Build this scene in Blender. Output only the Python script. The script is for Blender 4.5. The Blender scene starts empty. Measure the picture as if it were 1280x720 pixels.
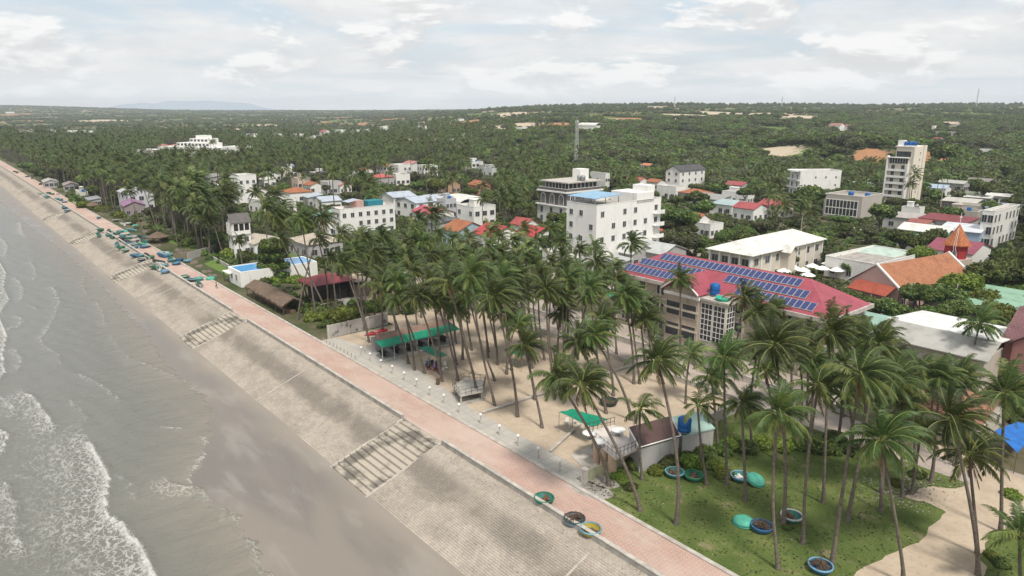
import bpy, math, random
import numpy as np
from mathutils import Vector, Matrix
random.seed(7); rng = np.random.default_rng(11)
scene = bpy.context.scene
COL = scene.collection
pi = math.pi
# ---------------------------------------------------------------- camera frame of reference
HC, FPX, PIT = 38.0, 870.0, math.radians(14.3)
CA, SA = 0.641, -0.7676          # s axis (along the shore, towards the viewer); v axis = inland
ANG = math.atan2(SA, CA)
def W(s, v, z=0.0):
    return Vector((s*CA - v*SA, 64.8 + s*SA + v*CA, z))
def SV(x, y):
    y = y - 64.8
    return x*CA + y*SA, -x*SA + y*CA
def smooth(a, b, x):
    t = np.clip((x-a)/(b-a), 0, 1); return t*t*(3-2*t)
def wob(x, y, f, k=0):
    return (np.sin(x*f+1.3+k)*np.cos(y*f*1.17+.7-k)+.5*np.sin(x*f*2.3-y*f*1.9+k*2+2)+.3*np.cos(x*f*4.1+y*f*3.7+k))/1.8
BANKS = [(236, 450, 24, 11), (272, 441, 22, 10)]
def tzn(x, y):
    x = np.asarray(x, float); y = np.asarray(y, float)
    a = x/np.maximum(y, 50)
    zr = np.interp(y, [0, 380, 500, 700, 1000, 1500, 2100, 3000, 9000], [0, 0, 4, 12, 23.5, 38, 50, 50, 20])
    zl = np.interp(y, [0, 1000, 1800, 3000, 4500, 5600, 9000], [0, 0, 6, 20, 33, 36, 10])
    zl = zl*(1 + 1.05*smooth(-.42, -.74, a)*smooth(2500, 4500, y))
    w = smooth(-.28, .12, a)
    z = zl*(1-w) + zr*w
    vv_ = -x*SA + (y-64.8)*CA; z = z*smooth(0, 150, vv_)
    amp = smooth(0, 150, vv_)*smooth(500, 1100, y)*4.0 + smooth(0, 150, vv_)*smooth(2500, 5000, y)*2
    for bx_, by_, w_, h_ in BANKS: z = z + h_*np.exp(-((x-bx_)/w_)**2)*smooth(by_-7, by_+9, y)*(1-smooth(by_+50, by_+230, y))
    z = z + amp*wob(x, y, .0065) + amp*.4*wob(x, y, .021, 2)*(1-smooth(1500, 2500, y))
    return z
def ztoe(v):
    if v > 0: return 0.
    if v > -1.3: return -.15
    if v > -9.7: return -.15 + (v+1.3)*3.0/8.4
    return sand_z(v)
def sand_z(v): return -3.2 - (-10 - v)*.012
def tz(x, y):
    s, v = SV(x, y)
    if v < 5: return ztoe(v)
    return float(tzn(x, y))
CPT, SPT = math.cos(PIT), math.sin(PIT)
def ray(px, py):
    x = (px-640)/FPX; y = (360-py)/FPX
    return x, CPT + y*SPT, -SPT + y*CPT
def P(px, py, z=0.):
    dx, dy, dz = ray(px, py); t = (z-HC)/dz
    return Vector((dx*t, dy*t, z))
def at(px, py, h=0.):
    """point seen at that pixel of the photograph which is h above the terrain"""
    dx, dy, dz = ray(px, py); t = 20.
    f = lambda t: HC + dz*t - h - tz(dx*t, dy*t)
    while f(t) > 0 and t < 7000: t *= 1.01
    lo, hi = t/1.01, t
    for _ in range(25):
        m = (lo+hi)/2
        if f(m) > 0: lo = m
        else: hi = m
    return Vector((dx*lo, dy*lo, HC+dz*lo))
def proj(x, y, z):
    x = np.asarray(x, float); y = np.asarray(y, float); dz = np.asarray(z, float)-HC
    d = y*CPT - dz*SPT; u = y*SPT + dz*CPT
    return 640 + FPX*x/d, 360 - FPX*u/d, d
def zrow(x, y, py):
    """height at which (x, y) is seen on image row py"""
    k = (360-py)/FPX
    return HC + y*(k*CPT - SPT)/(CPT + k*SPT)
# ---------------------------------------------------------------- mesh builder
class MB:
    def __init__(s): s.v = []; s.f = []; s.m = []; s.sm = []
    def add(s, vs, fs, m=0, smooth=False):
        n = len(s.v); s.v += [tuple(p) for p in vs]
        for f in fs: s.f.append(tuple(i+n for i in f)); s.m.append(m); s.sm.append(smooth)
    def box(s, x0, x1, y0, y1, z0, z1, m=0):
        vs = [(x, y, z) for z in (z0, z1) for y in (y0, y1) for x in (x0, x1)]
        s.add(vs, [(0, 2, 3, 1), (4, 5, 7, 6), (0, 1, 5, 4), (2, 6, 7, 3), (0, 4, 6, 2), (1, 3, 7, 5)], m)
    def prism(s, poly, z0, z1, m=0, mt=None):
        n = len(poly); vs = [(x, y, z0) for x, y in poly] + [(x, y, z1) for x, y in poly]
        s.add(vs, [tuple(range(n))[::-1]] + [(i, (i+1) % n, (i+1) % n+n, i+n) for i in range(n)], m)
        s.add(vs, [tuple(range(n, 2*n))], m if mt is None else mt)
    def slab(s, quad, t, m=0):
        """thick panel: quad of 3D points (top face), thickness t downwards"""
        n = len(quad); vs = [tuple(p) for p in quad] + [(p[0], p[1], p[2]-t) for p in quad]
        s.add(vs, [tuple(range(n)), tuple(range(n, 2*n))[::-1]] + [(i, i+n, (i+1) % n+n, (i+1) % n) for i in range(n)], m)
    def tube(s, pts, rad, n=8, m=0, cap=True, smooth=True):
        pts = [Vector(p) for p in pts]; R = rad if hasattr(rad, '__len__') else [rad]*len(pts)
        vs = []; fs = []
        ref = Vector((0, 1, 0))
        for i, p in enumerate(pts):
            t = (pts[min(i+1, len(pts)-1)] - pts[max(i-1, 0)]).normalized()
            a = t.cross(ref) if abs(t.dot(ref)) < .95 else t.cross(Vector((1, 0, 0)))
            a.normalize(); b = t.cross(a)
            for k in range(n):
                q = 2*pi*k/n; vs.append(p + (a*math.cos(q) + b*math.sin(q))*R[i])
        for i in range(len(pts)-1):
            for k in range(n):
                fs.append((i*n+k, i*n+(k+1) % n, (i+1)*n+(k+1) % n, (i+1)*n+k))
        s.add(vs, fs, m, smooth)
        if cap:
            s.add(vs[:n], [tuple(range(n))[::-1]], m); s.add(vs[-n:], [tuple(range(n))], m)
    def lathe(s, prof, n=20, c=(0, 0, 0), m=0, sx=1, sy=1, smooth=True):
        vs = [(c[0]+r*math.cos(2*pi*k/n)*sx, c[1]+r*math.sin(2*pi*k/n)*sy, c[2]+z) for r, z in prof for k in range(n)]
        fs = [(i*n+k, i*n+(k+1) % n, (i+1)*n+(k+1) % n, (i+1)*n+k) for i in range(len(prof)-1) for k in range(n)]
        s.add(vs, fs, m, smooth)
    def mesh(s, name, mats):
        me = bpy.data.meshes.new(name); me.from_pydata(s.v, [], s.f)
        for mt in (mats if isinstance(mats, (list, tuple)) else [mats]): me.materials.append(mt)
        me.polygons.foreach_set('material_index', s.m); me.polygons.foreach_set('use_smooth', s.sm)
        me.update(); return me
    def build(s, name, mats, parent=None, **k):
        return obj(name, s.mesh(name, mats), parent, **k)
def obj(name, me, parent=None, loc=None, rz=0, scale=None):
    o = bpy.data.objects.new(name, me); COL.objects.link(o)
    if parent: o.parent = parent
    if loc is not None: o.location = loc
    if rz: o.rotation_euler = (0, 0, rz)
    if scale is not None: o.scale = (scale,)*3 if not hasattr(scale, '__len__') else scale
    return o
def tag(o, label=None, cat=None, group=None, kind=None):
    if label: o['label'] = label
    if cat: o['category'] = cat
    if group: o['group'] = group
    if kind: o['kind'] = kind
    return o
def thing(name, label, cat, loc=(0, 0, 0), rz=0, group=None):
    o = bpy.data.objects.new(name, None); COL.objects.link(o); o.location = loc; o.rotation_euler = (0, 0, rz)
    o.empty_display_size = .5
    return tag(o, label, cat, group)
def site(name, label, cat, s=0, v=0, z=0, group=None, rz=0):
    return thing(name, label, cat, W(s, v, z), ANG+rz, group)
def np_mesh(name, V, F, mats, mi=None, attr=None, smooth=False):
    """V n x 3, F m x 4 (quads) numpy"""
    me = bpy.data.meshes.new(name); k = F.shape[1]
    me.vertices.add(len(V)); me.vertices.foreach_set('co', V.astype(np.float32).ravel())
    me.loops.add(F.size); me.loops.foreach_set('vertex_index', F.astype(np.int32).ravel())
    me.polygons.add(len(F)); me.polygons.foreach_set('loop_start', np.arange(0, F.size, k, dtype=np.int32))
    if mi is not None: me.polygons.foreach_set('material_index', mi.astype(np.int32))
    if smooth: me.polygons.foreach_set('use_smooth', np.ones(len(F), bool))
    for mt in (mats if isinstance(mats, (list, tuple)) else [mats]): me.materials.append(mt)
    for nm, (dom, arr) in (attr or {}).items():
        a = me.attributes.new(nm, 'FLOAT', dom); a.data.foreach_set('value', arr.astype(np.float32))
    me.update(calc_edges=True); me.validate(); return me
# ---------------------------------------------------------------- materials
class NT:
    def __init__(s, name):
        s.mat = bpy.data.materials.new(name); s.mat.use_nodes = True; s.t = s.mat.node_tree
        s.n = s.t.nodes; s.b = s.n['Principled BSDF']; s.tc = s.n.new('ShaderNodeTexCoord'); s.co = s.tc.outputs['Object']
    def l(s, a, b): s.t.links.new(a, b)
    def put(s, inp, val):
        if isinstance(val, bpy.types.NodeSocket): s.l(val, inp)
        elif hasattr(val, '__len__'): inp.default_value = tuple(val)+((1,) if len(val) == 3 and inp.type == 'RGBA' else ())
        else: inp.default_value = val
    def mapping(s, scale=(1, 1, 1), rot=(0, 0, 0), loc=(0, 0, 0)):
        m = s.n.new('ShaderNodeMapping'); s.l(s.co, m.inputs[0]); m.inputs['Scale'].default_value = scale
        m.inputs['Rotation'].default_value = rot; m.inputs['Location'].default_value = loc; return m.outputs[0]
    def noise(s, scale, detail=4, rough=.55, co=None, dist=0):
        n = s.n.new('ShaderNodeTexNoise'); s.l(co or s.co, n.inputs['Vector']); n.inputs['Scale'].default_value = scale
        n.inputs['Detail'].default_value = detail; n.inputs['Roughness'].default_value = rough; n.inputs['Distortion'].default_value = dist
        return n.outputs['Fac']
    def ramp(s, fac, a, b):
        m = s.n.new('ShaderNodeMapRange'); m.interpolation_type = 'SMOOTHSTEP'; s.l(fac, m.inputs[0]); m.inputs[1].default_value = a; m.inputs[2].default_value = b
        return m.outputs[0]
    def math(s, op, a, b=0.):
        m = s.n.new('ShaderNodeMath'); m.operation = op; s.put(m.inputs[0], a); s.put(m.inputs[1], b); return m.outputs[0]
    def mix(s, fac, a, b, mode='MIX'):
        m = s.n.new('ShaderNodeMix'); m.data_type = 'RGBA'; m.blend_type = mode
        s.put(m.inputs[0], fac); s.put(m.inputs[6], a); s.put(m.inputs[7], b); return m.outputs[2]
    def attr(s, name):
        a = s.n.new('ShaderNodeAttribute'); a.attribute_name = name; return a.outputs['Fac']
    def rand(s): return s.n.new('ShaderNodeObjectInfo').outputs['Random']
    def sep(s, co=None):
        m = s.n.new('ShaderNodeSeparateXYZ'); s.l(co or s.co, m.inputs[0]); return m.outputs
    def bump(s, h, strength=.3, dist=.05):
        b = s.n.new('ShaderNodeBump'); s.l(h, b.inputs['Height']); b.inputs['Strength'].default_value = strength
        b.inputs['Distance'].default_value = dist; s.l(b.outputs[0], s.b.inputs['Normal'])
    def out(s, col, rough=.8, spec=.3, metal=0):
        s.put(s.b.inputs['Base Color'], col); s.put(s.b.inputs['Roughness'], rough)
        s.b.inputs['Specular IOR Level'].default_value = spec; s.b.inputs['Metallic'].default_value = metal
        return s.mat
def pm(name, c1, c2=None, rough=.8, scale=.6, lo=.35, hi=.65, bump=0, bs=8, spec=.3, rnd=0, stretch=(1, 1, 1), metal=0, fine=.12):
    t = NT(name); c2 = c2 or tuple(c*.78 for c in c1)
    co = t.mapping(stretch)
    c = t.mix(t.ramp(t.noise(scale, 5, .6, co), lo, hi), c1, c2)
    if fine: c = t.mix(t.math('MULTIPLY', t.noise(scale*9, 3, .6, co), fine*2), c, tuple(x*.6 for x in c1), 'MIX')
    if rnd:
        r = t.math('MULTIPLY_ADD', t.rand(), rnd*2); r.node.inputs[2].default_value = 1-rnd
        v = t.n.new('ShaderNodeHueSaturation'); t.l(c, v.inputs['Color']); t.l(r, v.inputs['Value']); c = v.outputs[0]
    if bump: t.bump(t.noise(bs, 4), bump)
    return t.out(c, rough, spec, metal)
def srgb(r, g, b):
    f = lambda c: (c/255/12.92) if c < 11 else ((c/255+.055)/1.055)**2.4
    return (f(r), f(g), f(b))
_wc = {}
def wallm(c):
    """painted render: given base colour, faint streaks of dirt"""
    k = tuple(round(x, 3) for x in c)
    if k in _wc: return _wc[k]
    t = NT('painted_wall')
    n = t.ramp(t.noise(.9, 6, .65, t.mapping((1, 1, .22))), .5, .78)
    n2 = t.ramp(t.noise(.25, 3), .35, .7)
    col = t.mix(t.math('MULTIPLY', n, .6), c, tuple(x*.5 for x in c)); col = t.mix(t.math('MULTIPLY', n2, .25), col, tuple(x*.8 for x in c))
    t.bump(t.noise(14, 3), .1)
    _wc[k] = t.out(col, .75, .25); return _wc[k]
_rc = {}
def roofm(c, kind='sheet', rot=0):
    k = (tuple(round(x, 3) for x in c), kind, rot)
    if k in _rc: return _rc[k]
    t = NT(kind+'_roofing'); co = t.mapping(rot=(0, 0, rot))
    col = t.mix(t.ramp(t.noise(.5, 6, .65), .4, .75), c, tuple(x*.68 for x in c))
    w = t.n.new('ShaderNodeTexWave'); t.l(co, w.inputs[0]); w.inputs['Scale'].default_value = .8 if kind == 'sheet' else 1.1
    if kind == 'tile':
        b = t.n.new('ShaderNodeTexBrick'); t.l(co, b.inputs[0]); b.inputs['Scale'].default_value = 1
        b.inputs['Brick Width'].default_value = .45; b.inputs['Row Height'].default_value = .4; b.inputs['Mortar Size'].default_value = .04
        b.inputs['Color1'].default_value = (1, 1, 1, 1); b.inputs['Color2'].default_value = (.75, .75, .75, 1); b.inputs['Mortar'].default_value = (.5, .5, .5, 1)
        col = t.mix(.8, col, b.outputs['Color'], 'MULTIPLY')
        col = t.mix(t.ramp(t.noise(3, 4), .45, .7), col, t.mix(.35, col, (.1, .06, .04)))
    t.bump(w.outputs['Fac'], .25, .05)
    _rc[k] = t.out(col, .5 if kind == 'sheet' else .8, .35); return _rc[k]
def leafm(name, c1, c2, ctip):
    t = NT(name); tone = t.attr('tone')
    col = t.mix(tone, c1, c2); col = t.mix(t.attr('tip'), col, ctip)
    h = t.n.new('ShaderNodeHueSaturation'); t.l(col, h.inputs['Color'])
    r = t.math('MULTIPLY_ADD', t.rand(), .8); r.node.inputs[2].default_value = .62; t.l(r, h.inputs['Value'])
    r2 = t.math('MULTIPLY_ADD', t.rand(), .05); r2.node.inputs[2].default_value = .475; t.l(r2, h.inputs['Hue'])
    col = h.outputs[0]; t.out(col, .5, .35)
    tr = t.n.new('ShaderNodeBsdfTranslucent'); t.l(col, tr.inputs[0]); mx = t.n.new('ShaderNodeMixShader'); mx.inputs[0].default_value = .28
    t.l(t.b.outputs[0], mx.inputs[1]); t.l(tr.outputs[0], mx.inputs[2]); t.l(mx.outputs[0], t.n['Material Output'].inputs[0])
    return t.mat
M = {}
M['white'] = wallm((.78, .77, .74)); M['cream'] = wallm((.62, .56, .46)); M['beige'] = wallm((.45, .38, .31)); M['grey'] = wallm((.38, .37, .36))
M['concrete'] = pm('weathered_concrete', (.42, .39, .35), (.27, .25, .22), .9, .7, bump=.2)
M['lconcrete'] = pm('pale_concrete', (.55, .51, .46), (.38, .35, .31), .9, .9, bump=.2)
M['glass'] = pm('dark_window_glass', (.03, .035, .045), (.06, .065, .07), .15, 1, spec=.6, fine=0)
M['frame'] = pm('window_frame_paint', (.6, .6, .58), rough=.5)
M['dark'] = pm('dark_opening', (.035, .03, .028), rough=.9)
M['steel'] = pm('galvanised_steel', (.35, .36, .37), rough=.45, metal=.6)
M['dsteel'] = pm('dark_steel', (.08, .08, .085), rough=.5, metal=.4)
M['wood'] = pm('worn_wood', (.16, .11, .07), (.09, .065, .045), .85, 2)
M['greentarp'] = pm('green_tarpaulin', (.01, .26, .15), (.008, .19, .11), .6, .8, bump=.3, bs=2)
M['bluetank'] = pm('blue_plastic', (.01, .12, .38), (.01, .09, .28), .4, 1)
M['bluetarp'] = pm('blue_tarpaulin', (.02, .17, .55), (.015, .12, .4), .55, .8, bump=.3, bs=2)
M['mint'] = pm('mint_plastic', (.03, .42, .28), rough=.5)
M['trunk'] = None
t = NT('palm_bark'); zz = t.sep()[2]
w = t.math('SINE', t.math('MULTIPLY', zz, 34.)); col = t.mix(t.ramp(t.noise(3, 5, .7), .35, .7), (.17, .14, .115), (.075, .06, .05))
col = t.mix(t.math('MULTIPLY', t.ramp(w, -.2, .9), .35), col, (.25, .215, .18)); t.bump(w, .4, .03); M['trunk'] = t.out(col, .9)
M['bark'] = pm('tree_bark', (.12, .095, .07), (.06, .05, .04), .95, 3, bump=.4)
M['rachis'] = pm('palm_rachis', (.22, .24, .06), (.13, .17, .05), .6, 2, fine=0)
M['deadfrond'] = pm('dry_frond', (.22, .15, .075), (.13, .09, .05), .9, 2, fine=0)
M['nut'] = pm('coconut_husk', (.10, .13, .03), (.16, .11, .04), .6, 3, fine=0)
M['palm'] = leafm('palm_leaflets', (.021, .048, .012), (.072, .115, .024), (.23, .24, .06))
M['leaf'] = leafm('tree_leaves', (.030, .062, .015), (.105, .15, .033), (.20, .23, .05))
M['lime'] = leafm('lime_leaves', (.07, .115, .016), (.17, .23, .03), (.27, .31, .05))
M['olive'] = leafm('olive_leaves', (.055, .07, .03), (.11, .125, .05), (.17, .17, .085))
M['rust'] = pm('rusty_metal', (.18, .09, .05), (.1, .06, .04), .9, 4)
# ================================================================ TERRAIN
SCARS = []   # (x, y, radius, kind) bare soil; 0 orange, 1 pale sand, 2 meadow
for px, py, r, k in [(1088, 192, 8, 0), (1098, 205, 9, 0), (1165, 207, 8, 0), (1180, 213, 8, 0), (1195, 214, 7, 0), (1225, 202, 6, 0), (1045, 176, 9, 0), (1040, 188, 8, 0), (1262, 188, 10, 0), (1243, 178, 5, 0),
                     (215, 160, 30, 1), (232, 160, 30, 1), (268, 162, 32, 1), (285, 163, 28, 1), (438, 156, 40, 0), (455, 155, 28, 0), (495, 149, 36, 0), (410, 154, 30, 0), (20, 144, 60, 0), (110, 140, 70, 0), (130, 151, 45, 1), (30, 152, 35, 0), (420, 148, 60, 0),
                     (550, 174, 22, 1), (570, 170, 18, 1), (612, 177, 22, 1), (625, 173, 14, 1), (505, 175, 16, 1), (985, 199, 16, 2), (1000, 193, 14, 2), (965, 203, 10, 2), (1010, 187, 9, 2), (660, 158, 25, 1), (695, 160, 25, 1), (780, 152, 35, 1), (790, 148, 22, 0), (860, 147, 45, 1), (900, 142, 50, 1), (950, 143, 50, 1), (1000, 146, 30, 1), (1020, 172, 12, 1), (1250, 168, 14, 2), (1190, 180, 9, 1), (1200, 165, 16, 1), (700, 155, 20, 0), (840, 144, 22, 1), (740, 158, 16, 0),
                     (320, 158, 30, 1), (660, 155, 30, 1), (350, 172, 16, 1), (560, 156, 30, 0), (590, 152, 20, 0), (520, 155, 30, 1)]:
    p = at(px, py); SCARS.append((p.x, p.y, r, k))
rs_ = random.Random(17)
for k in range(46):
    yy = rs_.uniform(520, 1900); xx = yy*rs_.uniform(-.1, .72); SCARS.append((xx, yy, rs_.uniform(9, 26)*(.6+yy/1400), rs_.choice([2, 2, 2, 1])))
for k in range(40):
    yy = rs_.uniform(1100, 4500); xx = yy*rs_.uniform(-.75, .0); SCARS.append((xx, yy, rs_.uniform(20, 60), rs_.choice([2, 2, 1, 0])))
def grow(a, b, st, g):
    o = [a]; d = abs(st); sg = 1 if b > a else -1
    while (b-o[-1])*sg > 0: o.append(o[-1]+sg*d); d *= g
    return o
gs = grow(140, 0, 5, 1.0)[:-1] + grow(0, -130, 4, 1.0) + grow(-134, -7200, 4.2, 1.022); gs = grow(150, 1700, 8, 1.12)[::-1] + gs
gv = [5.55] + grow(8, 140, 4, 1.0) + grow(144, 6500, 4.2, 1.022)
gs = np.array(gs); gv = np.array(gv); GS, GV = np.meshgrid(gs, gv, indexing='ij')
GX = GS*CA - GV*SA; GY = 64.8 + GS*SA + GV*CA; GZ = tzn(GX, GY)
at_ = {k: np.zeros(GX.shape) for k in (0, 1, 2)}
for x, y, r, k in SCARS:
    d = np.hypot((GX-x)*.8, (GY-y)*.55) if y > 900 else np.hypot(GX-x, (GY-y)*.7)
    at_[k] = np.maximum(at_[k], np.clip(1.6-d/r, 0, 1))
def grid_faces(n, m):
    i, j = np.meshgrid(np.arange(n-1), np.arange(m-1), indexing='ij'); a = (i*m+j).ravel()
    return np.stack([a, a+m, a+m+1, a+1], 1)
t = NT('town_and_hill_ground')
co = t.co; n1 = t.noise(.06, 6, .65); n2 = t.noise(.9, 4, .7); n3 = t.noise(.011, 5, .6)
col = t.mix(t.ramp(n1, .38, .62), (.055, .075, .026), (.17, .14, .095)); col = t.mix(t.math('MULTIPLY', n2, .5), col, (.05, .06, .025))
hill = t.mix(t.ramp(n3, .4, .65), (.11, .135, .05), (.23, .205, .11)); far = t.ramp(t.sep()[1], 420., 800.)
hill = t.mix(t.ramp(t.noise(.03, 5), .5, .75), hill, (.04, .06, .025))
col = t.mix(far, col, hill)
br = t.noise(.14, 5, .7)
def spot(name, c, c2):
    global col
    f = t.ramp(t.math('ADD', t.attr(name), t.math('MULTIPLY', t.math('SUBTRACT', br, .5), 1.6)), .35, .6)
    col = t.mix(f, col, t.mix(t.ramp(n2, .35, .65), c, c2))
spot('meadow', (.09, .15, .03), (.12, .15, .045)); spot('sandy', (.55, .46, .35), (.4, .33, .24)); spot('soil', (.40, .20, .10), (.28, .16, .09))
t.bump(n2, .5, .3); t.out(col, .95, .1)
terr = obj('terrain', np_mesh('terrain', np.stack([GX, GY, GZ], -1).reshape(-1, 3), grid_faces(*GX.shape)[:, ::-1] if False else grid_faces(*GX.shape), t.mat,
           attr={'soil': ('POINT', at_[0].ravel()), 'sandy': ('POINT', at_[1].ravel()), 'meadow': ('POINT', at_[2].ravel())}, smooth=True))
tag(terr, kind='structure', label='green hills and town ground')
# far blue mountains
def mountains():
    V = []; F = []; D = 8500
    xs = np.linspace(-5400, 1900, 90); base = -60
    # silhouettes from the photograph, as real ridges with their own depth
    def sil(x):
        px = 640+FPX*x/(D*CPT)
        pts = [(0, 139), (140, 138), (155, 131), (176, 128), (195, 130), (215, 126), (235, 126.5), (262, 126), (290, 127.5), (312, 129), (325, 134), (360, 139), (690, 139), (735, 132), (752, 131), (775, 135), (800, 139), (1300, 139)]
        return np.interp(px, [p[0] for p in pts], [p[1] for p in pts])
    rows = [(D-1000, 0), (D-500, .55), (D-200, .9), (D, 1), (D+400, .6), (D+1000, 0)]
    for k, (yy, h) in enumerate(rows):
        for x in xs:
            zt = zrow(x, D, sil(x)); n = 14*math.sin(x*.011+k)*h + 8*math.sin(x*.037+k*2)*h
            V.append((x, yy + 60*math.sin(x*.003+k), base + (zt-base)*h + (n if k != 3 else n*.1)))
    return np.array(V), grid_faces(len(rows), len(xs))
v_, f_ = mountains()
tag(obj('mountains', np_mesh('mountains', v_, f_[:, ::-1], pm('mountain_haze_tint', (.30, .38, .47), (.34, .41, .50), .95, .002), smooth=True)), 'far mountain range tinted pale haze blue', kind='structure')  # pale blue of distance haze is put into the base colour
# land apron under and behind the hills down to the mountains
mb = MB(); mb.add([(-8100, 4500, -75), (8100, 4500, -75), (8100, 9800, -75), (-8100, 9800, -75)], [(0, 1, 2, 3)])
tag(mb.build('plain', t.mat), 'distant plain', kind='structure')

# ================================================================ COAST (frame: s along shore, v inland)
OR = dict(loc=W(0, 0), rz=ANG)
S0, S1 = 60., -1500.
def struct(name, mb, mats, label=None):
    o = mb.build(name, mats, **OR); return tag(o, label, kind='structure')
# waterline and breakers traced as points on the beach
def pl(pts, z=-3.9):
    o = []
    for q in pts:
        p = P(q[0], q[1], z); o.append(SV(p.x, p.y))
    return np.array(o)
WL = pl([(352, 745), (340, 720), (322, 690), (298, 652), (262, 628), (243, 606), (258, 575), (268, 535), (262, 505), (240, 485), (222, 472), (205, 452), (188, 425), (165, 400), (140, 372), (112, 345), (82, 318), (46, 290), (10, 262)])
WL = WL[np.argsort(WL[:, 0])]
def waterline(s): return np.interp(s, WL[:, 0], WL[:, 1], left=WL[0, 1], right=WL[-1, 1])
FO = [  # points, foam width to seaward, strength
 ([(205, 745), (190, 720), (182, 694), (170, 682), (158, 664), (136, 650), (135, 628), (139, 605), (133, 590), (122, 572), (116, 560)], 5.0, .95),
 ([(340, 722), (322, 690), (312, 664), (290, 643), (262, 626), (247, 614)], 1.1, .62),
 ([(245, 612), (232, 616), (215, 612)], 1.6, .85), ([(240, 606), (247, 590), (258, 574), (262, 556), (254, 552)], .5, .85),
 ([(33, 497), (42, 500), (52, 514), (62, 528), (70, 538)], 2.3, .95), ([(0, 400), (9, 425), (4, 445), (7, 470), (-4, 480)], 2.2, .95), ([(-4, 540), (12, 548), (4, 570), (-3, 580)], 2.0, .95),
 ([(-3, 655), (3, 668), (0, 690)], 1.8, .8),
 ([(48, 424), (58, 438), (74, 448), (77, 460)], .5, .62), ([(100, 473), (112, 478), (135, 492), (152, 506)], .35, .7), ([(160, 452), (185, 460), (208, 470), (232, 480), (250, 486), (262, 502)], .3, .62), ([(210, 540), (220, 541), (229, 541)], .45, .8),
 ([(268, 502), (270, 530), (282, 545), (286, 560)], .25, .5), ([(0, 330), (8, 345), (5, 362), (12, 378), (2, 392)], 2.2, .95), ([(26, 281), (28, 292), (31, 296)], 1.2, .8),
 ([(68, 362), (76, 382), (67, 405), (58, 420), (52, 428)], .8, .72), ([(22, 398), (30, 404), (24, 411), (14, 414)], .7, .8), ([(106, 348), (104, 360), (110, 372)], .4, .6), ([(38, 385), (48, 390)], .4, .6),
 ([(80, 560), (96, 590), (100, 630), (60, 700)], 2.5, .28), ([(140, 425), (152, 441), (163, 452)], .3, .5), ([(-60, 500), (-40, 560), (-55, 640), (-50, 720)], 4, .8), ([(8, 610), (22, 640), (18, 668), (30, 690)], 1.6, .8), ([(18, 440), (28, 452), (24, 466)], .8, .75), ([(0, 500), (14, 508), (22, 520)], 1.2, .8), ([(20, 350), (30, 362), (28, 378)], .9, .75), ([(40, 330), (46, 342), (44, 352)], .7, .7), ([(88, 505), (100, 515), (112, 530)], .5, .65), ([(2, 300), (10, 310), (8, 322)], 1., .8), ([(60, 640), (80, 655), (96, 680)], .9, .6), ([(150, 600), (165, 612), (172, 630)], .5, .55), ([(120, 380), (128, 392), (133, 408)], .4, .6), ([(-90, 300), (-60, 360), (-70, 420)], 4, .8)]
ss = np.array(grow(60, -112, .42, 1.0) + grow(-113, -820, .7, 1.02) + grow(-850, -7000, 40, 1.15)); vv = np.array(grow(-9.0, -84, .42, 1.0) + grow(-85, -4000, .7, 1.07))
S_, V_ = np.meshgrid(ss, vv, indexing='ij')
foam = np.zeros(S_.shape); crest = np.zeros(S_.shape); lace_ = np.zeros(S_.shape)
for pts, wd, st in FO:
    q = pl(pts); best = np.full(S_.shape, 1e9); side = np.zeros(S_.shape)
    lo = q.min(0)-wd*6-2; hi = q.max(0)+wd*6+2
    msk = (S_ > lo[0]) & (S_ < hi[0]) & (V_ > lo[1]) & (V_ < hi[1])
    ps, pv = S_[msk], V_[msk]; b = np.full(ps.shape, 1e9); sd = np.zeros(ps.shape)
    for a, c in zip(q[:-1], q[1:]):
        e = c-a; L = max(e@e, 1e-6); k = np.clip(((ps-a[0])*e[0]+(pv-a[1])*e[1])/L, 0, 1)
        cx, cy = a[0]+k*e[0], a[1]+k*e[1]; d = np.hypot(ps-cx, pv-cy); m = d < b
        b[m] = d[m]; sd[m] = (pv-cy)[m]
    wd = max(wd, .55); w_ = 0
    foam[msk] = np.maximum(foam[msk], st*np.exp(-(b/np.where(sd > 0, .12, max(.34, wd*.34)))**1.0)); lace_[msk] = np.maximum(lace_[msk], st*np.exp(-b/np.where(sd > 0, .15, wd*1.6)))
    crest[msk] = np.maximum(crest[msk], min(1, wd/1.5)*np.exp(-(b/(.45*np.where(sd > 0, .8, 2.2)))**2))
wl = waterline(S_)+.35*np.sin(S_*.9)+.2*np.sin(S_*2.3)
depth = wl - V_                      # >0 in the water
sz = -3.2-(-10-V_)*.012
rip = .035*np.sin(V_*1.15+S_*.25+2*np.sin(S_*.11))+.025*np.sin(V_*2.3-S_*.6+1.5*np.sin(S_*.23))+.02*np.sin(S_*1.7+V_*.5)
swell = .10*np.sin(V_*.33+S_*.03+1.2*np.sin(S_*.05))
amp = smooth(0, 9, depth)
Z_ = np.where(depth > 0, np.maximum(sz+.02+.10*smooth(0, 5, depth), -4.15) + amp*(rip+swell)+crest*.28*smooth(-.3, 1.2, depth), sz-.15-np.minimum(-depth, 3)*.2)
Z_ = np.where(V_ < -60, np.maximum(Z_, -4.2+rip+swell), Z_)
t = NT('murky_sea_water')
d_ = t.attr('depth'); f_ = t.attr('foam')
nA = t.noise(.35, 6, .7, t.mapping((1, .45, 1)), 1.2); nB = t.noise(2.6, 5, .75, t.mapping((.5, 1, 1)), .8)
base = t.mix(t.ramp(d_, 0., 10.), (.215, .19, .15), (.15, .146, .12)); base = t.mix(t.math('MULTIPLY', t.ramp(nA, .35, .7), .35), base, (.12, .125, .105))
nC = t.noise(2.1, 7, .72, t.mapping((.6, 1, 1), rot=(0, 0, .5)), 1.6); nD = t.noise(1.3, 4, .6)
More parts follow.
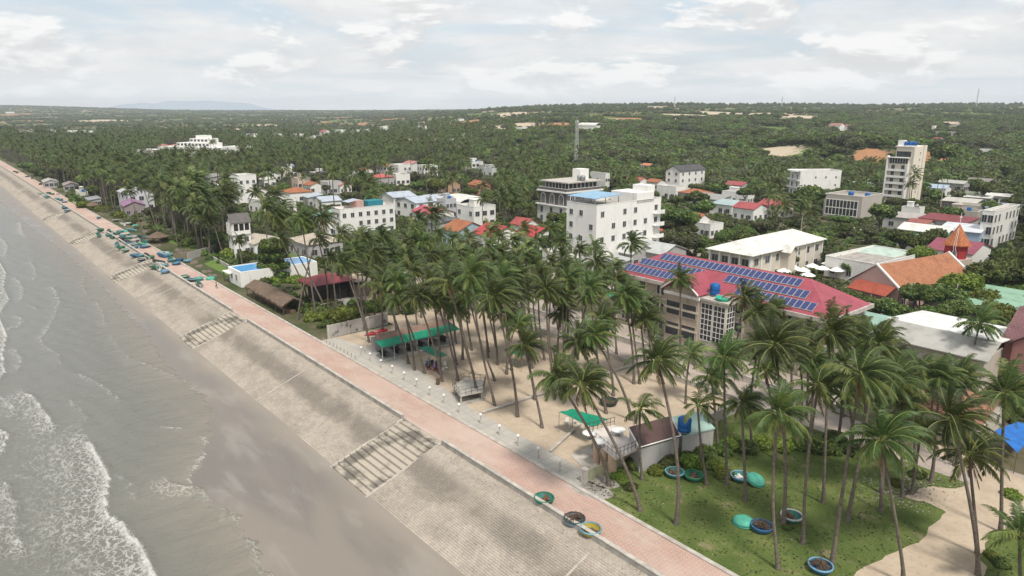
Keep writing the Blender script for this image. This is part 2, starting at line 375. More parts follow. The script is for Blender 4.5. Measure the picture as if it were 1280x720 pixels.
fm = t.ramp(t.math('ADD', f_, t.math('MULTIPLY', t.math('SUBTRACT', nC, .5), 1.3)), .50, .82)
vo = t.n.new('ShaderNodeTexVoronoi'); vo.feature = 'DISTANCE_TO_EDGE'; wp = t.n.new('ShaderNodeVectorMath'); wp.operation = 'MULTIPLY_ADD'; nz3 = t.n.new('ShaderNodeTexNoise'); nz3.inputs['Scale'].default_value = .9; nz3.inputs['Detail'].default_value = 4; t.l(t.co, nz3.inputs['Vector'])
t.l(nz3.outputs['Color'], wp.inputs[0]); wp.inputs[1].default_value = (1.8, 1.8, 0); t.l(t.mapping((.55, 1, 1), rot=(0, 0, .4)), wp.inputs[2]); t.l(wp.outputs[0], vo.inputs['Vector']); vo.inputs['Scale'].default_value = 1.8
rid = t.math('SUBTRACT', 1., t.math('MULTIPLY', vo.outputs['Distance'], 6.))
lc = t.math('MULTIPLY', t.ramp(rid, .1, .9), t.ramp(t.math('ADD', t.attr('lace'), t.math('MULTIPLY', t.math('SUBTRACT', nD, .5), .9)), .18, .9))
fm = t.math('MAXIMUM', fm, t.math('MULTIPLY', lc, .75))
col = t.mix(fm, base, t.mix(t.ramp(nB, .3, .7), (.58, .57, .54), (.38, .37, .34)))
rp = t.noise(.9, 5, .6, t.mapping((1.0, .32, 1), rot=(0, 0, .62)), .5)
t.bump(t.math('ADD', t.math('ADD', t.noise(3.2, 4, .6, t.mapping((1, .45, 1), rot=(0, 0, .62))), t.math('MULTIPLY', rp, 2.)), t.math('MULTIPLY', fm, .6)), .55, .16)
t.out(col, t.math('MULTIPLY_ADD', fm, .5), .5); t.b.inputs['Roughness'].links[0].from_node.inputs[2].default_value = .14
sea = obj('sea', np_mesh('sea', np.stack([S_, V_, Z_], -1).reshape(-1, 3), grid_faces(*S_.shape)[:, ::-1] if ss[0] < ss[1] else grid_faces(*S_.shape), t.mat,
          attr={'foam': ('POINT', foam.ravel()), 'lace': ('POINT', lace_.ravel()), 'depth': ('POINT', depth.ravel())}, smooth=True), **OR)
tag(sea, 'murky grey green sea with foaming breakers', kind='structure')
# wet sand
bs_ = np.array(grow(60, -830, 2.5, 1.01) + grow(-900, -7000, 60, 1.15)); bv = np.array([-9.4, -12, -14, -16, -18, -20, -22, -24, -26, -28, -30, -33, -36, -40, -45, -55, -70, -100, -200])
BS, BV = np.meshgrid(bs_, bv, indexing='ij'); BZ = -3.2-(-10-BV)*.012-np.maximum(0, -30-BV)*.03-np.maximum(0, waterline(BS)-BV)*.01+.02*np.sin(BS*.21+BV*.3)*np.cos(BV*.2-BS*.05)
t = NT('wet_beach_sand'); n = t.noise(.10, 5, .55, t.mapping((.35, 1, 1)), .6); n2 = t.noise(.3, 5, .55, t.mapping((.3, 1, 1), rot=(0, 0, .25)), .5)
col = t.mix(t.ramp(n, .35, .65), (.225, .195, .165), (.165, .145, .128)); col = t.mix(t.math('MULTIPLY', t.ramp(n2, .5, .7), .4), col, (.33, .30, .265))  # pale streaks in the colour stand in for glossy reflections
vcoord = t.sep()[1]; dry = t.ramp(vcoord, -13., -9.5); col = t.mix(t.math('MULTIPLY', dry, .5), col, (.33, .29, .24))
rg = t.mix(t.ramp(n, .3, .65), (.5, .5, .5), (.24, .24, .24)); t.bump(t.noise(2.2, 4), .12, .05)
t.out(col, t.math('ADD', rg, t.math('MULTIPLY', dry, .25)), .4)
tag(obj('beach', np_mesh('beach', np.stack([BS, BV, BZ], -1).reshape(-1, 3), grid_faces(*BS.shape), t.mat, smooth=True), **OR), 'wet brown sand of the beach', kind='structure')
# stepped block revetment, interrupted by the beach stairs
STAIR = [(-21.7, -13.1), (-85.4, -76.9), (-148.5, -140.), (-211.5, -203.), (-275, -266.5)]
prof = [(-.02, -.1), (-1.35, -.16)]; z = -.16; v = -1.35
NST = 36
for k in range(NST): prof += [(v, z-.042), (v-.2333, z-.0867)]; v -= .2333; z -= .0867
prof += [(v, -3.75)]
t = NT('stone_block_revetment')
b = t.n.new('ShaderNodeTexBrick'); t.l(t.mapping((1, 1, 1)), b.inputs[0]); b.inputs['Scale'].default_value = 1; b.inputs['Brick Width'].default_value = .4; b.inputs['Row Height'].default_value = .2333
b.inputs['Mortar Size'].default_value = .025; b.inputs['Color1'].default_value = (1, 1, 1, 1); b.inputs['Color2'].default_value = (.72, .72, .72, 1); b.inputs['Mortar'].default_value = (.55, .52, .5, 1); b.inputs['Bias'].default_value = -.2
v1 = t.sep()[1]; nn = t.noise(.35, 6, .7, t.mapping((.35, 1, 1)))
bandx = t.math('ADD', v1, t.math('MULTIPLY', t.math('SUBTRACT', nn, .5), 3.2))
band = t.math('MULTIPLY', t.ramp(bandx, -6.2, -4.6), t.math('SUBTRACT', 1., t.ramp(bandx, -3.4, -2.0)))
col = t.mix(t.ramp(t.noise(.5, 5, .7), .35, .7), (.48, .42, .355), (.37, .325, .275)); col = t.mix(t.math('MULTIPLY', band, .68), col, (.15, .135, .115))
low = t.ramp(bandx, -8.2, -9.8); low.node.inputs[1].default_value = -9.0; low.node.inputs[2].default_value = -9.9
far_ = t.ramp(t.sep()[0], -60., -190.)
col = t.mix(t.math('MULTIPLY', t.ramp(nn, .42, .70), .5), col, (.24, .215, .18)); col = t.mix(t.math('MULTIPLY', t.ramp(t.noise(.12, 5, .65), .48, .62), .5), col, (.48, .42, .35))
col = t.mix(t.math('MULTIPLY', t.ramp(t.noise(1.9, 6, .8), .45, .6), .35), col, (.25, .22, .185)); sp_ = t.ramp(t.noise(5.5, 3, .8), .60, .66); col = t.mix(t.math('MULTIPLY', sp_, .5), col, (.6, .56, .5))
col = t.mix(.5, col, b.outputs['Color'], 'MULTIPLY'); t.bump(t.noise(4, 5, .7), .5, .06); t.out(col, .92, .2)
edges = [S0] + [e for a, c in STAIR for e in (c, a)] + [S1]
rmat = t.mat
mb = MB()
for a, c in zip(edges[::2], edges[1::2]):
    n = max(2, int(abs(a-c)/6)); xs = [a+(c-a)*i/n for i in range(n+1)]
    vs = [(x, pv_, pz_) for x in xs for pv_, pz_ in prof]; k = len(prof)
    mb.add(vs, [(i*k+j, (i+1)*k+j, (i+1)*k+j+1, i*k+j+1)[::-1] for i in range(n) for j in range(k-1)])
struct('sea_embankment', mb, rmat, 'stone block embankment stepping down to the beach')
# transverse concrete ribs on the embankment
ribm = pm('rib_concrete', (.5, .46, .4), (.36, .33, .29), .9, 1.2, bump=.2)
mb = MB()
def rib(s, m=mb, w=.28, h=.07, v0=-1.4, v1=-9.75):
    m.add([(s-w/2, v0, ztop(v0)+h), (s+w/2, v0, ztop(v0)+h), (s+w/2, v1, ztop(v1)+h), (s-w/2, v1, ztop(v1)+h),
           (s-w/2, v0, -3.9), (s+w/2, v0, -3.9), (s+w/2, v1, -3.9), (s-w/2, v1, -3.9)], [(0, 3, 2, 1), (0, 4, 7, 3), (1, 2, 6, 5), (3, 7, 6, 2), (0, 1, 5, 4)])
def ztop(v): return -.16-(-1.35-v)*.13/.35
for s in (12.5, 36, -47, -116, -176, -240, -300): rib(s, mb, .22, .05)
struct('embankment_rib', mb, ribm, 'concrete rib crossing the embankment')
# pavement: red pavers with pale streaks, kerb, concrete strip
t = NT('red_pavers')
b = t.n.new('ShaderNodeTexBrick'); t.l(t.co, b.inputs[0]); b.inputs['Scale'].default_value = 1; b.inputs['Brick Width'].default_value = .8; b.inputs['Row Height'].default_value = .2
b.inputs['Mortar Size'].default_value = .022; b.inputs['Color1'].default_value = (.43, .265, .22, 1); b.inputs['Color2'].default_value = (.385, .23, .185, 1); b.inputs['Mortar'].default_value = (.56, .47, .40, 1)
n = t.noise(.16, 6, .7, t.mapping((.5, 1.2, 1))); col = t.mix(t.math('MULTIPLY', t.ramp(n, .42, .68), .65), b.outputs['Color'], (.50, .42, .355))
v1 = t.sep()[1]; edge = t.ramp(t.math('ADD', v1, t.math('MULTIPLY', n, 1.4)), 1.9, .7); edge.node.inputs[1].default_value = .9; edge.node.inputs[2].default_value = 1.9
edge = t.math('SUBTRACT', 1., edge); col = t.mix(t.math('MULTIPLY', edge, .7), col, (.50, .43, .37))
col = t.mix(t.math('MULTIPLY', t.ramp(t.noise(1.1, 6, .75), .5, .72), .45), col, (.27, .22, .185)); col = t.mix(t.math('MULTIPLY', t.ramp(t.noise(.07, 3, .6), .5, .62), .4), col, (.56, .44, .38))
farp = t.ramp(t.sep()[0], -60., -110.); farp.node.inputs[1].default_value = -120.; farp.node.inputs[2].default_value = -60.
t.bump(b.outputs['Fac'], .15, .02); t.out(col, .85, .25)
mb = MB(); mb.box(S1, S0, .34, 5.15, -.6, .02); struct('promenade', mb, t.mat, 'red paved seafront promenade')
mb = MB(); mb.box(S1, S0, 5.15, 5.6, -.6, .15); struct('kerb', mb, M['lconcrete'], 'pale concrete kerb of the promenade')
t = NT('seaside_paving'); n = t.noise(.35, 5, .7)
b = t.n.new('ShaderNodeTexBrick'); t.l(t.co, b.inputs[0]); b.inputs['Scale'].default_value = 1; b.inputs['Brick Width'].default_value = 1.2; b.inputs['Row Height'].default_value = 1.2; b.offset = 0; b.inputs['Mortar Size'].default_value = .03
b.inputs['Color1'].default_value = (.43, .41, .37, 1); b.inputs['Color2'].default_value = (.38, .365, .335, 1); b.inputs['Mortar'].default_value = (.27, .25, .23, 1)
col = t.mix(t.math('MULTIPLY', t.ramp(n, .4, .65), .5), b.outputs['Color'], (.5, .45, .38)); t.bump(n, .2); pavm = t.out(col, .85, .2)
mb = MB(); mb.prism([(-57.5, 5.6), (4, 5.6), (4, 8.3), (-20, 8.8), (-30, 10.5), (-42, 11.5), (-57.5, 8.4)], -.3, .05); struct('side_path', mb, pavm, 'grey paved path beside the promenade')
# sand court under the palms
t = NT('raked_sand'); n = t.noise(.25, 6, .65); col = t.mix(t.ramp(n, .35, .65), (.50, .41, .31), (.41, .33, .25)); col = t.mix(t.math('MULTIPLY', t.ramp(t.noise(2.5, 4), .5, .7), .4), col, (.3, .24, .18))
t.bump(t.noise(3, 5), .4, .05); sandm = t.out(col, .95, .1)
mb = MB(); mb.prism([(-57.8, 5.62), (3.9, 5.62), (3.9, 37.5), (-100, 37.5), (-100, 20), (-57.8, 20)], -.3, .012); struct('sand_court', mb, sandm, 'sandy court under the palms')
mb = MB(); mb.prism([(-110, 37.5), (70, 37.5), (70, 44), (-110, 44)], -.3, .02)
mb.prism([(-60, 44), (12, 44), (12, 52.5), (-60, 52.5)], -.3, .016)
t = NT('street_concrete'); n = t.noise(.3, 6, .7, t.mapping((.4, 1, 1))); t.bump(t.noise(6, 3), .2)
t.out(t.mix(t.ramp(n, .35, .65), (.44, .37, .32), (.33, .285, .25)), .9, .15); struct('street', mb, t.mat, 'pale concrete street behind the court')
mb = MB(); mb.prism([(0, 86), (70, 86), (70, 92), (0, 92)], -.3, .02); mb.prism([(-70, 66), (-50, 66), (-50, 200), (-60, 200)], -.3, .02); mb.prism([(-45, 79), (15, 79), (15, 94), (-45, 94)], -.3, .024)
mb.prism([(12, 118), (60, 150), (60, 160), (0, 130)], -.3, .02)
struct('yard', mb, t.mat, 'pale paved yards between the buildings')
# grass plot with sandy track
t = NT('grass_plot'); n = t.noise(.22, 6, .65); n2 = t.noise(3.5, 5, .75)
col = t.mix(t.ramp(n, .3, .7), (.08, .12, .03), (.15, .18, .055)); col = t.mix(t.math('MULTIPLY', t.ramp(n2, .45, .7), .5), col, (.035, .06, .015)); col = t.mix(t.ramp(t.noise(.45, 5, .7), .56, .72), col, (.24, .20, .12))
col = t.mix(t.math('MULTIPLY', t.ramp(t.noise(7, 2, .9), .70, .74), .8), col, (.42, .38, .3))
t.bump(n2, .8, .12); t.out(col, .95, .15)
mb = MB(); mb.prism([(4.0, 5.62), (60, 5.62), (60, 37.5), (4.0, 37.5)], -.3, .012); struct('grass_plot', mb, t.mat, 'green grass plot with scattered litter')
tk = []
for q in [(1020, 760), (1072, 718), (1105, 700), (1150, 672), (1190, 640), (1160, 628), (1125, 622), (1150, 610), (1200, 610), (1225, 598), (1195, 580), (1150, 560), (1165, 552), (1220, 575), (1290, 600), (1300, 640), (1262, 660), (1235, 680), (1225, 700), (1240, 760)]:
    p = P(q[0], q[1]); tk.append(SV(p.x, p.y))
def chaikin(p):
    for _ in range(2):
        q = []
        for a, c in zip(p, p[1:]+p[:1]): q += [(.75*a[0]+.25*c[0], .75*a[1]+.25*c[1]), (.25*a[0]+.75*c[0], .25*a[1]+.75*c[1])]
        p = q
    return p
tk = chaikin(tk); tk = [(a+random.uniform(-.35, .35)+.0, b+random.uniform(-.35, .35)) for k, (a, b) in enumerate(tk)]
mb = MB(); mb.prism(tk[::-1], -.2, .03, 0); struct('sandy_track', mb, sandm, 'sandy track across the grass plot')
mb = MB()
for q0, w_, h_ in [((735, 610), 5, 1.6), ((750, 600), 4, 1.4), ((718, 600), 2, 1)]:
    p = P(*q0); s, v = SV(p.x, p.y); mb.prism(chaikin([(s-w_/2, v-h_), (s+w_/2, v-h_*.8), (s+w_*.6, v+h_), (s-w_*.4, v+h_*.7)]), -.1, .022)
struct('bare_patch', mb, M['concrete'], 'bare stony patch beside the fence')

# ---------------------------------------------------------------- seawall, stairs
walls = [(S0, -12.9, 'nearest low concrete seawall between the promenade and the embankment, three basket boats behind it'), (-21.9, -76.7, 'long low concrete seawall between the first and second beach stairs'),
         (-85.6, -139.8, 'low concrete seawall between the second and third beach stairs, green boats leaning on it'), (-148.7, -202.8, 'low seawall lined by colourful fishing boats past the third stairs'), (-211.7, S1, 'farthest low seawall running away past the fishing boats')]
for a, c, lb in walls:
    r = site('seawall', lb, 'seawall', a, .17)
    mb = MB(); n = max(1, int((a-c)/12)); L = (a-c)
    mb.box(-L, 0, -.17, .17, -.5, .5); mb.build('wall', M['concrete'], r)
    mb = MB(); mb.box(-L-.03, .03, -.215, .215, .5, .58); mb.build('coping', M['lconcrete'], r)
lbs = ['wide dark stained stairs from the promenade to the wet sand, nearest flight', 'second flight of wide beach stairs, pale with dark treads', 'third flight of beach stairs next to the first green boats', 'fourth flight of beach stairs amid the fishing boats', 'farthest flight of beach stairs']
stm = pm('stair_concrete', (.45, .40, .33), (.15, .135, .115), .9, .3, .44, .6, bump=.25, bs=4)
stm2 = pm('stair_joint', (.25, .225, .19), rough=.95)
for (a, c), lb in zip(STAIR, lbs):
    r = site('beach_stairs', lb, 'stairs', (a+c)/2, 0); w_ = (c-a)/2
    mb = MB(); mj = MB(); n = 13; v = .3; z = 0.0
    for k in range(n):
        mb.box(-w_, w_, v-.78, v, -4, z+.01-.0); v -= .78; z -= .255
        mj.box(-w_+.02, w_-.02, v-.0, v+.11, z-.02, z+.262) if False else None
        mj.box(-w_+.1, w_-.1, v-.075, v-.004, z-.2, z+.03+.0)
    mb.build('steps', stm, r); mj.build('step_joint', stm2, r)
    for sx in (-1, 1):
        m2 = MB(); x = sx*w_; v0, v1 = .0, -10.0
        m2.add([(x-.17, v0, .12), (x+.17, v0, .12), (x+.17, v1, -3.15), (x-.17, v1, -3.15), (x-.17, v0, -4), (x+.17, v0, -4), (x+.17, v1, -4), (x-.17, v1, -4)], [(0, 3, 2, 1), (0, 4, 7, 3), (1, 2, 6, 5), (3, 7, 6, 2), (0, 1, 5, 4)])
        m2.build('side_beam', ribm, r)
# ================================================================ PALMS
def palm_crown(seed, nf=26, nl=24, L=4.3, lw=.085, seg=2, wind=.55, ll=.85, dead=2, name='crown'):
    r = random.Random(seed); V = []; F = []; MI = []; TO = []; TI = []
    def quad(a, b, c, d, m, tone, tip):
        n = len(V); V.extend([a, b, c, d]); F.append((n, n+1, n+2, n+3)); MI.append(m); TO.append(tone); TI.append(tip)
    WD = Vector((1, .25, .0)).normalized()
    for f in range(nf):
        age = (f+.5)/nf; isdead = f >= nf-dead
        az = f*2.39996 + r.uniform(-.35, .35); az -= .4*math.sin(az); el = math.radians(84 - 112*age + r.uniform(-9, 9))
        if isdead: el = math.radians(-48+r.uniform(-15, 15))
        l = L*(.72+.28*math.sin(pi*min(1, age+.25)))*r.uniform(.9, 1.08)
        d = Vector((math.cos(az)*math.cos(el), math.sin(az)*math.cos(el), math.sin(el)))
        p = Vector((d.x*.12, d.y*.12, 0)); pts = [p.copy()]; dirs = [d.copy()]; n = 9
        sag = r.uniform(.85, 1.2)*(1.0 if not isdead else .5)
        for i in range(n):
            k = (i+1)/n
            d = d + Vector((0, 0, -1))*(.075+.19*k)*sag*(1.1-.3*age) + WD*wind*(.05+.10*k)
            d.normalize(); p = p + d*(l/n); pts.append(p.copy()); dirs.append(d.copy())
        tone = min(1, max(0, r.uniform(-.1, .5) + age*.45)); yel = r.random() < (.12+.3*age)
        mr = 3 if isdead else 1; ml = 3 if isdead else 0
        up = Vector((0, 0, 1))
        for i in range(n):           # rachis: narrow ribbon roof (two quads)
            w0 = .055*(1-i/n)+.012; w1 = .055*(1-(i+1)/n)+.012
            t0 = dirs[i]; sd = t0.cross(up); sd = sd.normalized() if sd.length > .05 else Vector((1, 0, 0)); nn = sd.cross(t0)
            a0, b0, c0 = pts[i]-sd*w0, pts[i]+nn*w0*.8, pts[i]+sd*w0; a1, b1, c1 = pts[i+1]-sd*w1, pts[i+1]+nn*w1*.8, pts[i+1]+sd*w1
            quad(a0, b0, b1, a1, mr, tone, 0); quad(b0, c0, c1, b1, mr, tone, 0)
        tw = r.uniform(-.5, .5)
        for sgn in (-1, 1):
            for j in range(nl):
                k = .14+.86*(j+.5)/nl; x = k*n; i = min(n-1, int(x)); q = x-i
                p0 = pts[i].lerp(pts[i+1], q); t0 = dirs[i].lerp(dirs[i+1], q).normalized()
                sd = t0.cross(up); sd = sd.normalized() if sd.length > .05 else Vector((1, 0, 0)); nn = sd.cross(t0)
                if r.random() < .1: continue
                ln = ll*(.35+.65*math.sin(pi*min(1, k*.92+.08))**.7)*r.uniform(.82, 1.12)*(.6 if isdead else 1)
                dr = sd*sgn*(.85) + t0*(.55+.35*k) + nn*(.25-.25*age) + Vector((0, 0, -1))*(.25+.35*age) + WD*wind*.35
                dr.normalize(); d2 = (dr+Vector((0, 0, -1))*(.55+.3*age)+WD*wind*.25).normalized()
                wv = t0*lw*.5
                tn = min(1, max(0, tone+r.uniform(-.18, .18))); tp = (.9 if yel else .12)*r.random() + .05
                if seg == 2:
                    m1 = p0+dr*ln*.5; e = m1+d2*ln*.55
                    quad(p0-wv, p0+wv, m1+wv*.9, m1-wv*.9, ml, tn, tp*.7); quad(m1-wv*.9, m1+wv*.9, e+wv*.15, e-wv*.15, ml, tn, tp)
                else:
                    e = p0+(dr+d2)*.5*ln; quad(p0-wv, p0+wv, e+wv*.3, e-wv*.3, ml, tn, tp)
    me = np_mesh(name, np.array([tuple(v) for v in V]), np.array(F), [M['palm'], M['rachis'], M['nut'], M['deadfrond']], np.array(MI), attr={'tone': ('FACE', np.array(TO)), 'tip': ('FACE', np.array(TI))})
    return me
CR_HI = [palm_crown(100+i, nf=33+(i % 3)*2, nl=30, L=3.75+.2*(i % 3), lw=.10, ll=.88, wind=(.6, .85, 1.0, .75, .5, .9, 1.15, .7)[i], dead=(1, 3, 2, 5, 0, 4, 2, 3)[i]) for i in range(8)]
CR_MD = [palm_crown(200+i, nf=28, nl=17, L=3.8, lw=.16, seg=2, ll=.9, wind=.6+.12*i, dead=1) for i in range(5)]
CR_LO = [palm_crown(300+i, nf=19, nl=9, L=3.9, lw=.34, seg=1, wind=.5+.15*i, dead=0, ll=.95) for i in range(3)]
CR_YG = [palm_crown(400+i, nf=14, nl=18, L=2.7, lw=.11, seg=2, wind=.6, dead=0, ll=.7) for i in range(2)]
def nuts_mesh(seed):
    r = random.Random(seed); mb = MB()
    for k in range(r.randint(5, 9)):
        a = k*2.4; q = r.uniform(.12, .2); R = r.uniform(.12, .15)
        mb.lathe([(0.001, -R), (R*.8, -R*.6), (R, 0), (R*.75, R*.6), (.001, R)], 6, (q*math.cos(a), q*math.sin(a), r.uniform(-.34, -.2)))
    return mb.mesh('coconuts', M['nut'])
NUTS = [nuts_mesh(i) for i in range(4)]
def trunk_mesh(top, seed=0, r0=.17, r1=.105, n=8, seg=10, bend=.12):
    r = random.Random(seed); T = Vector(top); b = Vector((r.uniform(-1, 1), r.uniform(-1, 1), 0))*bend*T.length*.35
    pts = []; R = []
    for i in range(seg+1):
        k = i/seg; p = Vector((T.x*k**1.15, T.y*k**1.15, T.z*k)) + b*math.sin(pi*k)*(1-k*.35)
        pts.append(p); R.append(r1+(r0-r1)*(1-k)+.11*max(0, 1-k*9))
    pts[0].z -= .25; mb = MB(); mb.tube(pts, R, n, 0, cap=False); return mb.mesh('trunk', M['trunk'])
def palm(base, top, crown, label, group, seed=0, sc=1., nuts=True, rz=0, r0=.17, name='palm_tree'):
    base = Vector(base); top = Vector(top); r = random.Random(seed)
    o = thing(name, label, 'palm tree', base, 0, group)
    obj('trunk', trunk_mesh(top-base, seed, r0=r0*r.uniform(.85, 1.15)), o)
    c = obj('crown', crown, o, loc=top-base, rz=rz, scale=sc)
    lean = (top-base); c.rotation_euler = (r.uniform(-.12, .12), r.uniform(-.05, .2), rz)
    if nuts: obj('coconut_cluster', NUTS[seed % 4], o, loc=top-base, rz=r.uniform(0, 6))
    return o
# explicit palms: trunk foot (px), crown heart (px), label bits
NEAR = [
 (973, 712, 972, 517, 'tall palm rising beside the blue boat filled with dry nets on the grass', 1.0), (979, 657, 968, 432, 'very tall palm with trunk just left of the teal boat with a white rim', 1.05),
 (1004, 680, 1022, 485, 'palm with pale trunk right of the white rimmed teal boat, leaning to the track', .95), (1029, 629, 1038, 418, 'slim tall palm in the middle of the grass, crown before the red roof corner', 1.0),
 (1040, 705, 1075, 470, 'palm leaning away from the blue boat heaped with branches at the bottom edge', 1.0), (1059, 652, 1098, 430, 'palm in the grass plot behind the litter patch, crown under the white sheds', .95),
 (1130, 728, 1101, 552, 'big palm with wide drooping crown and thick trunk beside the sandy track', 1.15), (1102, 640, 1118, 478, 'palm by the pile of pale rubble, crown in front of the long white shed', 1.0),
 (1139, 618, 1151, 540, 'short dark palm standing in the rubble patch', .8), (1223, 719, 1189, 525, 'leaning palm with frayed grey fronds over the sandy track', 1.05), (1222, 693, 1211, 570, 'palm with arching grey green crown, nearest the bend of the track', 1.1),
 (1251, 666, 1255, 492, 'palm before the blue tarpaulin with drooping dark crown', 1.05), (1277, 742, 1275, 670, 'young palm cut by the bottom right corner of the picture', .95), (1212, 480, 1225, 405, 'lone palm with heavy hanging skirt of fronds in front of the purple tiled house', 1.25),
 (845, 655, 822, 452, 'tall straight palm in the grass behind the two bowl boats, crown above the beige facade', 1.05), (909, 606, 905, 448, 'slim palm rising behind the overturned mint boat, crown below the blue roof tank', 1.0),
 (932, 626, 927, 505, 'small palm next to the boat full of floats', .8), (884, 606, 872, 508, 'young palm with crooked thin trunk by the green bowl boat', .62), (801, 639, 728, 482, 'palm leaning strongly over the terrace with round white tables', 1.0),
 (762, 607, 694, 470, 'palm leaning across the pale yellow fence and the terrace corner', .95), (803, 600, 800, 512, 'small palm right against the dark brown roof', .62), (789, 525, 742, 420, 'palm slanting left over the sand behind the dark round boat', 1.0),
 (758, 517, 722, 428, 'palm left of the dark round boat lying on the sand', .95), (767, 495, 752, 402, 'palm in the court with slightly bent trunk near the street', 1.0), (678, 535, 656, 432, 'palm standing alone in the sand by the low sand kerb', .95), (647, 521, 619, 372, 'thickest grove palm with a tall forked looking trunk', 1.15),
 (669, 500, 647, 408, 'palm behind the long sand kerb of the court', .95), (619, 507, 588, 345, 'tall palm right of the railed platform, trunk leaning seaward', 1.0), (597, 496, 560, 352, 'palm whose trunk crosses the white railed platform', 1.0),
 (573, 476, 546, 375, 'palm rooted just left of the railed platform', .95), (619, 476, 585, 368, 'palm behind the railed platform with crown in the thick of the grove', 1.0), (592, 467, 570, 385, 'palm back of the platform, half way to the green shelter', .95),
 (553, 477, 522, 372, 'palm between the seated people and the bin', .95), (531, 467, 498, 372, 'palm rooted in front of the people under the green awning', .95), (511, 455, 477, 358, 'palm in front of the long green shelter', 1.0), (571, 456, 556, 378, 'bent palm behind the small awning', .9),
 (622, 456, 614, 385, 'slim palm alone in the pale sand at mid court', .85), (610, 447, 600, 362, 'palm behind the thick grove palm', .9), (590, 438, 578, 352, 'palm at the far end of the long green shelter', .9), (570, 430, 558, 340, 'palm crossing the end of the green shelter roof', .9),
 (640, 463, 632, 395, 'palm left of the half hidden green awning', .85), (462, 428, 430, 332, 'lone leaning palm in front of the stained white block wall', 1.0), (690, 452, 688, 372, 'first palm of the row behind the court middle', .9), (697, 445, 700, 392, 'second palm of the row behind the court middle', .9),
 (706, 452, 712, 350, 'third palm of the row behind the court middle', .95), (714, 447, 735, 372, 'last palm of the row behind the court middle', .9), (800, 480, 787, 375, 'palm behind the court near the street wall', 1.), (806, 470, 800, 395, 'palm by the pale street with slim dark trunk', .9),
 (830, 480, 808, 400, 'palm left of the tall straight palm near the street', .9), (850, 440, 850, 350, 'slim palm standing before the beige facade window', .85), (857, 505, 862, 445, 'palm with dense dark crown beside the street wall', .9), (945, 478, 945, 392, 'palm before the white mullioned bay of the red roofed building', .95),
 (915, 470, 930, 372, 'palm reaching up beside the blue tank and mint bowl on the roof', .95), (995, 560, 1000, 445, 'palm behind the grass plot hedge with thin pale trunk', .95), (940, 560, 948, 430, 'palm over the hedge with dark thick crown', .95), (1065, 560, 1058, 492, 'palm between the hedge and the rubble', .9),
 (790, 355, 790, 305, 'dark windswept palm left of the solar panels', 1.2), (1120, 545, 1140, 470, 'palm at the back of the plot under the grey shed eave', 1.), (1165, 545, 1168, 485, 'palm beside the pale street with crown under the shed eave', .95), (1085, 545, 1075, 425, 'palm in front of the solar roof corner', .95),
 (410, 395, 345, 268, 'tall thin palm leaning over the red roofed pavilion', 1.0), (384, 372, 350, 300, 'palm leaning beside the pool wall', 1.), (372, 400, 402, 270, 'palm behind the maroon pavilion', .95), (395, 400, 375, 255, 'palm with trunk crossing the pool', 1.), (305, 342, 298, 300, 'palm by the low garden wall next to the pool house', .8),
 (268, 318, 245, 255, 'coastal palm above the row of blue boats', 1.), (280, 322, 262, 258, 'yellowish palm above the garden lawn', 1.1), (250, 312, 222, 236, 'palm leaning seaward behind the thatched hut', 1.), (200, 300, 178, 232, 'palm leaning seaward above the white floats', 1.), (180, 303, 160, 238, 'palm above the purple roof', 1.),
 (222, 305, 210, 242, 'palm in the dark boatyard shade', 1.), (297, 300, 318, 240, 'palm right behind the white villa', 1.), (338, 352, 333, 264, 'creeper wrapped palm by the pool', 1.3), (352, 352, 349, 276, 'second creeper wrapped palm by the pool', 1.3)]
CROWNS = [(470, 320), (488, 345), (505, 312), (520, 340), (538, 318), (556, 335), (574, 318), (592, 330), (612, 312), (630, 330), (645, 350), (660, 322), (676, 345), (690, 325), (702, 372), (716, 398), (735, 385), (750, 352), (765, 378), (780, 372), (762, 395), (778, 415), (640, 385), (662, 395), (678, 378), (600, 395), (540, 352), (505, 385), (488, 372), (462, 352), (446, 335), (455, 382), (530, 395),
          (806, 382), (970, 385), (985, 420), (958, 462), (1010, 430), (1020, 455), (1050, 455), (1092, 478), (1105, 452), (1130, 500), (1060, 415), (1150, 466), (1172, 474), (1122, 460), (1203, 472), (1185, 480),  (890, 470),
          (415, 348), (430, 365), (398, 300), (412, 320), (382, 330), (450, 300), (480, 295), (520, 290), (548, 295), (585, 300), (640, 300), (655, 285), (700, 305), (725, 312), (745, 330), (770, 335), (445, 318), (428, 290), (672, 305), (690, 290), (480, 345), (515, 328), (535, 372), (552, 318), (568, 350), (590, 312), (605, 345), (622, 318), (650, 368), (668, 330), (684, 360), (700, 340), (722, 340), (738, 362), (755, 385), (770, 352), (792, 392), (612, 378), (630, 348), (705, 322), (745, 310), (430, 318), (455, 300), (495, 352), (468, 340), (526, 305), (566, 300), (625, 300), (655, 310), (715, 385)]
CROWNS = [c for c in CROWNS if not (c[1] > 374 and 560 < c[0] < 800)]
kp = 0
CREEP = True
for bx, by, cx, cy, lb, sc in NEAR:
    b = at(bx, by); dx, dy, dz = ray(cx, cy)
    t_ = b.y/dy; tp = Vector((dx*t_, b.y, HC+dz*t_))
    if by < 400: lb = lb
    tp.z = max(4., min(b.z+19, tp.z)); d = b.y
    kp += 1
    cr = CR_HI[kp % 8] if sc > .7 else CR_YG[kp % 2]
    if d > 130: cr = CR_MD[kp % 5]
    if d > 100 and sc > .8: sc *= 1.05
    palm(b, tp, cr, lb, None if sc < 0 else 'individual coconut palms', seed=kp, sc=(.92*sc if sc > .7 else 1.1), nuts=(sc > .8 and d < 130), rz=random.uniform(-.5, .5))
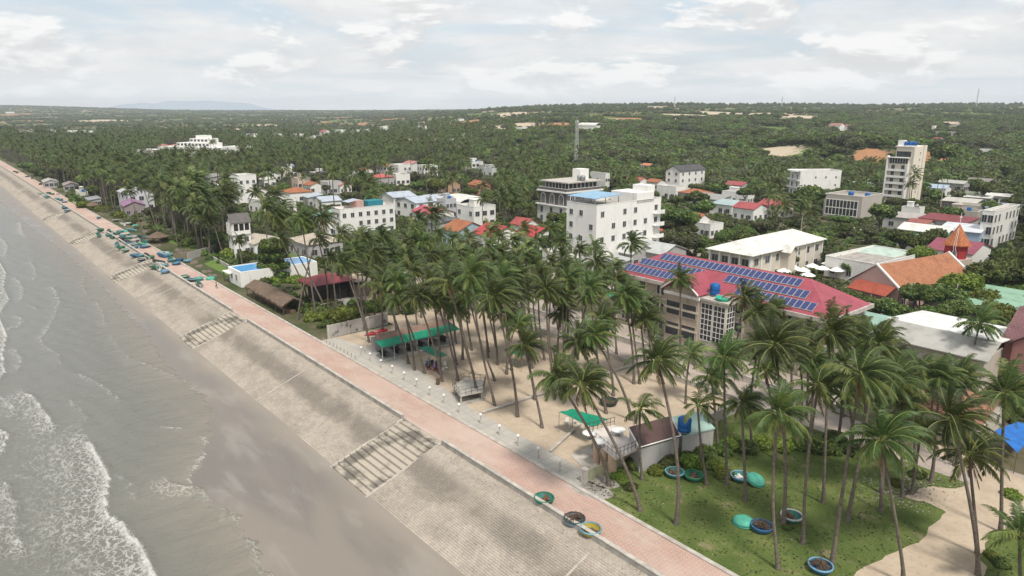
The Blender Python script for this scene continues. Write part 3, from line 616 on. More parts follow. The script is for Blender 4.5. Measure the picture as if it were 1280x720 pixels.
for i, (cx, cy) in enumerate(CROWNS):
    z = random.uniform(10.5, 14.5) if cx < 800 else random.uniform(9, 12.5)
    tp = P(cx+random.uniform(-3, 3), cy+random.uniform(-3, 3), z); b = Vector((tp.x+random.uniform(.2, 2.2), tp.y+random.uniform(-.8, 1.2), 0))
    s_, v_ = SV(b.x, b.y)
    if v_ < 9.5: continue
    g = ('coconut palm in the dense grove between the promenade and the red solar roof', 'palms of the dense grove') if cx < 800 else ('coconut palm in the thicket between the grass plot and the red solar roof', 'palms before the solar roof')
    palm(b, tp, (CR_HI[i % 8] if tp.y < 115 else CR_MD[i % 5]), g[0], g[1], seed=500+i, sc=random.uniform(.72, 1.0), nuts=tp.y < 110, rz=random.uniform(-.5, .5))
N_EXPL = len(NEAR)+len(CROWNS)
# ================================================================ LEAFY TREES
def leafy_crown(seed, nq, R=(3.2, 3.2, 2.4), q=.42, lobes=9, mat='leaf', flat=.55, name='crown'):
    r = np.random.default_rng(seed)
    c = r.normal(size=(lobes, 3)); c /= np.linalg.norm(c, axis=1)[:, None]; c[:, 2] = np.abs(c[:, 2])*.8-.15
    c *= r.uniform(.35, .68, (lobes, 1)); rad = r.uniform(.30, .52, lobes); ltone = r.uniform(.0, .75, lobes)
    k = r.choice(lobes, nq, p=rad**2/np.sum(rad**2))
    d = r.normal(size=(nq, 3)); d /= np.linalg.norm(d, axis=1)[:, None]
    rr = rad[k]*(1-.45*r.random(nq)**2)*(1+.18*np.sin(d[:, 0]*7+k)*np.sin(d[:, 1]*6+2*k))
    p = c[k]+d*rr[:, None]; inside = np.zeros(nq, bool)
    for j in range(lobes): inside |= (np.linalg.norm(p-c[j], axis=1) < rad[j]*.72) & (k != j)
    keep = ~inside | (r.random(nq) < .12); p = p[keep]; d = d[keep]; k = k[keep]; n = len(p)
    p = p*np.array(R)*1.15
    nr = d+r.normal(size=(n, 3))*.75+np.array([0, 0, .5]); nr /= np.linalg.norm(nr, axis=1)[:, None]
    a = np.cross(nr, r.normal(size=(n, 3))); a /= np.linalg.norm(a, axis=1)[:, None]; b = np.cross(nr, a)
    sz = q*r.uniform(.5, 1.25, (n, 1)); a *= sz*.6; b *= sz*.42
    V = np.stack([p-a-b*.3, p+b-a*.1, p+a+b*.2, p-b], 1).reshape(-1, 3); F = np.arange(n*4).reshape(n, 4)
    tone = np.clip(ltone[k]+r.uniform(-.2, .3, n), 0, 1); tip = np.clip(r.random(n)**3*.9*(d[:, 2] > 0), 0, 1)
    return np_mesh(name, V, F, M[mat], attr={'tone': ('FACE', tone), 'tip': ('FACE', tip)})
def limb_trunk(seed, h, spread, r0=.22):
    r = random.Random(seed); mb = MB(); mb.tube([(0, 0, -.3), (r.uniform(-.1, .1), .05, h*.5), (r.uniform(-.2, .2), 0, h)], [r0*1.25, r0, r0*.7], 8)
    for k in range(5):
        a = k*1.256+r.uniform(-.3, .3); e = spread*r.uniform(.7, 1)
        mb.tube([(0, 0, h*.8), (math.cos(a)*e*.5, math.sin(a)*e*.5, h+e*.35), (math.cos(a)*e, math.sin(a)*e, h+e*r.uniform(.6, 1.0))], [r0*.6, r0*.4, r0*.14], 6)
    return mb.mesh('trunk', M['bark'])
LT_TR = [limb_trunk(i, 2.6+.5*i, 2.2) for i in range(3)]
LT_HI = [leafy_crown(10+i, 7000, q=.42, lobes=(11, 9, 13)[i % 3], mat=('leaf', 'leaf', 'olive', 'lime', 'leaf')[i]) for i in range(5)]
LT_MD = [leafy_crown(30+i, 2400, q=.7, lobes=8+i, mat=('leaf', 'leaf', 'olive', 'leaf')[i]) for i in range(4)]
SH_HI = [leafy_crown(70+i, 3000, R=(1.3, 1.3, .9), q=.3, lobes=8, mat=('leaf', 'leaf', 'lime')[i], name='foliage') for i in range(3)]
LT_LO = [leafy_crown(50+i, 650, q=1.25, lobes=6+i, mat=('leaf', 'leaf', 'olive')[i]) for i in range(3)]
def leafy(base, crown, sc, label, group, seed=0, h=None, name='leafy_tree', sz=(1, 1, 1)):
    r = random.Random(seed); o = thing(name, label, 'tree', base, r.uniform(0, 6.28), group)
    tr = seed % 3; th = 2.6+.5*tr
    obj('trunk', LT_TR[tr], o, scale=sc)
    obj('crown', crown, o, loc=(0, 0, (th+1.5)*sc), scale=(sc*sz[0], sc*sz[1], sc*sz[2]))
    return o
# explicit leafy trees: crown centre px, width px, kind, label
LEAFY = [
 (1085, 385, 40, 0, 'round green tree between the solar roof corner and the church gable'), (1115, 392, 45, 0, 'green tree under the orange church roof, left'), (1150, 378, 50, 4, 'dark green tree along the church nave'), (1180, 372, 50, 0, 'leafy tree under the middle of the church roof'),
 (1205, 362, 50, 3, 'bright lime green tree in front of the church tower'), (1235, 350, 48, 0, 'broad green tree right of the red church tower'), (1262, 345, 50, 4, 'broad tree at the right edge behind the green roof'), (1230, 378, 40, 3, 'lime green tree above the white shed'), (1195, 395, 42, 4, 'dark tree behind the big white shed'), (1265, 330, 40, 0, 'tree beside the maroon roofed house'),
 (1240, 395, 42, 3, 'yellow green crown right above the shed roof'), (1108, 420, 38, 0, 'tree at the left end of the white shed'), (1090, 425, 30, 0, 'tree touching the wall of the red roofed building'), (1140, 402, 36, 4, 'tree tucked between church and shed'), (1165, 400, 34, 0, 'low tree behind the shed ridge'),
 (1190, 470, 26, 3, 'bright yellow green bush tree under the shed eave'), (1205, 480, 24, 3, 'second yellow green bush tree by the lone palm'), (985, 328, 24, 2, 'sparse olive tree before the cream building porch'), (1040, 322, 26, 2, 'sparse olive tree beside the cream building parasols'), (860, 305, 34, 2, 'greyish sparse tree left of the cream building'), (835, 300, 30, 2, 'grey green scrubby tree above the solar roof'), (1060, 335, 22, 0, 'small tree in front of the church gable'),
 (712, 290, 42, 0, 'fresh green round tree in front of the white hotel'), (735, 300, 34, 4, 'dark tree at the hotel base'), (690, 300, 30, 0, 'green tree left of the hotel'), (1015, 250, 44, 4, 'spreading dark tree before the white block with balconies'), (850, 280, 45, 4, 'big dark tree right of the hotel'), (830, 270, 40, 0, 'dense green tree behind the hotel corner'), (880, 262, 34, 0, 'tree before the red roofed cottages'),
 (905, 300, 30, 0, 'green tree behind the cream hip roof'), (930, 290, 28, 4, 'dark tree behind the cream roof ridge'), (870, 250, 32, 0, 'tree among the mixed roofs'), (1100, 272, 34, 4, 'dark tree at the foot of the tall tower'), (1130, 300, 40, 4, 'dark tree below the tall tower'), (1165, 300, 34, 0, 'green tree between tower and church'), (1150, 322, 30, 3, 'lime topped tree behind the church roof'), (1192, 268, 28, 4, 'round tree right of the tower foot'),
 (1240, 262, 26, 0, 'small round tree by the flat white roofs'), (1185, 200, 36, 4, 'large dark tree beside the orange earth bank'), (400, 280, 20, 0, 'small tree before the green roofed house'), (385, 285, 26, 0, 'bush tree beside the tan roofed house'), (350, 290, 22, 0, 'shrubby tree behind the white villa'), (545, 232, 30, 3, 'light green tree beside the orange roof'), (530, 205, 20, 0, 'tree by the white villas'), (375, 215, 18, 3, 'lime green tree in the village'),
 (345, 238, 18, 3, 'yellow green tree near the orange roof'), (220, 209, 12, 3, 'bright green tree in the palm forest'), (318, 223, 16, 3, 'lime tree beside the white house block'), (400, 230, 16, 3, 'lime tree in the far village'), (270, 300, 26, 0, 'bushy tree above the garden wall'), (250, 295, 24, 0, 'tree over the boatyard'), (305, 322, 20, 0, 'dark garden tree by the low wall'), (1260, 215, 26, 4, 'dark tree below the hill meadow'), (1230, 240, 24, 4, 'dark tree behind the blue roofed house')]
for i, (cx, cy, wpx, k, lb) in enumerate(LEAFY):
    p = at(cx, cy, 4.0); d = math.hypot(p.x, p.y, HC-p.z); sc = wpx*d/FPX/7.6
    for _ in range(2):
        p = at(cx, cy, 4.3*sc); d = math.hypot(p.x, p.y, HC-p.z); sc = wpx*d/FPX/7.6
    g = Vector((p.x, p.y, tz(p.x, p.y)))
    me = LT_HI[k] if d < 230 else LT_MD[{3: 1, 2: 2, 4: 3}.get(k, 0)]
    if k == 3: me = LT_HI[3]
    leafy(g, me, sc*1.06, lb, 'individual leafy trees', seed=i, sz=(1, 1, .9))
SHRUBS = [(905, 590, 9), (795, 577, 11), (812, 570, 12), (830, 575, 12), (845, 568, 13), (862, 575, 13), (880, 568, 14), (897, 560, 12), (915, 553, 12), (935, 560, 12), (955, 552, 12), (980, 556, 12), (1005, 552, 14), (1030, 560, 13), (770, 590, 8), (780, 598, 7), (790, 605, 7), (820, 585, 9), (1045, 548, 12), (1062, 560, 12), (895, 580, 10),
          (376, 378, 11), (388, 388, 12), (396, 396, 12), (408, 392, 13), (420, 396, 13), (435, 392, 13), (450, 388, 12), (365, 372, 9), (465, 385, 12), (480, 378, 12), (405, 405, 8), (415, 380, 10),
          (252, 302, 10), (240, 305, 10), (262, 305, 10), (232, 300, 9), (270, 312, 9), (290, 318, 11), (300, 330, 8), (316, 345, 7), (345, 350, 9), (330, 352, 8), (360, 345, 9), (150, 270, 8), (110, 258, 9), (100, 250, 8), (128, 262, 7), (90, 245, 7), (310, 318, 9), (370, 350, 9), (985, 655, 5), (1150, 590, 8), (1120, 600, 7), (1250, 700, 9), (1240, 690, 7), (1265, 615, 9)]
SHL = [('hedge shrub behind the round boats on the grass plot', 'hedge shrubs of the grass plot'), ('garden shrub beside the maroon pavilion', 'pavilion garden shrubs'), ('low shrub behind the promenade boats', 'seafront shrubs')]
for i, (cx, cy, wpx) in enumerate(SHRUBS):
    p = at(cx, cy, .5); d = p.length; sc = wpx*(HC/abs(ray(cx, cy)[2]))/FPX/1.5
    lb, g = SHL[0] if i < 21 or i > 49 else SHL[1] if i < 33 else SHL[2]
    o = thing('shrub', lb, 'shrub', Vector((p.x, p.y, tz(p.x, p.y)+.35*sc)), random.uniform(0, 6), g)
    obj('foliage', SH_HI[i % 3 if i % 5 else 2], o, scale=sc*1.15*1.3)

for o in [o for o in list(COL.objects) if 'creeper wrapped' in o.get('label', '')]:
    for k in range(4): obj('creeper', SH_HI[k % 2], o, loc=(0, .2, 1.2+k*2.4), scale=(1.7, 1.7, 1.9), rz=k)
# ================================================================ BUILDINGS (local x along the shore, y inland)
KEEP = []      # (x0, y0, x1, y1, dist) picture boxes that palms in front must not cover
FOOT = []      # footprints (cx, cy, hx, hy, ang)
def window_mesh(w, h, fr=.07, mull=1, m0='frame'):
    mb = MB(); mb.box(-w/2, w/2, -.06, .02, 0, h, 1)
    mb.box(-w/2-fr, w/2+fr, -.10, .02, -fr, 0, 0); mb.box(-w/2-fr, w/2+fr, -.10, .02, h, h+fr, 0)
    for x in [-w/2-fr, w/2]: mb.box(x, x+fr, -.10, .02, 0, h, 0)
    for k in range(mull): x = -w/2+w*(k+1)/(mull+1); mb.box(x-.025, x+.025, -.085, -.055, 0, h, 0)
    return mb.mesh('window', [M[m0], M['glass']])
WINS = {k: window_mesh(*k) for k in [(1.1, 1.3), (1.6, 1.5), (.6, .7), (1.2, 2.0), (2.4, 1.7)]}
WIN_D = window_mesh(1.5, 1.5, .05, 1, 'dsteel')
DOORM = MB(); DOORM.box(-.5, .5, -.05, .02, 0, 2.1); DOORM = DOORM.mesh('door', M['wood'])
def face_windows(root, hx, hy, z0, fh, floors, nx, ny, me, faces='FR', sill=.95, skip=0, seed=0):
    r = random.Random(seed)
    for fl in range(floors):
        z = z0+fl*fh+sill
        for f in faces:
            n = nx if f in 'FB' else ny
            L = (hx if f in 'FB' else hy)*2
            for k in range(n):
                if skip and r.random() < skip: continue
                q = -L/2 + L*(k+.5)/n
                loc, rz = {'F': ((q, -hy, z), 0), 'B': ((q, hy, z), pi), 'R': ((hx, q, z), pi/2), 'L': ((-hx, q, z), -pi/2)}[f]
                obj('window', me, root, loc=loc, rz=rz)
def roof_mb(kind, hx, hy, h, rh, ov=.45, t=.14):
    mb = MB(); X, Y = hx+ov, hy+ov
    if kind == 'gx':
        mb.slab([(-X, -Y, h), (X, -Y, h), (X, 0, h+rh), (-X, 0, h+rh)], t); mb.slab([(X, Y, h), (-X, Y, h), (-X, 0, h+rh+.003), (X, 0, h+rh+.003)], t)
    elif kind == 'gy':
        mb.slab([(X, -Y, h), (X, Y, h), (0, Y, h+rh), (0, -Y, h+rh)], t); mb.slab([(-X, Y, h), (-X, -Y, h), (0, -Y, h+rh+.003), (0, Y, h+rh+.003)], t)
    elif kind == 'hip':
        if X >= Y: a, b = (-(X-Y), 0, h+rh), (X-Y, 0, h+rh)
        else: a, b = (0, -(Y-X), h+rh), (0, Y-X, h+rh)
        c = [(-X, -Y, h), (X, -Y, h), (X, Y, h), (-X, Y, h)]
        vs = c+[a, b]+[(x, y, z-t) for x, y, z in c]
        if X >= Y: fs = [(0, 1, 5, 4), (1, 2, 5), (2, 3, 4, 5), (3, 0, 4)]
        else: fs = [(0, 1, 4), (1, 2, 5, 4), (2, 3, 5), (3, 0, 4, 5)]
        mb.add(vs, fs+[(6, 7, 1, 0), (7, 8, 2, 1), (8, 9, 3, 2), (9, 6, 0, 3), (9, 8, 7, 6)])
    elif kind == 'shed':
        mb.slab([(-X, -Y, h), (X, -Y, h), (X, Y, h+rh), (-X, Y, h+rh)], t)
    elif kind == 'shedx':
        mb.slab([(-X, -Y, h+rh), (X, -Y, h), (X, Y, h), (-X, Y, h+rh)], t)
    elif kind == 'barrel':
        n = 8
        for k in range(n):
            a0, a1 = pi*k/n, pi*(k+1)/n; mb.slab([(-X, -Y*math.cos(a0), h+rh*math.sin(a0)), (X, -Y*math.cos(a0), h+rh*math.sin(a0)), (X, -Y*math.cos(a1), h+rh*math.sin(a1)), (-X, -Y*math.cos(a1), h+rh*math.sin(a1))], t)
    return mb
def body_mb(kind, hx, hy, h, rh):
    mb = MB(); mb.box(-hx, hx, -hy, hy, -1.5, h-.14 if kind != 'flat' else h)
    hh = h-.14
    if kind == 'gx':
        for x in (-hx, hx): mb.add([(x, -hy, hh), (x, hy, hh), (x, 0, hh+rh*.96)], [(0, 1, 2)])
    if kind == 'gy':
        for y in (-hy, hy): mb.add([(-hx, y, hh), (hx, y, hh), (0, y, hh+rh*.96)], [(0, 1, 2)])
    if kind == 'shed':
        mb.add([(-hx, -hy, hh), (hx, -hy, hh), (hx, hy, hh), (-hx, hy, hh), (hx, hy, hh+rh*.96), (-hx, hy, hh+rh*.96)], [(1, 2, 4), (0, 5, 3), (3, 2, 4, 5)])
    if kind == 'shedx':
        mb.add([(-hx, -hy, hh), (hx, -hy, hh), (hx, hy, hh), (-hx, hy, hh), (-hx, -hy, hh+rh*.96), (-hx, hy, hh+rh*.96)], [(0, 1, 4), (2, 3, 5), (3, 0, 4, 5)])
    if kind == 'flat':
        p = .12; e = .8
        for a in [(-hx, hx, -hy, -hy+p), (-hx, hx, hy-p, hy), (-hx, -hx+p, -hy+p, hy-p), (hx-p, hx, -hy+p, hy-p)]: mb.box(*a, h, h+e)
    return mb
def house(name, label, C, h, ws=None, dv=None, L=None, R=None, roof='flat', rh=1.6, rc=(.5, .5, .5), wc=(.78, .77, .74), rk='sheet', floors=1, nx=2, ny=2, wk=(1.1, 1.3), faces='FRL', rot=0, skip=0, cat='house', group=None, keep=1, ov=.45, pos=None, flatc=None):
    if pos is None: c = at(C[0], C[1], h)
    else: c = Vector((pos[0], pos[1], tz(pos[0], pos[1])+h))
    s, v = SV(c.x, c.y)
    def onplane(q):
        p = P(q[0], q[1], c.z); return SV(p.x, p.y)
    if L: ws = max(3, s-onplane(L)[0])
    if R: dv = max(3, onplane(R)[1]-v)
    hx, hy = ws/2, dv/2; cr, sr = math.cos(rot), math.sin(rot)
    lx, ly = -hx*cr-hy*sr, -hx*sr+hy*cr
    w = W(s+lx, v+ly); w.z = c.z-h
    o = thing(name, label, cat, w, ANG+rot, group)
    body_mb(roof, hx, hy, h, rh).build('wall', wallm(wc), o)
    if roof != 'flat': roof_mb(roof, hx, hy, h, rh, ov).build('roof', roofm(rc, rk, 0 if roof != 'gx' else 0), o)
    else:
        m2 = MB(); m2.box(-hx+.12, hx-.12, -hy+.12, hy-.12, h-.1, h+.05); m2.build('roof', flatc or M['concrete'], o)
        m3 = MB(); e = .06
        for a in [(-hx-e, hx+e, -hy-e, -hy+.16), (-hx-e, hx+e, hy-.16, hy+e), (-hx-e, -hx+.16, -hy+.16, hy-.16), (hx-.16, hx+e, -hy+.16, hy-.16)]: m3.box(*a, h+.8, h+.9)
        m3.build('parapet_cap', M['white'], o)
    fh = h/max(1, floors)
    if nx or ny: face_windows(o, hx, hy, 0, fh, floors, nx, ny, WINS[wk], faces, min(.95, fh*.3), skip, int(C[0]) if C else 0)
    if h > 2.8 and floors: obj('door', DOORM, o, loc=(hx*.45, -hy, 0))
    FOOT.append((w.x, w.y, hx, hy, ANG+rot))
    xs, ys, ds = proj([w.x+a*hx*1.0*math.cos(ANG+rot)-b*hy*math.sin(ANG+rot) for a in (-1, 1) for b in (-1, 1)]*2, [w.y+a*hx*math.sin(ANG+rot)+b*hy*math.cos(ANG+rot) for a in (-1, 1) for b in (-1, 1)]*2, [w.z+h*(.7 if keep < 1 else .5)]*4+[w.z+h+rh*.6]*4)
    if keep: KEEP.append((xs.min(), ys.min(), xs.max(), ys.max(), ds.mean(), keep))
    o['_hx'] = hx; o['_hy'] = hy
    return o
def flash(o): return o['_hx'], o['_hy']
WH = (.80, .79, .76); CRM = (.62, .57, .48); PNK = (.55, .36, .31); GRY = (.42, .41, .40); BLU = (.30, .42, .52); DGR = (.10, .10, .11)
R_RED = (.36, .075, .08); R_ORG = (.45, .17, .08); R_MAR = (.22, .04, .05); R_WHT = (.68, .67, .62); R_BLU = (.42, .47, .54); R_GRN = (.22, .42, .33); R_GRY = (.30, .29, .28); R_TAN = (.45, .38, .30); R_BRN = (.09, .05, .045)
def tank(name, label, w, r=.75, h=1.5, m='bluetank', group=None):
    o = thing(name, label, 'water tank', w, 0, group); mb = MB()
    mb.lathe([(r*.9, .25), (r, .3), (r, h*.5), (r*.97, h*.52), (r, h*.54), (r, h+.2), (r*.6, h+.4), (.15, h+.48), (.001, h+.5)], 20); mb.build('drum', M[m], o)
    mb = MB()
    for a in range(4): mb.box(r*.75*math.cos(a*pi/2+.7)-.04, r*.75*math.cos(a*pi/2+.7)+.04, r*.75*math.sin(a*pi/2+.7)-.04, r*.75*math.sin(a*pi/2+.7)+.04, 0, .3)
    mb.lathe([(r*.95, .22), (r*.95, .28)], 20); mb.build('stand', M['steel'], o); return o
# ---- building with red roof and solar panels
zE, zR = 9.5, 13.3
o = site('school_building', 'large beige building with long red hip roof carrying rows of solar panels', 'building', -13.5, 59.)
hx, hy = 19.5, 6.0
mb = MB(); mb.box(-hx, hx, -hy, hy, -1, zE-.3); mb.build('wall', M['beige'], o)
rm = roofm((.33, .07, .095), 'sheet')
roof_mb('hip', hx, hy, zE, zR-zE, .7, .12).build('roof', rm, o)
mb = MB()
for a in [(-hx-.9, hx+.9, -hy-.9, -hy-.62), (-hx-.9, hx+.9, hy+.62, hy+.9), (-hx-.9, -hx-.62, -hy-.62, hy+.62), (hx+.62, hx+.9, -hy-.62, hy+.62)]: mb.box(*a, zE-.5, zE+.12)
mb.box(-hx-.6, hx+.6, -hy-.6, hy+.6, zE-.45, zE-.3); mb.build('gutter_cornice', M['lconcrete'], o)
Y_ = hy+.7; sl = (zR-zE)/Y_; al = math.atan(sl)
def solar(nm, x0, x1, d0, n):
    """row of n panels from x0 to x1, lower edge d0 metres up the slope"""
    w = (x1-x0)/n; mb = MB(); ms = MB()
    for k in range(n):
        p = []
        for (x, d) in ((x0+k*w+.03, d0), (x0+(k+1)*w-.03, d0), (x0+(k+1)*w-.03, d0+1.75), (x0+k*w+.03, d0+1.75)):
            p.append((x, -Y_+d*math.cos(al)-.12*math.sin(al), zE+d*math.sin(al)+.12*math.cos(al)+.02))
        mb.slab(p, .04, 0)
        q = []
        for (x, d) in ((x0+k*w+.07, d0+.05), (x0+(k+1)*w-.07, d0+.05), (x0+(k+1)*w-.07, d0+1.70), (x0+k*w+.07, d0+1.70)):
            q.append((x, -Y_+d*math.cos(al)-.13*math.sin(al), zE+d*math.sin(al)+.13*math.cos(al)+.03))
        mb.slab(q, .01, 1)
    mb.build('solar_panel_row', [M['frame'], SOL], o)
t = NT('solar_cells'); b = t.n.new('ShaderNodeTexBrick'); t.l(t.co, b.inputs[0]); b.offset = 0; b.inputs['Scale'].default_value = 1; b.inputs['Brick Width'].default_value = .17; b.inputs['Row Height'].default_value = .17
b.inputs['Mortar Size'].default_value = .008; b.inputs['Color1'].default_value = (.014, .028, .13, 1); b.inputs['Color2'].default_value = (.018, .034, .15, 1); b.inputs['Mortar'].default_value = (.1, .12, .2, 1); SOL = t.out(b.outputs['Color'], .2, .5)
solar('a', -13.6, 12.8, 5.35, 27); solar('b', -16.6, -3.0, 3.15, 14); solar('b2', 1.0, 15.0, 3.15, 14); solar('c', -18.6, -7.8, .95, 11); solar('c2', 4.2, 17.2, .95, 13)
# central seaward wing
mb = MB(); mb.box(-6.2, 0.2, -hy-3.2, -hy, -1, zE-.3); mb.build('wing_wall', M['beige'], o)
mb = MB(); X0, X1, yf = -6.8, .4, -hy-3.8; xm = (X0+X1)/2
mb.slab([(X1, yf, zE), (X1, -hy+2, zE), (xm, -hy+3.6, zE+2.6), (xm, yf, zE+2.6)], .12); mb.slab([(X0, -hy+2, zE), (X0, yf, zE), (xm, yf, zE+2.603), (xm, -hy+3.6, zE+2.603)], .12); mb.build('wing_roof', rm, o)
mb = MB(); mb.add([(-6.2, -hy-3.2, zE-.3), (.2, -hy-3.2, zE-.3), (xm, -hy-3.2, zE+2.3)], [(0, 1, 2)]); mb.build('gable_wall', M['beige'], o)
mb = MB()
for sx in (X0, X1): mb.slab([(sx-.0, yf-.05, zE+.18), (sx, yf+.2, zE+.18), (xm, yf+.2, zE+2.8), (xm, yf-.05, zE+2.8)], .22)
mb.box(-6.5, .5, -hy-3.5, -hy-3.2, zE-.8, zE-.3); mb.build('gable_trim', M['white'], o)
mb = MB(); mb.box(.2, 5.0, -hy-2.6, -hy+.0, -1, zE-.7); mb.build('bay_wall', M['cream'], o)
mb = MB(); mb.box(-.1, 5.4, -hy-3.0, -hy+.9, zE-.7, zE-.35); mb.build('bay_roof', M['lconcrete'], o)
wm = MB(); wm.box(-1, 1, -.03, .0, 0, 6.2, 1)
for k in range(4): wm.box(-1.06+k*.68, -.98+k*.68, -.09, 0, 0, 6.2, 0)
for k in range(8): wm.box(-1.06, 1.06, -.085, 0, k*.87, k*.87+.1, 0)
wm = wm.mesh('mullioned_window', [M['white'], M['glass']])
for x in (1.5, 3.8): obj('mullioned_window', wm, o, loc=(x, -hy-2.6, 2.2))
obj('mullioned_window', wm, o, loc=(5.0, -hy-1.4, 2.2), rz=pi/2)
face_windows(o, hx, hy, 0, 3.1, 3, 10, 4, WINS[(1.6, 1.5)], 'FR', 1.0)
big = window_mesh(2.6, 2.2, .12, 0, 'beige')
for x in (-4.6, -1.4):
    for z in (5.4, 1.8): obj('window', big, o, loc=(x, -hy-3.2, z))
mb = MB()
for z in (3.1, 6.3): mb.box(-hx-.06, hx+.06, -hy-.1, -hy, z, z+.22); mb.box(hx, hx+.1, -hy, hy, z, z+.22); mb.box(-6.3, .3, -hy-3.32, -hy-3.2, z, z+.35)
for k in range(13):
    x = -hx+k*hx/6
    if not -6.6 < x < 5.2: mb.box(x-.15, x+.15, -hy-.16, -hy-.1, -1, zE-.46)
mb.build('facade_band', M['cream'], o)
w0 = o.matrix_basis
def onsite(root, p):
    m = Matrix.Translation(root.location) @ Matrix.Rotation(root.rotation_euler[2], 4, 'Z'); return m @ Vector(p)
tank('water_tank', 'blue plastic water tank on the flat bay of the red roofed building', onsite(o, (1.2, -hy-.4, zE-.35)), .8, 1.7)
bw = thing('basin', 'round mint green basin on the flat bay roof beside the blue tank', 'basin', onsite(o, (3.6, -hy-1.6, zE-.35)))
mb = MB(); mb.lathe([(.001, .05), (.9, .06), (1.2, .5), (1.25, .5), (.95, .0), (.001, 0)], 20); mb.build('bowl', M['mint'], bw)
FOOT.append((o.location.x, o.location.y, 20, 9, ANG))
KEEP.append((836, 316, 1092, 345, 115, 1)); KEEP.append((985, 345, 1092, 395, 100, 1)); KEEP.append((866, 350, 925, 378, 95, 1)); KEEP.append((838, 385, 880, 420, 95, .6))
# ---- cream two storey building with white hip roof
o = house('guesthouse', 'cream two storey building with wide white hip roof and gabled porch', (939, 319), 7.2, L=(890, 310), R=(1046, 301), roof='hip', rh=2.4, rc=R_WHT, wc=CRM, floors=2, nx=4, ny=7, wk=(1.6, 1.5), cat='building', ov=.9)
hx, hy = flash(o)
mb = MB(); mb.slab([(hx+3, -hy*.15-2, 6.6), (hx+3, -hy*.15, 8.2), (hx-1.5, -hy*.15, 8.2), (hx-1.5, -hy*.15-2, 6.6)][::-1], .14); mb.slab([(hx+3, -hy*.15, 8.2), (hx+3, -hy*.15+2, 6.6), (hx-1.5, -hy*.15+2, 6.6), (hx-1.5, -hy*.15, 8.2)][::-1], .14); mb.build('porch_roof', roofm(R_WHT), o)
mb = MB(); mb.box(hx, hx+2.4, -hy*.15-1.6, -hy*.15+1.6, 0, 6.5); mb.add([(hx+2.4, -hy*.15-1.6, 6.5), (hx+2.4, -hy*.15+1.6, 6.5), (hx+2.4, -hy*.15, 7.9)], [(0, 1, 2)]); mb.build('porch_wall', M['cream'], o)
mb = MB()
for k in range(9):
    y = -hy+hy*2*k/8; mb.box(hx+.0, hx+.35, y-.18, y+.18, 0, 7.0)
for k in range(5): x = -hx+hx*2*k/4; mb.box(x-.18, x+.18, -hy-.35, -hy, 0, 7.0)
mb.build('pilaster', M['white'], o)
# parasols in its yard
def parasol_mesh():
    mb = MB(); mb.lathe([(.001, 2.9), (.8, 2.6), (1.7, 2.15), (1.7, 2.11), (.8, 2.55), (.001, 2.84)], 8, smooth=False); a = mb.mesh('canopy', M['white']); mb = MB(); mb.tube([(0, 0, 0), (0, 0, 2.85)], .035, 6, 0); return a, mb.mesh('pole', M['steel'])
pc, pp_ = parasol_mesh(); PARW = wallm((.8, .8, .78)); pc.materials[0] = PARW
for (x, y) in [(968, 334), (980, 337), (992, 333), (1004, 336), (1016, 331), (1028, 334), (1036, 328), (1010, 342), (1046, 336), (960, 341)]:
    p = at(x, y, 2.5); u = thing('parasol', 'white parasol in the yard of the cream building', 'parasol', (p.x, p.y, 0), .3, 'white parasols in the yard'); obj('canopy', pc, u); obj('pole', pp_, u)
KEEP.append((955, 322, 1050, 345, 130, .8))
# ---- church
a = P(1096, 331, 9.4); b = P(1186, 316, 9.4); d = (b-a); Ln = d.length; ang = math.atan2(d.y, d.x)
o = thing('church', 'church nave with steep orange tiled roof and pale gable front', 'church', (a.x, a.y, 0), ang-pi/2)
hx = 5.0; tile = roofm((.46, .195, .10), 'tile')
mb = MB(); mb.box(-hx, hx, 0, Ln, -1, 5.4); mb.add([(-hx, 0, 5.4), (hx, 0, 5.4), (0, 0, 9.2)], [(0, 1, 2)]); mb.add([(-hx, Ln, 5.4), (hx, Ln, 5.4), (0, Ln, 9.2)], [(0, 1, 2)]); mb.build('wall', wallm((.55, .38, .34)), o)
mb = MB(); mb.slab([(hx+.8, .3, 5.2), (hx+.8, Ln-.3, 5.2), (0, Ln-.3, 9.4), (0, .3, 9.4)], .16); mb.slab([(-hx-.8, Ln-.3, 5.2), (-hx-.8, .3, 5.2), (0, .3, 9.403), (0, Ln-.3, 9.403)], .16); mb.build('roof', tile, o)
mb = MB()
for y0 in (-.25, Ln-.3):
    for sx in (-1, 1): mb.slab([(sx*(hx+1), y0, 5.3), (sx*(hx+1), y0+.5, 5.3), (0, y0+.5, 9.75), (0, y0, 9.75)], .35)
mb.build('gable_coping', M['white'], o)
mb = MB(); mb.slab([(-hx*.7, -.2, 6.0), (-hx*.7, -3.2, 4.6), (hx*.9, -3.2, 4.6), (hx*.9, -.2, 6.0)], .15); mb.build('porch_roof', roofm((.45, .1, .06), 'tile'), o)
mb = MB()
for k in range(4): mb.tube([(-3+k*2.3, -2.9, 0), (-3+k*2.3, -2.9, 4.5)], .16, 8)
mb.build('porch_column', M['white'], o)
for k in range(6):
    obj('window', WINS[(1.2, 2.0)], o, loc=(hx, 1.8+k*(Ln-3)/5.5, 1.6), rz=pi/2)
KEEP.append((1088, 316, 1200, 372, 130, 1)); FOOT.append((a.x+d.x/2, a.y+d.y/2, 6, Ln/2+2, ang-pi/2))
tw = b + d.normalized()*3.6 + Vector((d.y, -d.x, 0)).normalized()*-.6
zs = [zrow(tw.x, tw.y, q) for q in (337, 322, 305, 280, 270)]
o = thing('bell_tower', 'red church bell tower with orange octagonal spire', 'tower', (tw.x, tw.y, 0), ang)
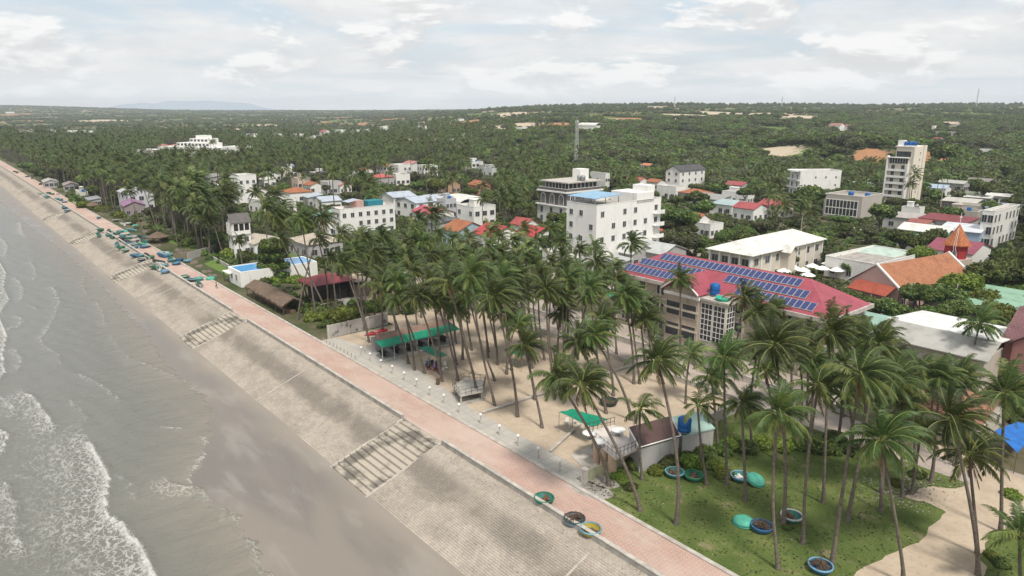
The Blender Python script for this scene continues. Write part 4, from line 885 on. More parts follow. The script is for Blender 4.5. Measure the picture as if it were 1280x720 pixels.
mb = MB(); mb.box(-2.4, 2.4, -2.4, 2.4, -1, zs[1]); mb.build('base', wallm((.5, .42, .36)), o)
mb = MB(); mb.lathe([(2.15, zs[1]), (2.15, zs[2]+.1)], 8, smooth=False); mb.build('belfry', wallm((.36, .035, .04)), o)
mb = MB(); mb.lathe([(2.6, zs[2]-.12), (2.65, zs[2]), (1.65, zs[2]+(zs[3]-zs[2])*.38), (.6, zs[2]+(zs[3]-zs[2])*.78), (.05, zs[3])], 8, smooth=False); mb.lathe([(2.9, zs[2]-.12), (.01, zs[2]-.12)], 8); mb.build('spire', roofm((.55, .19, .08), 'tile'), o)
mb = MB(); mb.tube([(0, 0, zs[3]-.2), (0, 0, zs[4]+.6)], .06, 6); mb.box(-.4, .4, -.05, .05, zs[4]-.3, zs[4]-.15); mb.build('cross', M['white'], o)
aw = MB(); ow = [(-.42, 0), (.42, 0), (.42, 1.2), (.25, 1.65), (0, 1.85), (-.25, 1.65), (-.42, 1.2)]
aw.add([(x*1.4, -.08, z*1.08-.12) for x, z in ow], [tuple(range(7))], 0); aw.add([(x, -.12, z) for x, z in ow], [tuple(range(7))], 1); aw = aw.mesh('arched_window', [M['white'], M['dark']])
for k in range(4):
    q = k*pi/2+pi/8; obj('arched_window', aw, o, loc=(2.0*math.cos(q), 2.0*math.sin(q), zs[1]+.5), rz=q+pi/2, scale=.8)
mb = MB(); 
for sx in (-.2, .2): mb.tube([(-2.6+.0, -1.2+sx, zs[1]-.5), (-2.9, -1.2+sx, zs[2]), (-.6, -.2+sx*.5, zs[3]-.8)], .035, 4)
mb.build('ladder', M['white'], o)
KEEP.append((1180, 270, 1212, 330, 140, 1)); FOOT.append((tw.x, tw.y, 4, 4, 0))
# ---- tall cream tower block
c = at(1133, 263, 0); lft = P(1110, 257, c.z); s0, v0 = SV(c.x, c.y); wS = s0-SV(lft.x, lft.y)[0]
wS = max(wS*.85, 8.5); dV = 10.5
zt = zrow(c.x, c.y, 184)
o = site('tower_block', 'tall slender cream apartment tower with balconies and blue tanks on top', 'tower', s0-wS/2, v0+dV/2, tz(c.x, c.y)); H = zt-tz(c.x, c.y)
hx, hy = wS/2, dV/2; nf = 9; fh = H/(nf+.7)
mb = MB(); mb.box(-hx, hx, -hy, hy, -1, fh*8); mb.box(-hx*.45, hx, -hy, hy, fh*8+.003, H); mb.build('wall', wallm((.70, .64, .54)), o)
mb = MB(); mb.box(hx, hx+.5, hy-2.6, hy, -1, H+.5); mb.box(hx-.15, hx+.12, -hy-.25, hy-2.6, -1, H+.1); mb.build('side_fin', wallm((.72, .66, .56)), o)
for k in range(9):
    z = fh*k
    if k < 7:
        mb = MB(); mb.box(-hx, hx*.62, -hy-1.3, -hy, z-.12, z+.06); mb.box(-hx, hx*.62, -hy-1.3, -hy-1.2, z+.06, z+.75); mb.build('balcony', M['white'], o)
        for x in (-hx*.55, hx*.25): obj('balcony_door', WINS[(1.2, 2.0)], o, loc=(x, -hy, z+.2))
    obj('vent_slit', WINS[(.6, .7)], o, loc=(hx+.12, .2, z+1.5), rz=pi/2)
mb = MB(); mb.box(-hx-.15, -hx+.35, -hy-1.45, -hy, -1, fh*8+.8); mb.box(hx*.62, hx*.75, -hy-1.45, -hy, -1, fh*7+.3); mb.build('facade_fin', M['white'], o)
mb = MB(); mb.box(-hx*.9, hx*.6, -hy-.06, -hy, fh*7+.3, fh*8-.2, 1)
for k in range(8): x = -hx*.9+k*hx*1.5/7; mb.box(x-.05, x+.05, -hy-.1, -hy, fh*7+.3, fh*8-.2, 0)
mb.box(-hx*.4, hx*.75, -hy-.06, -hy, fh*8+.4, fh*9, 1); mb.build('glazed_storey', [M['white'], M['glass']], o)
mb = MB(); mb.box(-hx-.2, hx*.7, -hy-1.6, -hy, fh*8, fh*8+.25); mb.box(-hx*.5, hx*.9, -hy-.8, hy, H+.0, H+.3); mb.build('roof_slab', M['white'], o)
mb = MB(); mb.box(-hx*.45, -hx*.0, -hy+.5, -hy+3.5, H+.3, H+2.4); mb.build('stair_head', M['white'], o)
for k in range(3): tank('water_tank', 'dark blue water tank on the roof of the tall tower', onsite(o, (hx*.15+k*1.6, -hy+1.5, H+.3)), .75, 1.3, group='tanks on the tall tower')
mb = MB(); mb.tube([(-hx*.3, -hy+1.5, H+2.4), (-hx*.3, -hy+1.5, H+5)], .06, 5); mb.build('antenna', M['steel'], o)
KEEP.append((1103, 175, 1162, 258, 240, 1)); FOOT.append((o.location.x, o.location.y, hx+3, hy+3, ANG))
# ---- white hotel block
o = house('hotel', 'tall white hotel block with a blue canopy on its roof', (746, 261), 15.5, L=(714, 255), R=(803, 248), floors=5, nx=3, ny=6, wk=(1.1, 1.3), skip=.35, cat='building')
hx, hy = flash(o); h = 15.5
mb = MB(); mb.slab([(-hx, -hy, h+2.3), (hx*.9, -hy, h+2.3), (hx*.9, -hy*.2, h+2.8), (-hx, -hy*.2, h+2.8)], .12); mb.build('roof_canopy', roofm((.25, .42, .58)), o)
mb = MB()
for x in (-hx+.2, 0, hx*.85):
    for y in (-hy+.2, -hy*.3): mb.box(x-.07, x+.07, y-.07, y+.07, h, h+2.3)
mb.build('canopy_post', M['steel'], o)
mb = MB(); mb.box(-hx*.7, hx, hy*.2, hy*.75, h, h+2.6); mb.box(0, hx-.3, hy*.55, hy*.8, h+2.6, h+4.2); mb.build('stair_head', M['white'], o)
mb = MB()
for k in range(5): mb.box(hx, hx+1.4, hy-3.0, hy, k*3.1, k*3.1+.15); mb.box(hx+1.3, hx+1.4, hy-3.0, hy, k*3.1+.15, k*3.1+1.0)
mb.build('balcony', M['white'], o)
# ---- arched mansion
o = house('mansion', 'dark stone mansion with three white arched windows and glazed penthouse', (708, 240), 11.5, L=(671, 236), R=(746, 235), wc=(.12, .105, .10), floors=0, nx=0, ny=0, cat='building')
hx, hy = flash(o)
mb = MB(); mb.box(-hx-.4, hx+.4, -hy-.4, hy+.4, -1.2, 6.2); mb.box(-hx-.9, hx+.9, -hy-.9, hy+.9, 6.2, 6.6); mb.box(-hx-.6, hx+.6, -hy-.6, hy+.6, 10.9, 11.4); mb.build('lower_storeys', M['white'], o)
mb = MB(); mb.box(-hx*.75, hx*.9, -hy*.8, hy*.8, 11.5, 14.2, 1)
for k in range(8): x = -hx*.75+k*hx*1.65/7; mb.box(x-.12, x+.12, -hy*.8-.1, -hy*.8, 11.5, 14.2, 0)
for k in range(8): y = -hy*.8+k*hy*1.6/7; mb.box(hx*.9, hx*.9+.1, y-.12, y+.12, 11.5, 14.2, 0)
mb.build('penthouse', [M['white'], M['glass']], o)
mb = MB(); mb.box(-hx*.95, hx*1.1, -hy*1.0, hy*1.0, 14.2, 14.6); mb.build('roof_slab', M['lconcrete'], o)
mb = MB(); mb.box(-hx*.1, hx*.45, hy*.2, hy*.7, 14.6, 18.3); mb.build('stair_head', M['white'], o)
aw2 = MB(); ow = [(-.9, 0), (.9, 0), (.9, 2.4), (.6, 3.1), (0, 3.4), (-.6, 3.1), (-.9, 2.4)]
aw2.add([(x*1.35, -.10, z*1.12-.15) for x, z in ow], [tuple(range(7))], 0); aw2.add([(x, -.16, z) for x, z in ow], [tuple(range(7))], 1); aw2.box(-.06, .06, -.2, -.17, 0, 3.3, 0); aw2 = aw2.mesh('arched_window', [M['white'], M['glass']])
for k in range(3): obj('arched_window', aw2, o, loc=(-hx*.66+k*hx*.66, -hy, 6.9))
for k in range(3): obj('arched_window', aw2, o, loc=(hx, -hy*.66+k*hy*.66, 6.9), rz=pi/2)
face_windows(o, hx+.4, hy+.4, 0, 3.1, 2, 3, 3, WINS[(1.2, 2.0)], 'FRL', .6)
for k in range(2): tank('water_tank', 'steel water tank on the roof of the arched mansion', onsite(o, (hx*.65+k*1.8, 0, 14.6)), .8, 1.5, 'steel', 'steel tanks on the mansion')
# ---- other large blocks
o = house('villa', 'white three storey villa with steep dark grey roof', (850, 214), 9.5, L=(840, 212), R=(878, 211), roof='gy', rh=2.4, rc=DGR, floors=3, nx=2, ny=4, cat='house', rk='tile')
o = house('apartment_block', 'plain white block with arched top facade and balconies', (1001, 216), 13., ws=8.5, dv=18, rot=-.58, floors=4, nx=2, ny=4, wk=(.6, .7), skip=.2, cat='building'); hx, hy = flash(o)
mb = MB()
for k in range(1, 4): mb.box(-hx, hx, -hy-1.2, -hy, k*3.2, k*3.2+.15); mb.box(-hx, hx, -hy-1.2, -hy-1.1, k*3.2+.15, k*3.2+.9)
mb.build('balcony', M['white'], o)
mb = MB(); mb.slab([(-hx, -hy-.3, 13.9), (-hx, -hy+.3, 13.9), (hx, -hy+.3, 13.9), (hx, -hy-.3, 13.9)], .6); mb.lathe([(hx*.8, -.2), (hx*.8, .4)], 16, (0, -hy, 13.6)); mb.lathe([(hx*.8, .4), (.01, .7)], 16, (0, -hy, 13.6)); mb.build('arched_top', M['white'], o)
for x in (-hx*.5, hx*.5):
    for k in range(4): obj('balcony_door', WINS[(1.2, 2.0)], o, loc=(x, -hy, k*3.2+.3))
o = house('office_building', 'low grey building with glass front and two blue tanks on its roof', (1078, 249), 7.5, L=(1035, 244), R=(1108, 245), wc=(.46, .42, .38), floors=2, nx=0, ny=0, cat='building'); hx, hy = flash(o)
mb = MB(); mb.box(-hx*.9, hx*.8, -hy-.05, -hy, .8, 6.6, 1)
for k in range(10): x = -hx*.9+k*hx*1.7/9; mb.box(x-.09, x+.09, -hy-.12, -hy, .8, 6.6, 0)
for z in (.8, 3.5, 6.4): mb.box(-hx*.9, hx*.8, -hy-.11, -hy, z, z+.3, 0)
mb.build('glass_front', [M['white'], M['glass']], o)
for k in range(2): tank('water_tank', ('left', 'right')[k] and 'bright blue water tank on the low grey glass fronted building', onsite(o, (-hx*.05+k*6, -hy*.2, 7.55)), .95, 1.2, group='blue tanks on the grey building')
o = house('white_building', 'white modern building with tall window strips at the right edge', (1243, 268), 10., L=(1232, 266), R=(1305, 262), floors=3, nx=2, ny=7, wk=(1.2, 2.0), cat='building', skip=.15)
o = house('white_house', 'white block behind the arched mansion with sloping stair tower', (757, 219), 8, L=(740, 217), R=(771, 220), floors=2, nx=1, ny=2, cat='house')
o = house('villa', 'small white three storey villa with open loggia and grey gable roof near the shore', (290, 279), 9.3, L=(281, 277), R=(312, 277), roof='gy', rh=2.2, rc=(.16, .15, .145), floors=0, nx=0, ny=0, rk='tile', cat='house', keep=2); hx, hy = flash(o)
face_windows(o, hx, hy, 0, 3.1, 2, 2, 2, WINS[(1.1, 1.3)], 'FRL')
mb = MB()
for q in np.linspace(-1, 1, 4):
    mb.box(hx+.02, hx+.3, q*hy*.95-.12, q*hy*.95+.12, 6.3, 9.1); mb.box(q*hx*.95-.12, q*hx*.95+.12, -hy-.3, -hy-.02, 6.3, 9.1)
mb.box(hx, hx+.35, -hy-.35, hy, 6.1, 6.4); mb.box(-hx, hx, -hy-.35, -hy, 6.1, 6.4); mb.box(hx+.2, hx+.32, -hy-.3, hy, 6.4, 7.1); mb.box(-hx, hx, -hy-.32, -hy-.2, 6.4, 7.1); mb.build('loggia', M['white'], o)
mb = MB(); mb.box(hx, hx+.03, -hy*.9, hy*.9, 6.6, 8.9); mb.box(-hx*.9, hx*.9, -hy-.03, -hy, 6.6, 8.9); mb.build('loggia_opening', M['dark'], o)
o = house('seaside_hotel', 'white curved three storey hotel with dusty pink roof parapet and teal shed on top', (425, 265), 8.2, L=(417, 262), R=(497, 259), floors=3, nx=2, ny=7, wk=(1.1, 1.3), skip=.12, flatc=wallm((.55, .42, .36)), cat='building', keep=1.2); hx, hy = flash(o)
mb = MB(); mb.box(-hx*.5, hx*.7, -hy*.35, -hy*.1, 8.2, 11); mb.build('stair_head', wallm(PNK), o)
mb = MB(); mb.box(-hx*.5, hx*.8, hy*.05, hy*.6, 8.2, 10.6); mb.build('teal_shed', wallm((.03, .22, .28)), o)
mb = MB(); mb.slab([(-hx, -hy*.6, 10.6), (hx*.4, -hy*.6, 10.6), (hx*.4, -hy*.2, 11.2), (-hx, -hy*.2, 11.2)], .1); mb.build('blue_canopy', roofm(R_BLU), o)
# ---- small houses: (corner px, h, ws, dv, roof, rh, roof colour, wall colour, label)
HS = [
 ((942, 262), 4.5, 9, 8, 'gx', 1.8, R_RED, WH, 'white cottage with pinkish red gable roof and white end wall'), ((975, 258), 4.5, 9, 9, 'gx', 1.8, R_RED, CRM, 'second red roofed cottage with plain end wall and small tank'),
 ((928, 232), 3.5, 9, 7, 'gx', 1.5, R_RED, WH, 'tiny red roofed house below the wooded slope'), ((875, 243), 4, 12, 9, 'hip', 1.6, R_ORG, GRY, 'house with patchy orange roof below the white villa'),
 ((898, 250), 4, 14, 8, 'shed', 1.2, R_GRY, GRY, 'grey workshop roof in the dense row of roofs'), ((915, 257), 4, 10, 8, 'shed', 1.0, (.35, .45, .45), WH, 'pale teal sheet roof among the village roofs'), ((935, 244), 4, 12, 6, 'flat', 1, R_WHT, WH, 'long flat white roofed house behind the red cottages'),
 ((845, 236), 5, 10, 7, 'flat', 1, R_WHT, WH, 'white flat house at the foot of the grey roofed villa'), ((872, 275), 4, 6, 6, 'gx', 1.8, R_ORG, WH, 'small orange roofed house between the trees right of the hotel'), ((888, 284), 3.5, 6, 6, 'flat', 1, R_WHT, WH, 'small white garden house beside the orange roof'),
 ((822, 296), 5, 7, 7, 'hip', 1.9, (.45, .09, .05), WH, 'red orange hip roof behind the right corner of the hotel'), ((790, 318), 4, 16, 9, 'gx', 1.8, (.5, .52, .5), GRY, 'long pale corrugated roof under the hotel wall'), ((828, 318), 4, 8, 10, 'gx', 1.8, (.46, .48, .47), GRY, 'pale corrugated gable roof right of the hotel foot'), ((770, 330), 3.2, 14, 5, 'shed', .7, (.42, .43, .43), GRY, 'grey lean-to roof in front of the hotel'),
 ((700, 322), 3.5, 7, 7, 'flat', 1, R_WHT, WH, 'white flat roofed outbuilding with a satellite dish among the palms'), ((735, 318), 3, 12, 4, 'flat', 1, R_WHT, WH, 'low white annex under the round green tree'),
 ((572, 290), 5, 8, 10, 'gx', 2.4, R_ORG, (.36, .46, .5), 'pale blue house with orange tiled roof and white gable edge'), ((614, 296), 5, 9, 10, 'gx', 2.4, (.42, .05, .05), WH, 'white house with bright red gable roof in the grove'), ((668, 296), 5, 8, 7, 'gx', 2.2, (.42, .05, .05), WH, 'half hidden red roof left of the arched mansion'), ((656, 282), 4.5, 6, 6, 'gx', 1.8, (.36, .08, .07), WH, 'pinkish house with red roof just before the mansion'),
 ((545, 280), 4.5, 8, 8, 'shed', 1, DGR, GRY, 'dark flat shed behind the orange roofed house'), ((540, 268), 4.5, 12, 9, 'gx', 1.6, (.42, .07, .10), WH, 'crimson pink metal roof in the middle of the town'), ((592, 262), 6.5, 10, 9, 'flat', 1, R_WHT, WH, 'white stepped flat house right of the crimson roof'), ((575, 255), 5, 14, 14, 'barrel', 2.0, R_WHT, DGR, 'long white arched roof on a dark hall'),
 ((557, 252), 6.5, 5, 5, 'flat', 1, R_WHT, (.5, .52, .55), 'small pale grey tower house beside the white arched hall'), ((520, 254), 6, 12, 14, 'gy', 1.6, R_BLU, WH, 'white warehouse with pale blue roof'), ((492, 247), 5.5, 12, 10, 'gy', 1.5, R_BLU, WH, 'blue and white gabled shed behind the curved hotel'), ((545, 250), 6, 10, 8, 'flat', 1, GRY, (.4, .41, .43), 'grey rendered warehouse side next to the blue roof'),
 ((410, 272), 6, 10, 9, 'hip', 1.8, R_GRN, WH, 'house with mint green hip roof left of the curved hotel'), ((402, 252), 4, 9, 8, 'gy', 1.5, R_BLU, WH, 'white house with pale blue sheet roofs'), ((385, 247), 4, 7, 6, 'shed', 1, R_BLU, GRY, 'small light blue shed roof by the palms'),
 ((330, 254), 4.5, 13, 13, 'flat', 1, R_WHT, WH, 'long white flat hall with a small blue tank'), ((362, 241), 4.5, 10, 10, 'hip', 1.8, R_ORG, WH, 'orange tiled villa behind the long white hall'), ((297, 222), 11, 9, 8, 'flat', 1, R_WHT, WH, 'white three storey block with dark square windows in the village'), ((276, 235), 4.5, 9, 9, 'gy', 1.6, R_WHT, (.45, .55, .68), 'small white and sky blue house beside the white block'), ((290, 243), 4, 8, 6, 'flat', 1, R_WHT, (.5, .62, .62), 'low pale turquoise house in front of the white block'),
 ((262, 222), 4, 16, 7, 'shed', 1, R_GRY, GRY, 'long grey roof behind the sky blue house'), ((222, 216), 4, 14, 7, 'gx', 1.4, R_GRY, GRY, 'grey gable roof deep in the palms'), ((252, 216), 4, 8, 6, 'gx', 1.4, (.35, .14, .12), WH, 'dull red roof beside the bright tree in the palm belt'), ((318, 239), 4, 8, 6, 'gx', 1.4, R_TAN, WH, 'tan roofed house right of the white block'),
 ((385, 306), 4, 12, 10, 'hip', 1.7, R_TAN, GRY, 'tan hip roofed house with unpainted block walls'), ((318, 305), 3.6, 9, 9, 'gx', 1.3, (.5, .44, .36), WH, 'low annex with sand coloured roof beside the shore villa'), 
 ((155, 258), 4, 13, 7, 'gx', 1.6, (.30, .16, .27), (.3, .25, .25), 'hut with faded purple roof behind the fishing boats'), ((160, 243), 7, 16, 9, 'gx', 2, (.52, .53, .56), (.56, .57, .6), 'big pale grey wall and roof in the coastal palms'), ((100, 243), 3, 14, 3, 'flat', 1, R_WHT, (.6, .58, .5), 'long low cream wall building behind the boats'), ((112, 250), 3, 10, 4, 'shed', .6, (.3, .3, .32), GRY, 'low grey shed roof behind the moored boats'), ((80, 232), 3, 12, 6, 'gx', 1.2, (.3, .25, .25), GRY, 'brown grey fishing shed at the far shore'), ((55, 228), 3, 14, 6, 'gx', 1.2, (.4, .38, .36), GRY, 'far grey fishing shed near the first palms'),
 ((1215, 318), 4.5, 10, 14, 'gx', 2, (.26, .06, .09), WH, 'long maroon roofed house with white gable next to the church tower'), ((1225, 291), 5, 10, 9, 'shed', 1, (.6, .62, .66), (.36, .45, .58), 'blue and white house with pale sheet roof right of the spire'), ((1208, 279), 4.5, 14, 8, 'shed', 1, (.2, .03, .035), GRY, 'dark red sheet roof behind the spire'), ((1183, 293), 4, 13, 9, 'gx', 1.6, R_WHT, (.1, .3, .2), 'white roof with green gable left of the spire'), ((1172, 303), 3.5, 10, 5, 'shed', .8, R_WHT, GRY, 'low white lean-to below the green gable'), ((1172, 276), 4, 16, 8, 'shed', .8, (.4, .37, .34), GRY, 'long grey pink roofs past the dark red one'), ((1160, 280), 3.5, 6, 5, 'gx', 1, (.3, .1, .08), GRY, 'tiny brick red roof by the tower trees'),
 ((1238, 262), 5, 12, 7, 'flat', 1, GRY, CRM, 'tan concrete house behind the white modern building'), ((1222, 268), 4, 10, 7, 'flat', 1, GRY, (.45, .4, .36), 'unfinished concrete house with dark openings'), ((1272, 262), 6, 9, 8, 'shed', 1, (.3, .32, .42), WH, 'white house with slate blue roof at the right edge'),
 ((1182, 236), 4, 8, 7, 'gx', 1.5, (.4, .48, .58), WH, 'small white house with light blue gable roof right of the tower'), ((1205, 230), 4, 12, 6, 'gx', 1.3, (.42, .42, .38), GRY, 'weathered pale grey roof behind the little blue house'), ((1245, 228), 4.5, 12, 8, 'gx', 1.4, (.24, .2, .2), (.1, .2, .42), 'dark roofed house with blue wall near the right edge'), ((1218, 244), 4, 8, 6, 'flat', 1, GRY, (.5, .55, .42), 'pale green boxy house among the trees'), ((1238, 248), 3.5, 14, 5, 'shed', .7, R_WHT, GRY, 'long thin white roof in the trees at right'), ((1220, 254), 3.5, 12, 7, 'shed', .9, (.5, .47, .42), (.16, .14, .13), 'low white roof with dark front'), ((1262, 246), 3.5, 9, 5, 'shed', .7, R_WHT, WH, 'small white roof above the slate blue roof'), ((1085, 232), 3.5, 12, 6, 'gx', 1.2, (.5, .55, .5), GRY, 'pale roof in the trees behind the glass fronted building'), ((1150, 263), 4, 6, 5, 'flat', 1, R_WHT, WH, 'small white annex at the foot of the tower'),
 ((800, 226), 4, 8, 6, 'gx', 1.4, (.42, .09, .06), WH, 'red roof at the wood edge'), ((822, 228), 4, 7, 6, 'gx', 1.3, R_ORG, WH, 'orange roof at the wood edge'), ((795, 205), 3, 10, 6, 'gx', 1.2, (.42, .1, .07), WH, 'long red tiled roof below the forest'), ((812, 207), 3, 6, 5, 'gx', 1.2, (.5, .2, .1), WH, 'small orange tiled roof below the forest'), ((805, 262), 4, 7, 6, 'flat', 1, R_WHT, WH, 'white house peeking right of the hotel roof'),
 ((1095, 335), 4, 12, 22, 'flat', 1, R_WHT, WH, 'low white flat roofed hall behind the church gable'), ((1118, 322), 4, 10, 9, 'hip', 1.2, (.45, .55, .48), WH, 'pale green hip roof behind the church nave'),
 ((560, 231), 4.5, 8, 7, 'gx', 2, R_ORG, (.45, .3, .2), 'isolated orange roof in the palm forest'), ((598, 232), 4.5, 8, 7, 'gx', 2, R_ORG, (.45, .2, .15), 'second orange roof further right in the palm forest'), ((590, 204), 6, 10, 8, 'flat', 1, R_WHT, WH, 'white terraced villa in the palm forest'), ((603, 208), 4, 10, 6, 'flat', 1, R_WHT, WH, 'low white wing beside the terraced villa'), ((615, 212), 4, 8, 6, 'flat', 1, R_WHT, (.6, .62, .6), 'pale house at the right end of the terraced villas'), ((645, 215), 4, 6, 5, 'flat', 1, R_WHT, WH, 'tiny white house before the lattice mast'),
 ((478, 208), 6, 9, 9, 'hip', 1.7, R_ORG, WH, 'white villa with orange hip roof in the villa cluster'), ((498, 208), 6.5, 10, 9, 'flat', 1, R_WHT, WH, 'white flat villa in the middle of the villa cluster'), ((515, 205), 6, 10, 9, 'gx', 1.5, (.45, .2, .18), WH, 'villa with faded pink roof in the villa cluster'), ((530, 209), 5.5, 9, 9, 'flat', 1, R_WHT, WH, 'white villa at the right end of the villa cluster'), ((474, 222), 5, 9, 9, 'hip', 1.6, (.45, .1, .09), GRY, 'villa with rose red roof in front of the villa cluster'), ((495, 220), 5, 8, 8, 'flat', 1, R_WHT, WH, 'white house below the villa cluster'), ((455, 213), 4, 8, 6, 'gx', 1.2, R_ORG, WH, 'terracotta roof left of the villa cluster'),
 ((345, 213), 4.5, 9, 7, 'flat', 1, R_WHT, (.7, .62, .52), 'cream village house far left of the villa cluster'), ((362, 212), 4.5, 12, 7, 'flat', 1, R_WHT, WH, 'row of white village houses behind the lime tree'), ((335, 218), 4, 9, 7, 'gx', 1.4, (.5, .5, .5), WH, 'white village house with grey gable'), ((395, 218), 4.5, 9, 7, 'flat', 1, R_WHT, WH, 'white village house near the dark hedge'), ((410, 230), 5, 8, 7, 'flat', 1, R_WHT, (.5, .5, .5), 'grey village house with balcony'), ((388, 232), 4, 8, 6, 'gx', 1.4, R_ORG, WH, 'low orange roof in the village'), ((425, 232), 4, 10, 6, 'gx', 1.2, (.42, .16, .12), WH, 'low brick red roof in the village'), ((372, 225), 4.5, 8, 7, 'flat', 1, R_WHT, (.65, .5, .42), 'peach coloured village house'), ((330, 225), 4, 9, 6, 'shed', 1, R_WHT, WH, 'white shed roof left in the village'), ((440, 222), 5, 7, 6, 'flat', 1, R_WHT, WH, 'white house in the tall palms'),
 ((200, 183), 5, 12, 10, 'hip', 2, (.4, .14, .12), WH, 'first red roofed resort villa'), ((214, 183), 5, 12, 10, 'hip', 2, (.4, .14, .12), WH, 'second red roofed resort villa, beside the first'), ((238, 183), 5, 12, 10, 'hip', 2, (.42, .16, .14), WH, 'red roofed resort villa closest to the white resort'), ((178, 190), 7, 8, 8, 'flat', 1, R_WHT, (.62, .5, .5), 'slim pinkish house alone in the far palms'),
 ((405, 165), 6, 14, 12, 'gx', 3, (.42, .1, .1), WH, 'far white house with red roof on the plain'), ((424, 163), 6, 16, 12, 'flat', 1, R_WHT, WH, 'far white flat house next to the red roofed one'), ((444, 163), 6, 18, 12, 'flat', 1, R_WHT, WH, 'far wide white house on the plain'), ((459, 162), 5, 12, 10, 'flat', 1, R_WHT, WH, 'far small white house left of the last one'), ((479, 159), 8, 15, 12, 'flat', 1, R_WHT, WH, 'far white cube house, last of the row on the plain'), ((525, 158), 6, 12, 12, 'flat', 1, R_WHT, WH, 'lonely far white building on the open slope'), ((372, 168), 5, 16, 10, 'flat', 1, R_WHT, WH, 'far white building left of the red roofed house'), ((345, 168), 5, 12, 8, 'flat', 1, R_WHT, WH, 'tiny far white building on the plain'), ((392, 170), 5, 14, 8, 'flat', 1, R_WHT, WH, 'tiny far white building in the front row of the plain'),
 ((105, 164), 4, 30, 14, 'flat', 1, R_WHT, WH, 'far long white roof at the far left plain'), ((85, 164), 4, 26, 14, 'flat', 1, R_WHT, WH, 'far pale roof at the far left plain'), ((28, 165), 4, 24, 14, 'gx', 3, (.42, .2, .2), WH, 'far pink roofed buildings at the far left'), ((60, 163), 4, 18, 12, 'flat', 1, R_WHT, WH, 'far small white roof at the left'), ((8, 140), 6, 40, 30, 'flat', 1, R_WHT, WH, 'white building on the far left ridge'), ((315, 168), 4, 20, 10, 'flat', 1, R_WHT, WH, 'far thin white roof past the sandy field'),
 ((1050, 157), 7, 13, 12, 'gx', 2.5, (.34, .15, .13), WH, 'white house with brown red roof on the wooded hill'), ((1064, 158), 5, 9, 8, 'gx', 2, (.34, .13, .12), WH, 'smaller wing house with brown red roof on the wooded hill'), ((1196, 155), 5, 16, 12, 'gx', 2.6, (.5, .4, .3), CRM, 'beige roofed house high on the right hill'), ((1168, 158), 4, 12, 6, 'flat', 1, R_WHT, WH, 'tiny white house high on the right hill'), ((1195, 166), 3.5, 26, 12, 'flat', 1, GRY, (.4, .38, .36), 'long grey shed on the right hill'), ((1175, 174), 3, 7, 6, 'gx', 1.5, R_RED, WH, 'tiny red roof on the right hill'), ((745, 157), 5, 26, 14, 'barrel', 3, R_WHT, WH, 'long white arched hall on the hill right of the mast'), ((652, 160), 5, 12, 10, 'flat', 1, R_WHT, WH, 'small pale house on the hill left of the mast'), ((575, 149), 4, 14, 10, 'flat', 1, R_WHT, WH, 'white roof high on the middle slope'), ((1240, 188), 3.5, 8, 6, 'flat', 1, R_WHT, WH, 'small pale hut by the right meadow'),
]
for i, (C, h, ws, dv, rf, rh, rc, wc, lb) in enumerate(HS):
    far = C[1] < 200
    ho = house('house', lb, C, h, ws=ws, dv=dv, roof=rf, rh=rh, rc=rc, wc=wc, rk='tile' if rc in (R_ORG,) else 'sheet', floors=max(1, round(h/3.4)), nx=0 if C[1] < 170 else 3, ny=0 if C[1] < 170 else 3, faces='FR', skip=.2, keep=(.55 if C[0] < 480 else .75) if not far else .9,
          wk=(1.6, 1.5) if i % 3 else (1.1, 1.3), ov=.35, rot=random.uniform(-.12, .12))
    if rf == 'flat' and 200 < C[1] < 270 and i % 2 == 0:
        hx, hy = flash(ho); k_ = ('bluetank', 'steel')[i % 4 // 2]
        tank('water_tank', ('blue' if k_ == 'bluetank' else 'steel')+' water tank on a flat town roof: '+lb, onsite(ho, (hx*.3, hy*.3, h+.05)), .7, 1.2, k_) if len(lb.split()) < 7 else tank('water_tank', ('blue' if k_ == 'bluetank' else 'steel')+' water tank on a flat white town roof', onsite(ho, (hx*.3, hy*.3, h+.05)), .7, 1.2, k_, ('blue' if k_ == 'bluetank' else 'steel')+' tanks on flat town roofs')
        mb = MB(); mb.box(-hx*.7, -hx*.1, -hy*.1, hy*.7, h, h+2.3); mb.box(-hx*.75, -hx*.05, -hy*.15, hy*.75, h+2.3, h+2.45); mb.build('stair_head', wallm(wc), ho)
# far white resort, stepped blocks
c = at(245, 195, 0); o = thing('resort', 'big white stepped resort building rising from the far palms', 'resort', c, ANG+.5)
for a in [(-32, 34, -9, 9, -2, 8), (-14, 22, -6, 9, 8, 11.5), (-2, 18, -3, 9, 11.5, 15), (2, 12, 0, 8, 15, 17.5), (-60, -32, -8, 4, -2, 5), (34, 52, -4, 10, -2, 9)]:
    mb = MB(); mb.box(*a); mb.build('wing', M['white'], o)
    n = int((a[1]-a[0])/4); 
    for k in range(n):
        for z in np.arange(max(a[4], 0)+1.0, a[5]-2, 3.4): obj('window', WINS[(2.4, 1.7)], o, loc=(a[0]+(k+.5)*(a[1]-a[0])/n, a[2], z))
KEEP.append((225, 168, 290, 186, 560, 1)); FOOT.append((c.x, c.y, 60, 14, ANG+.5))
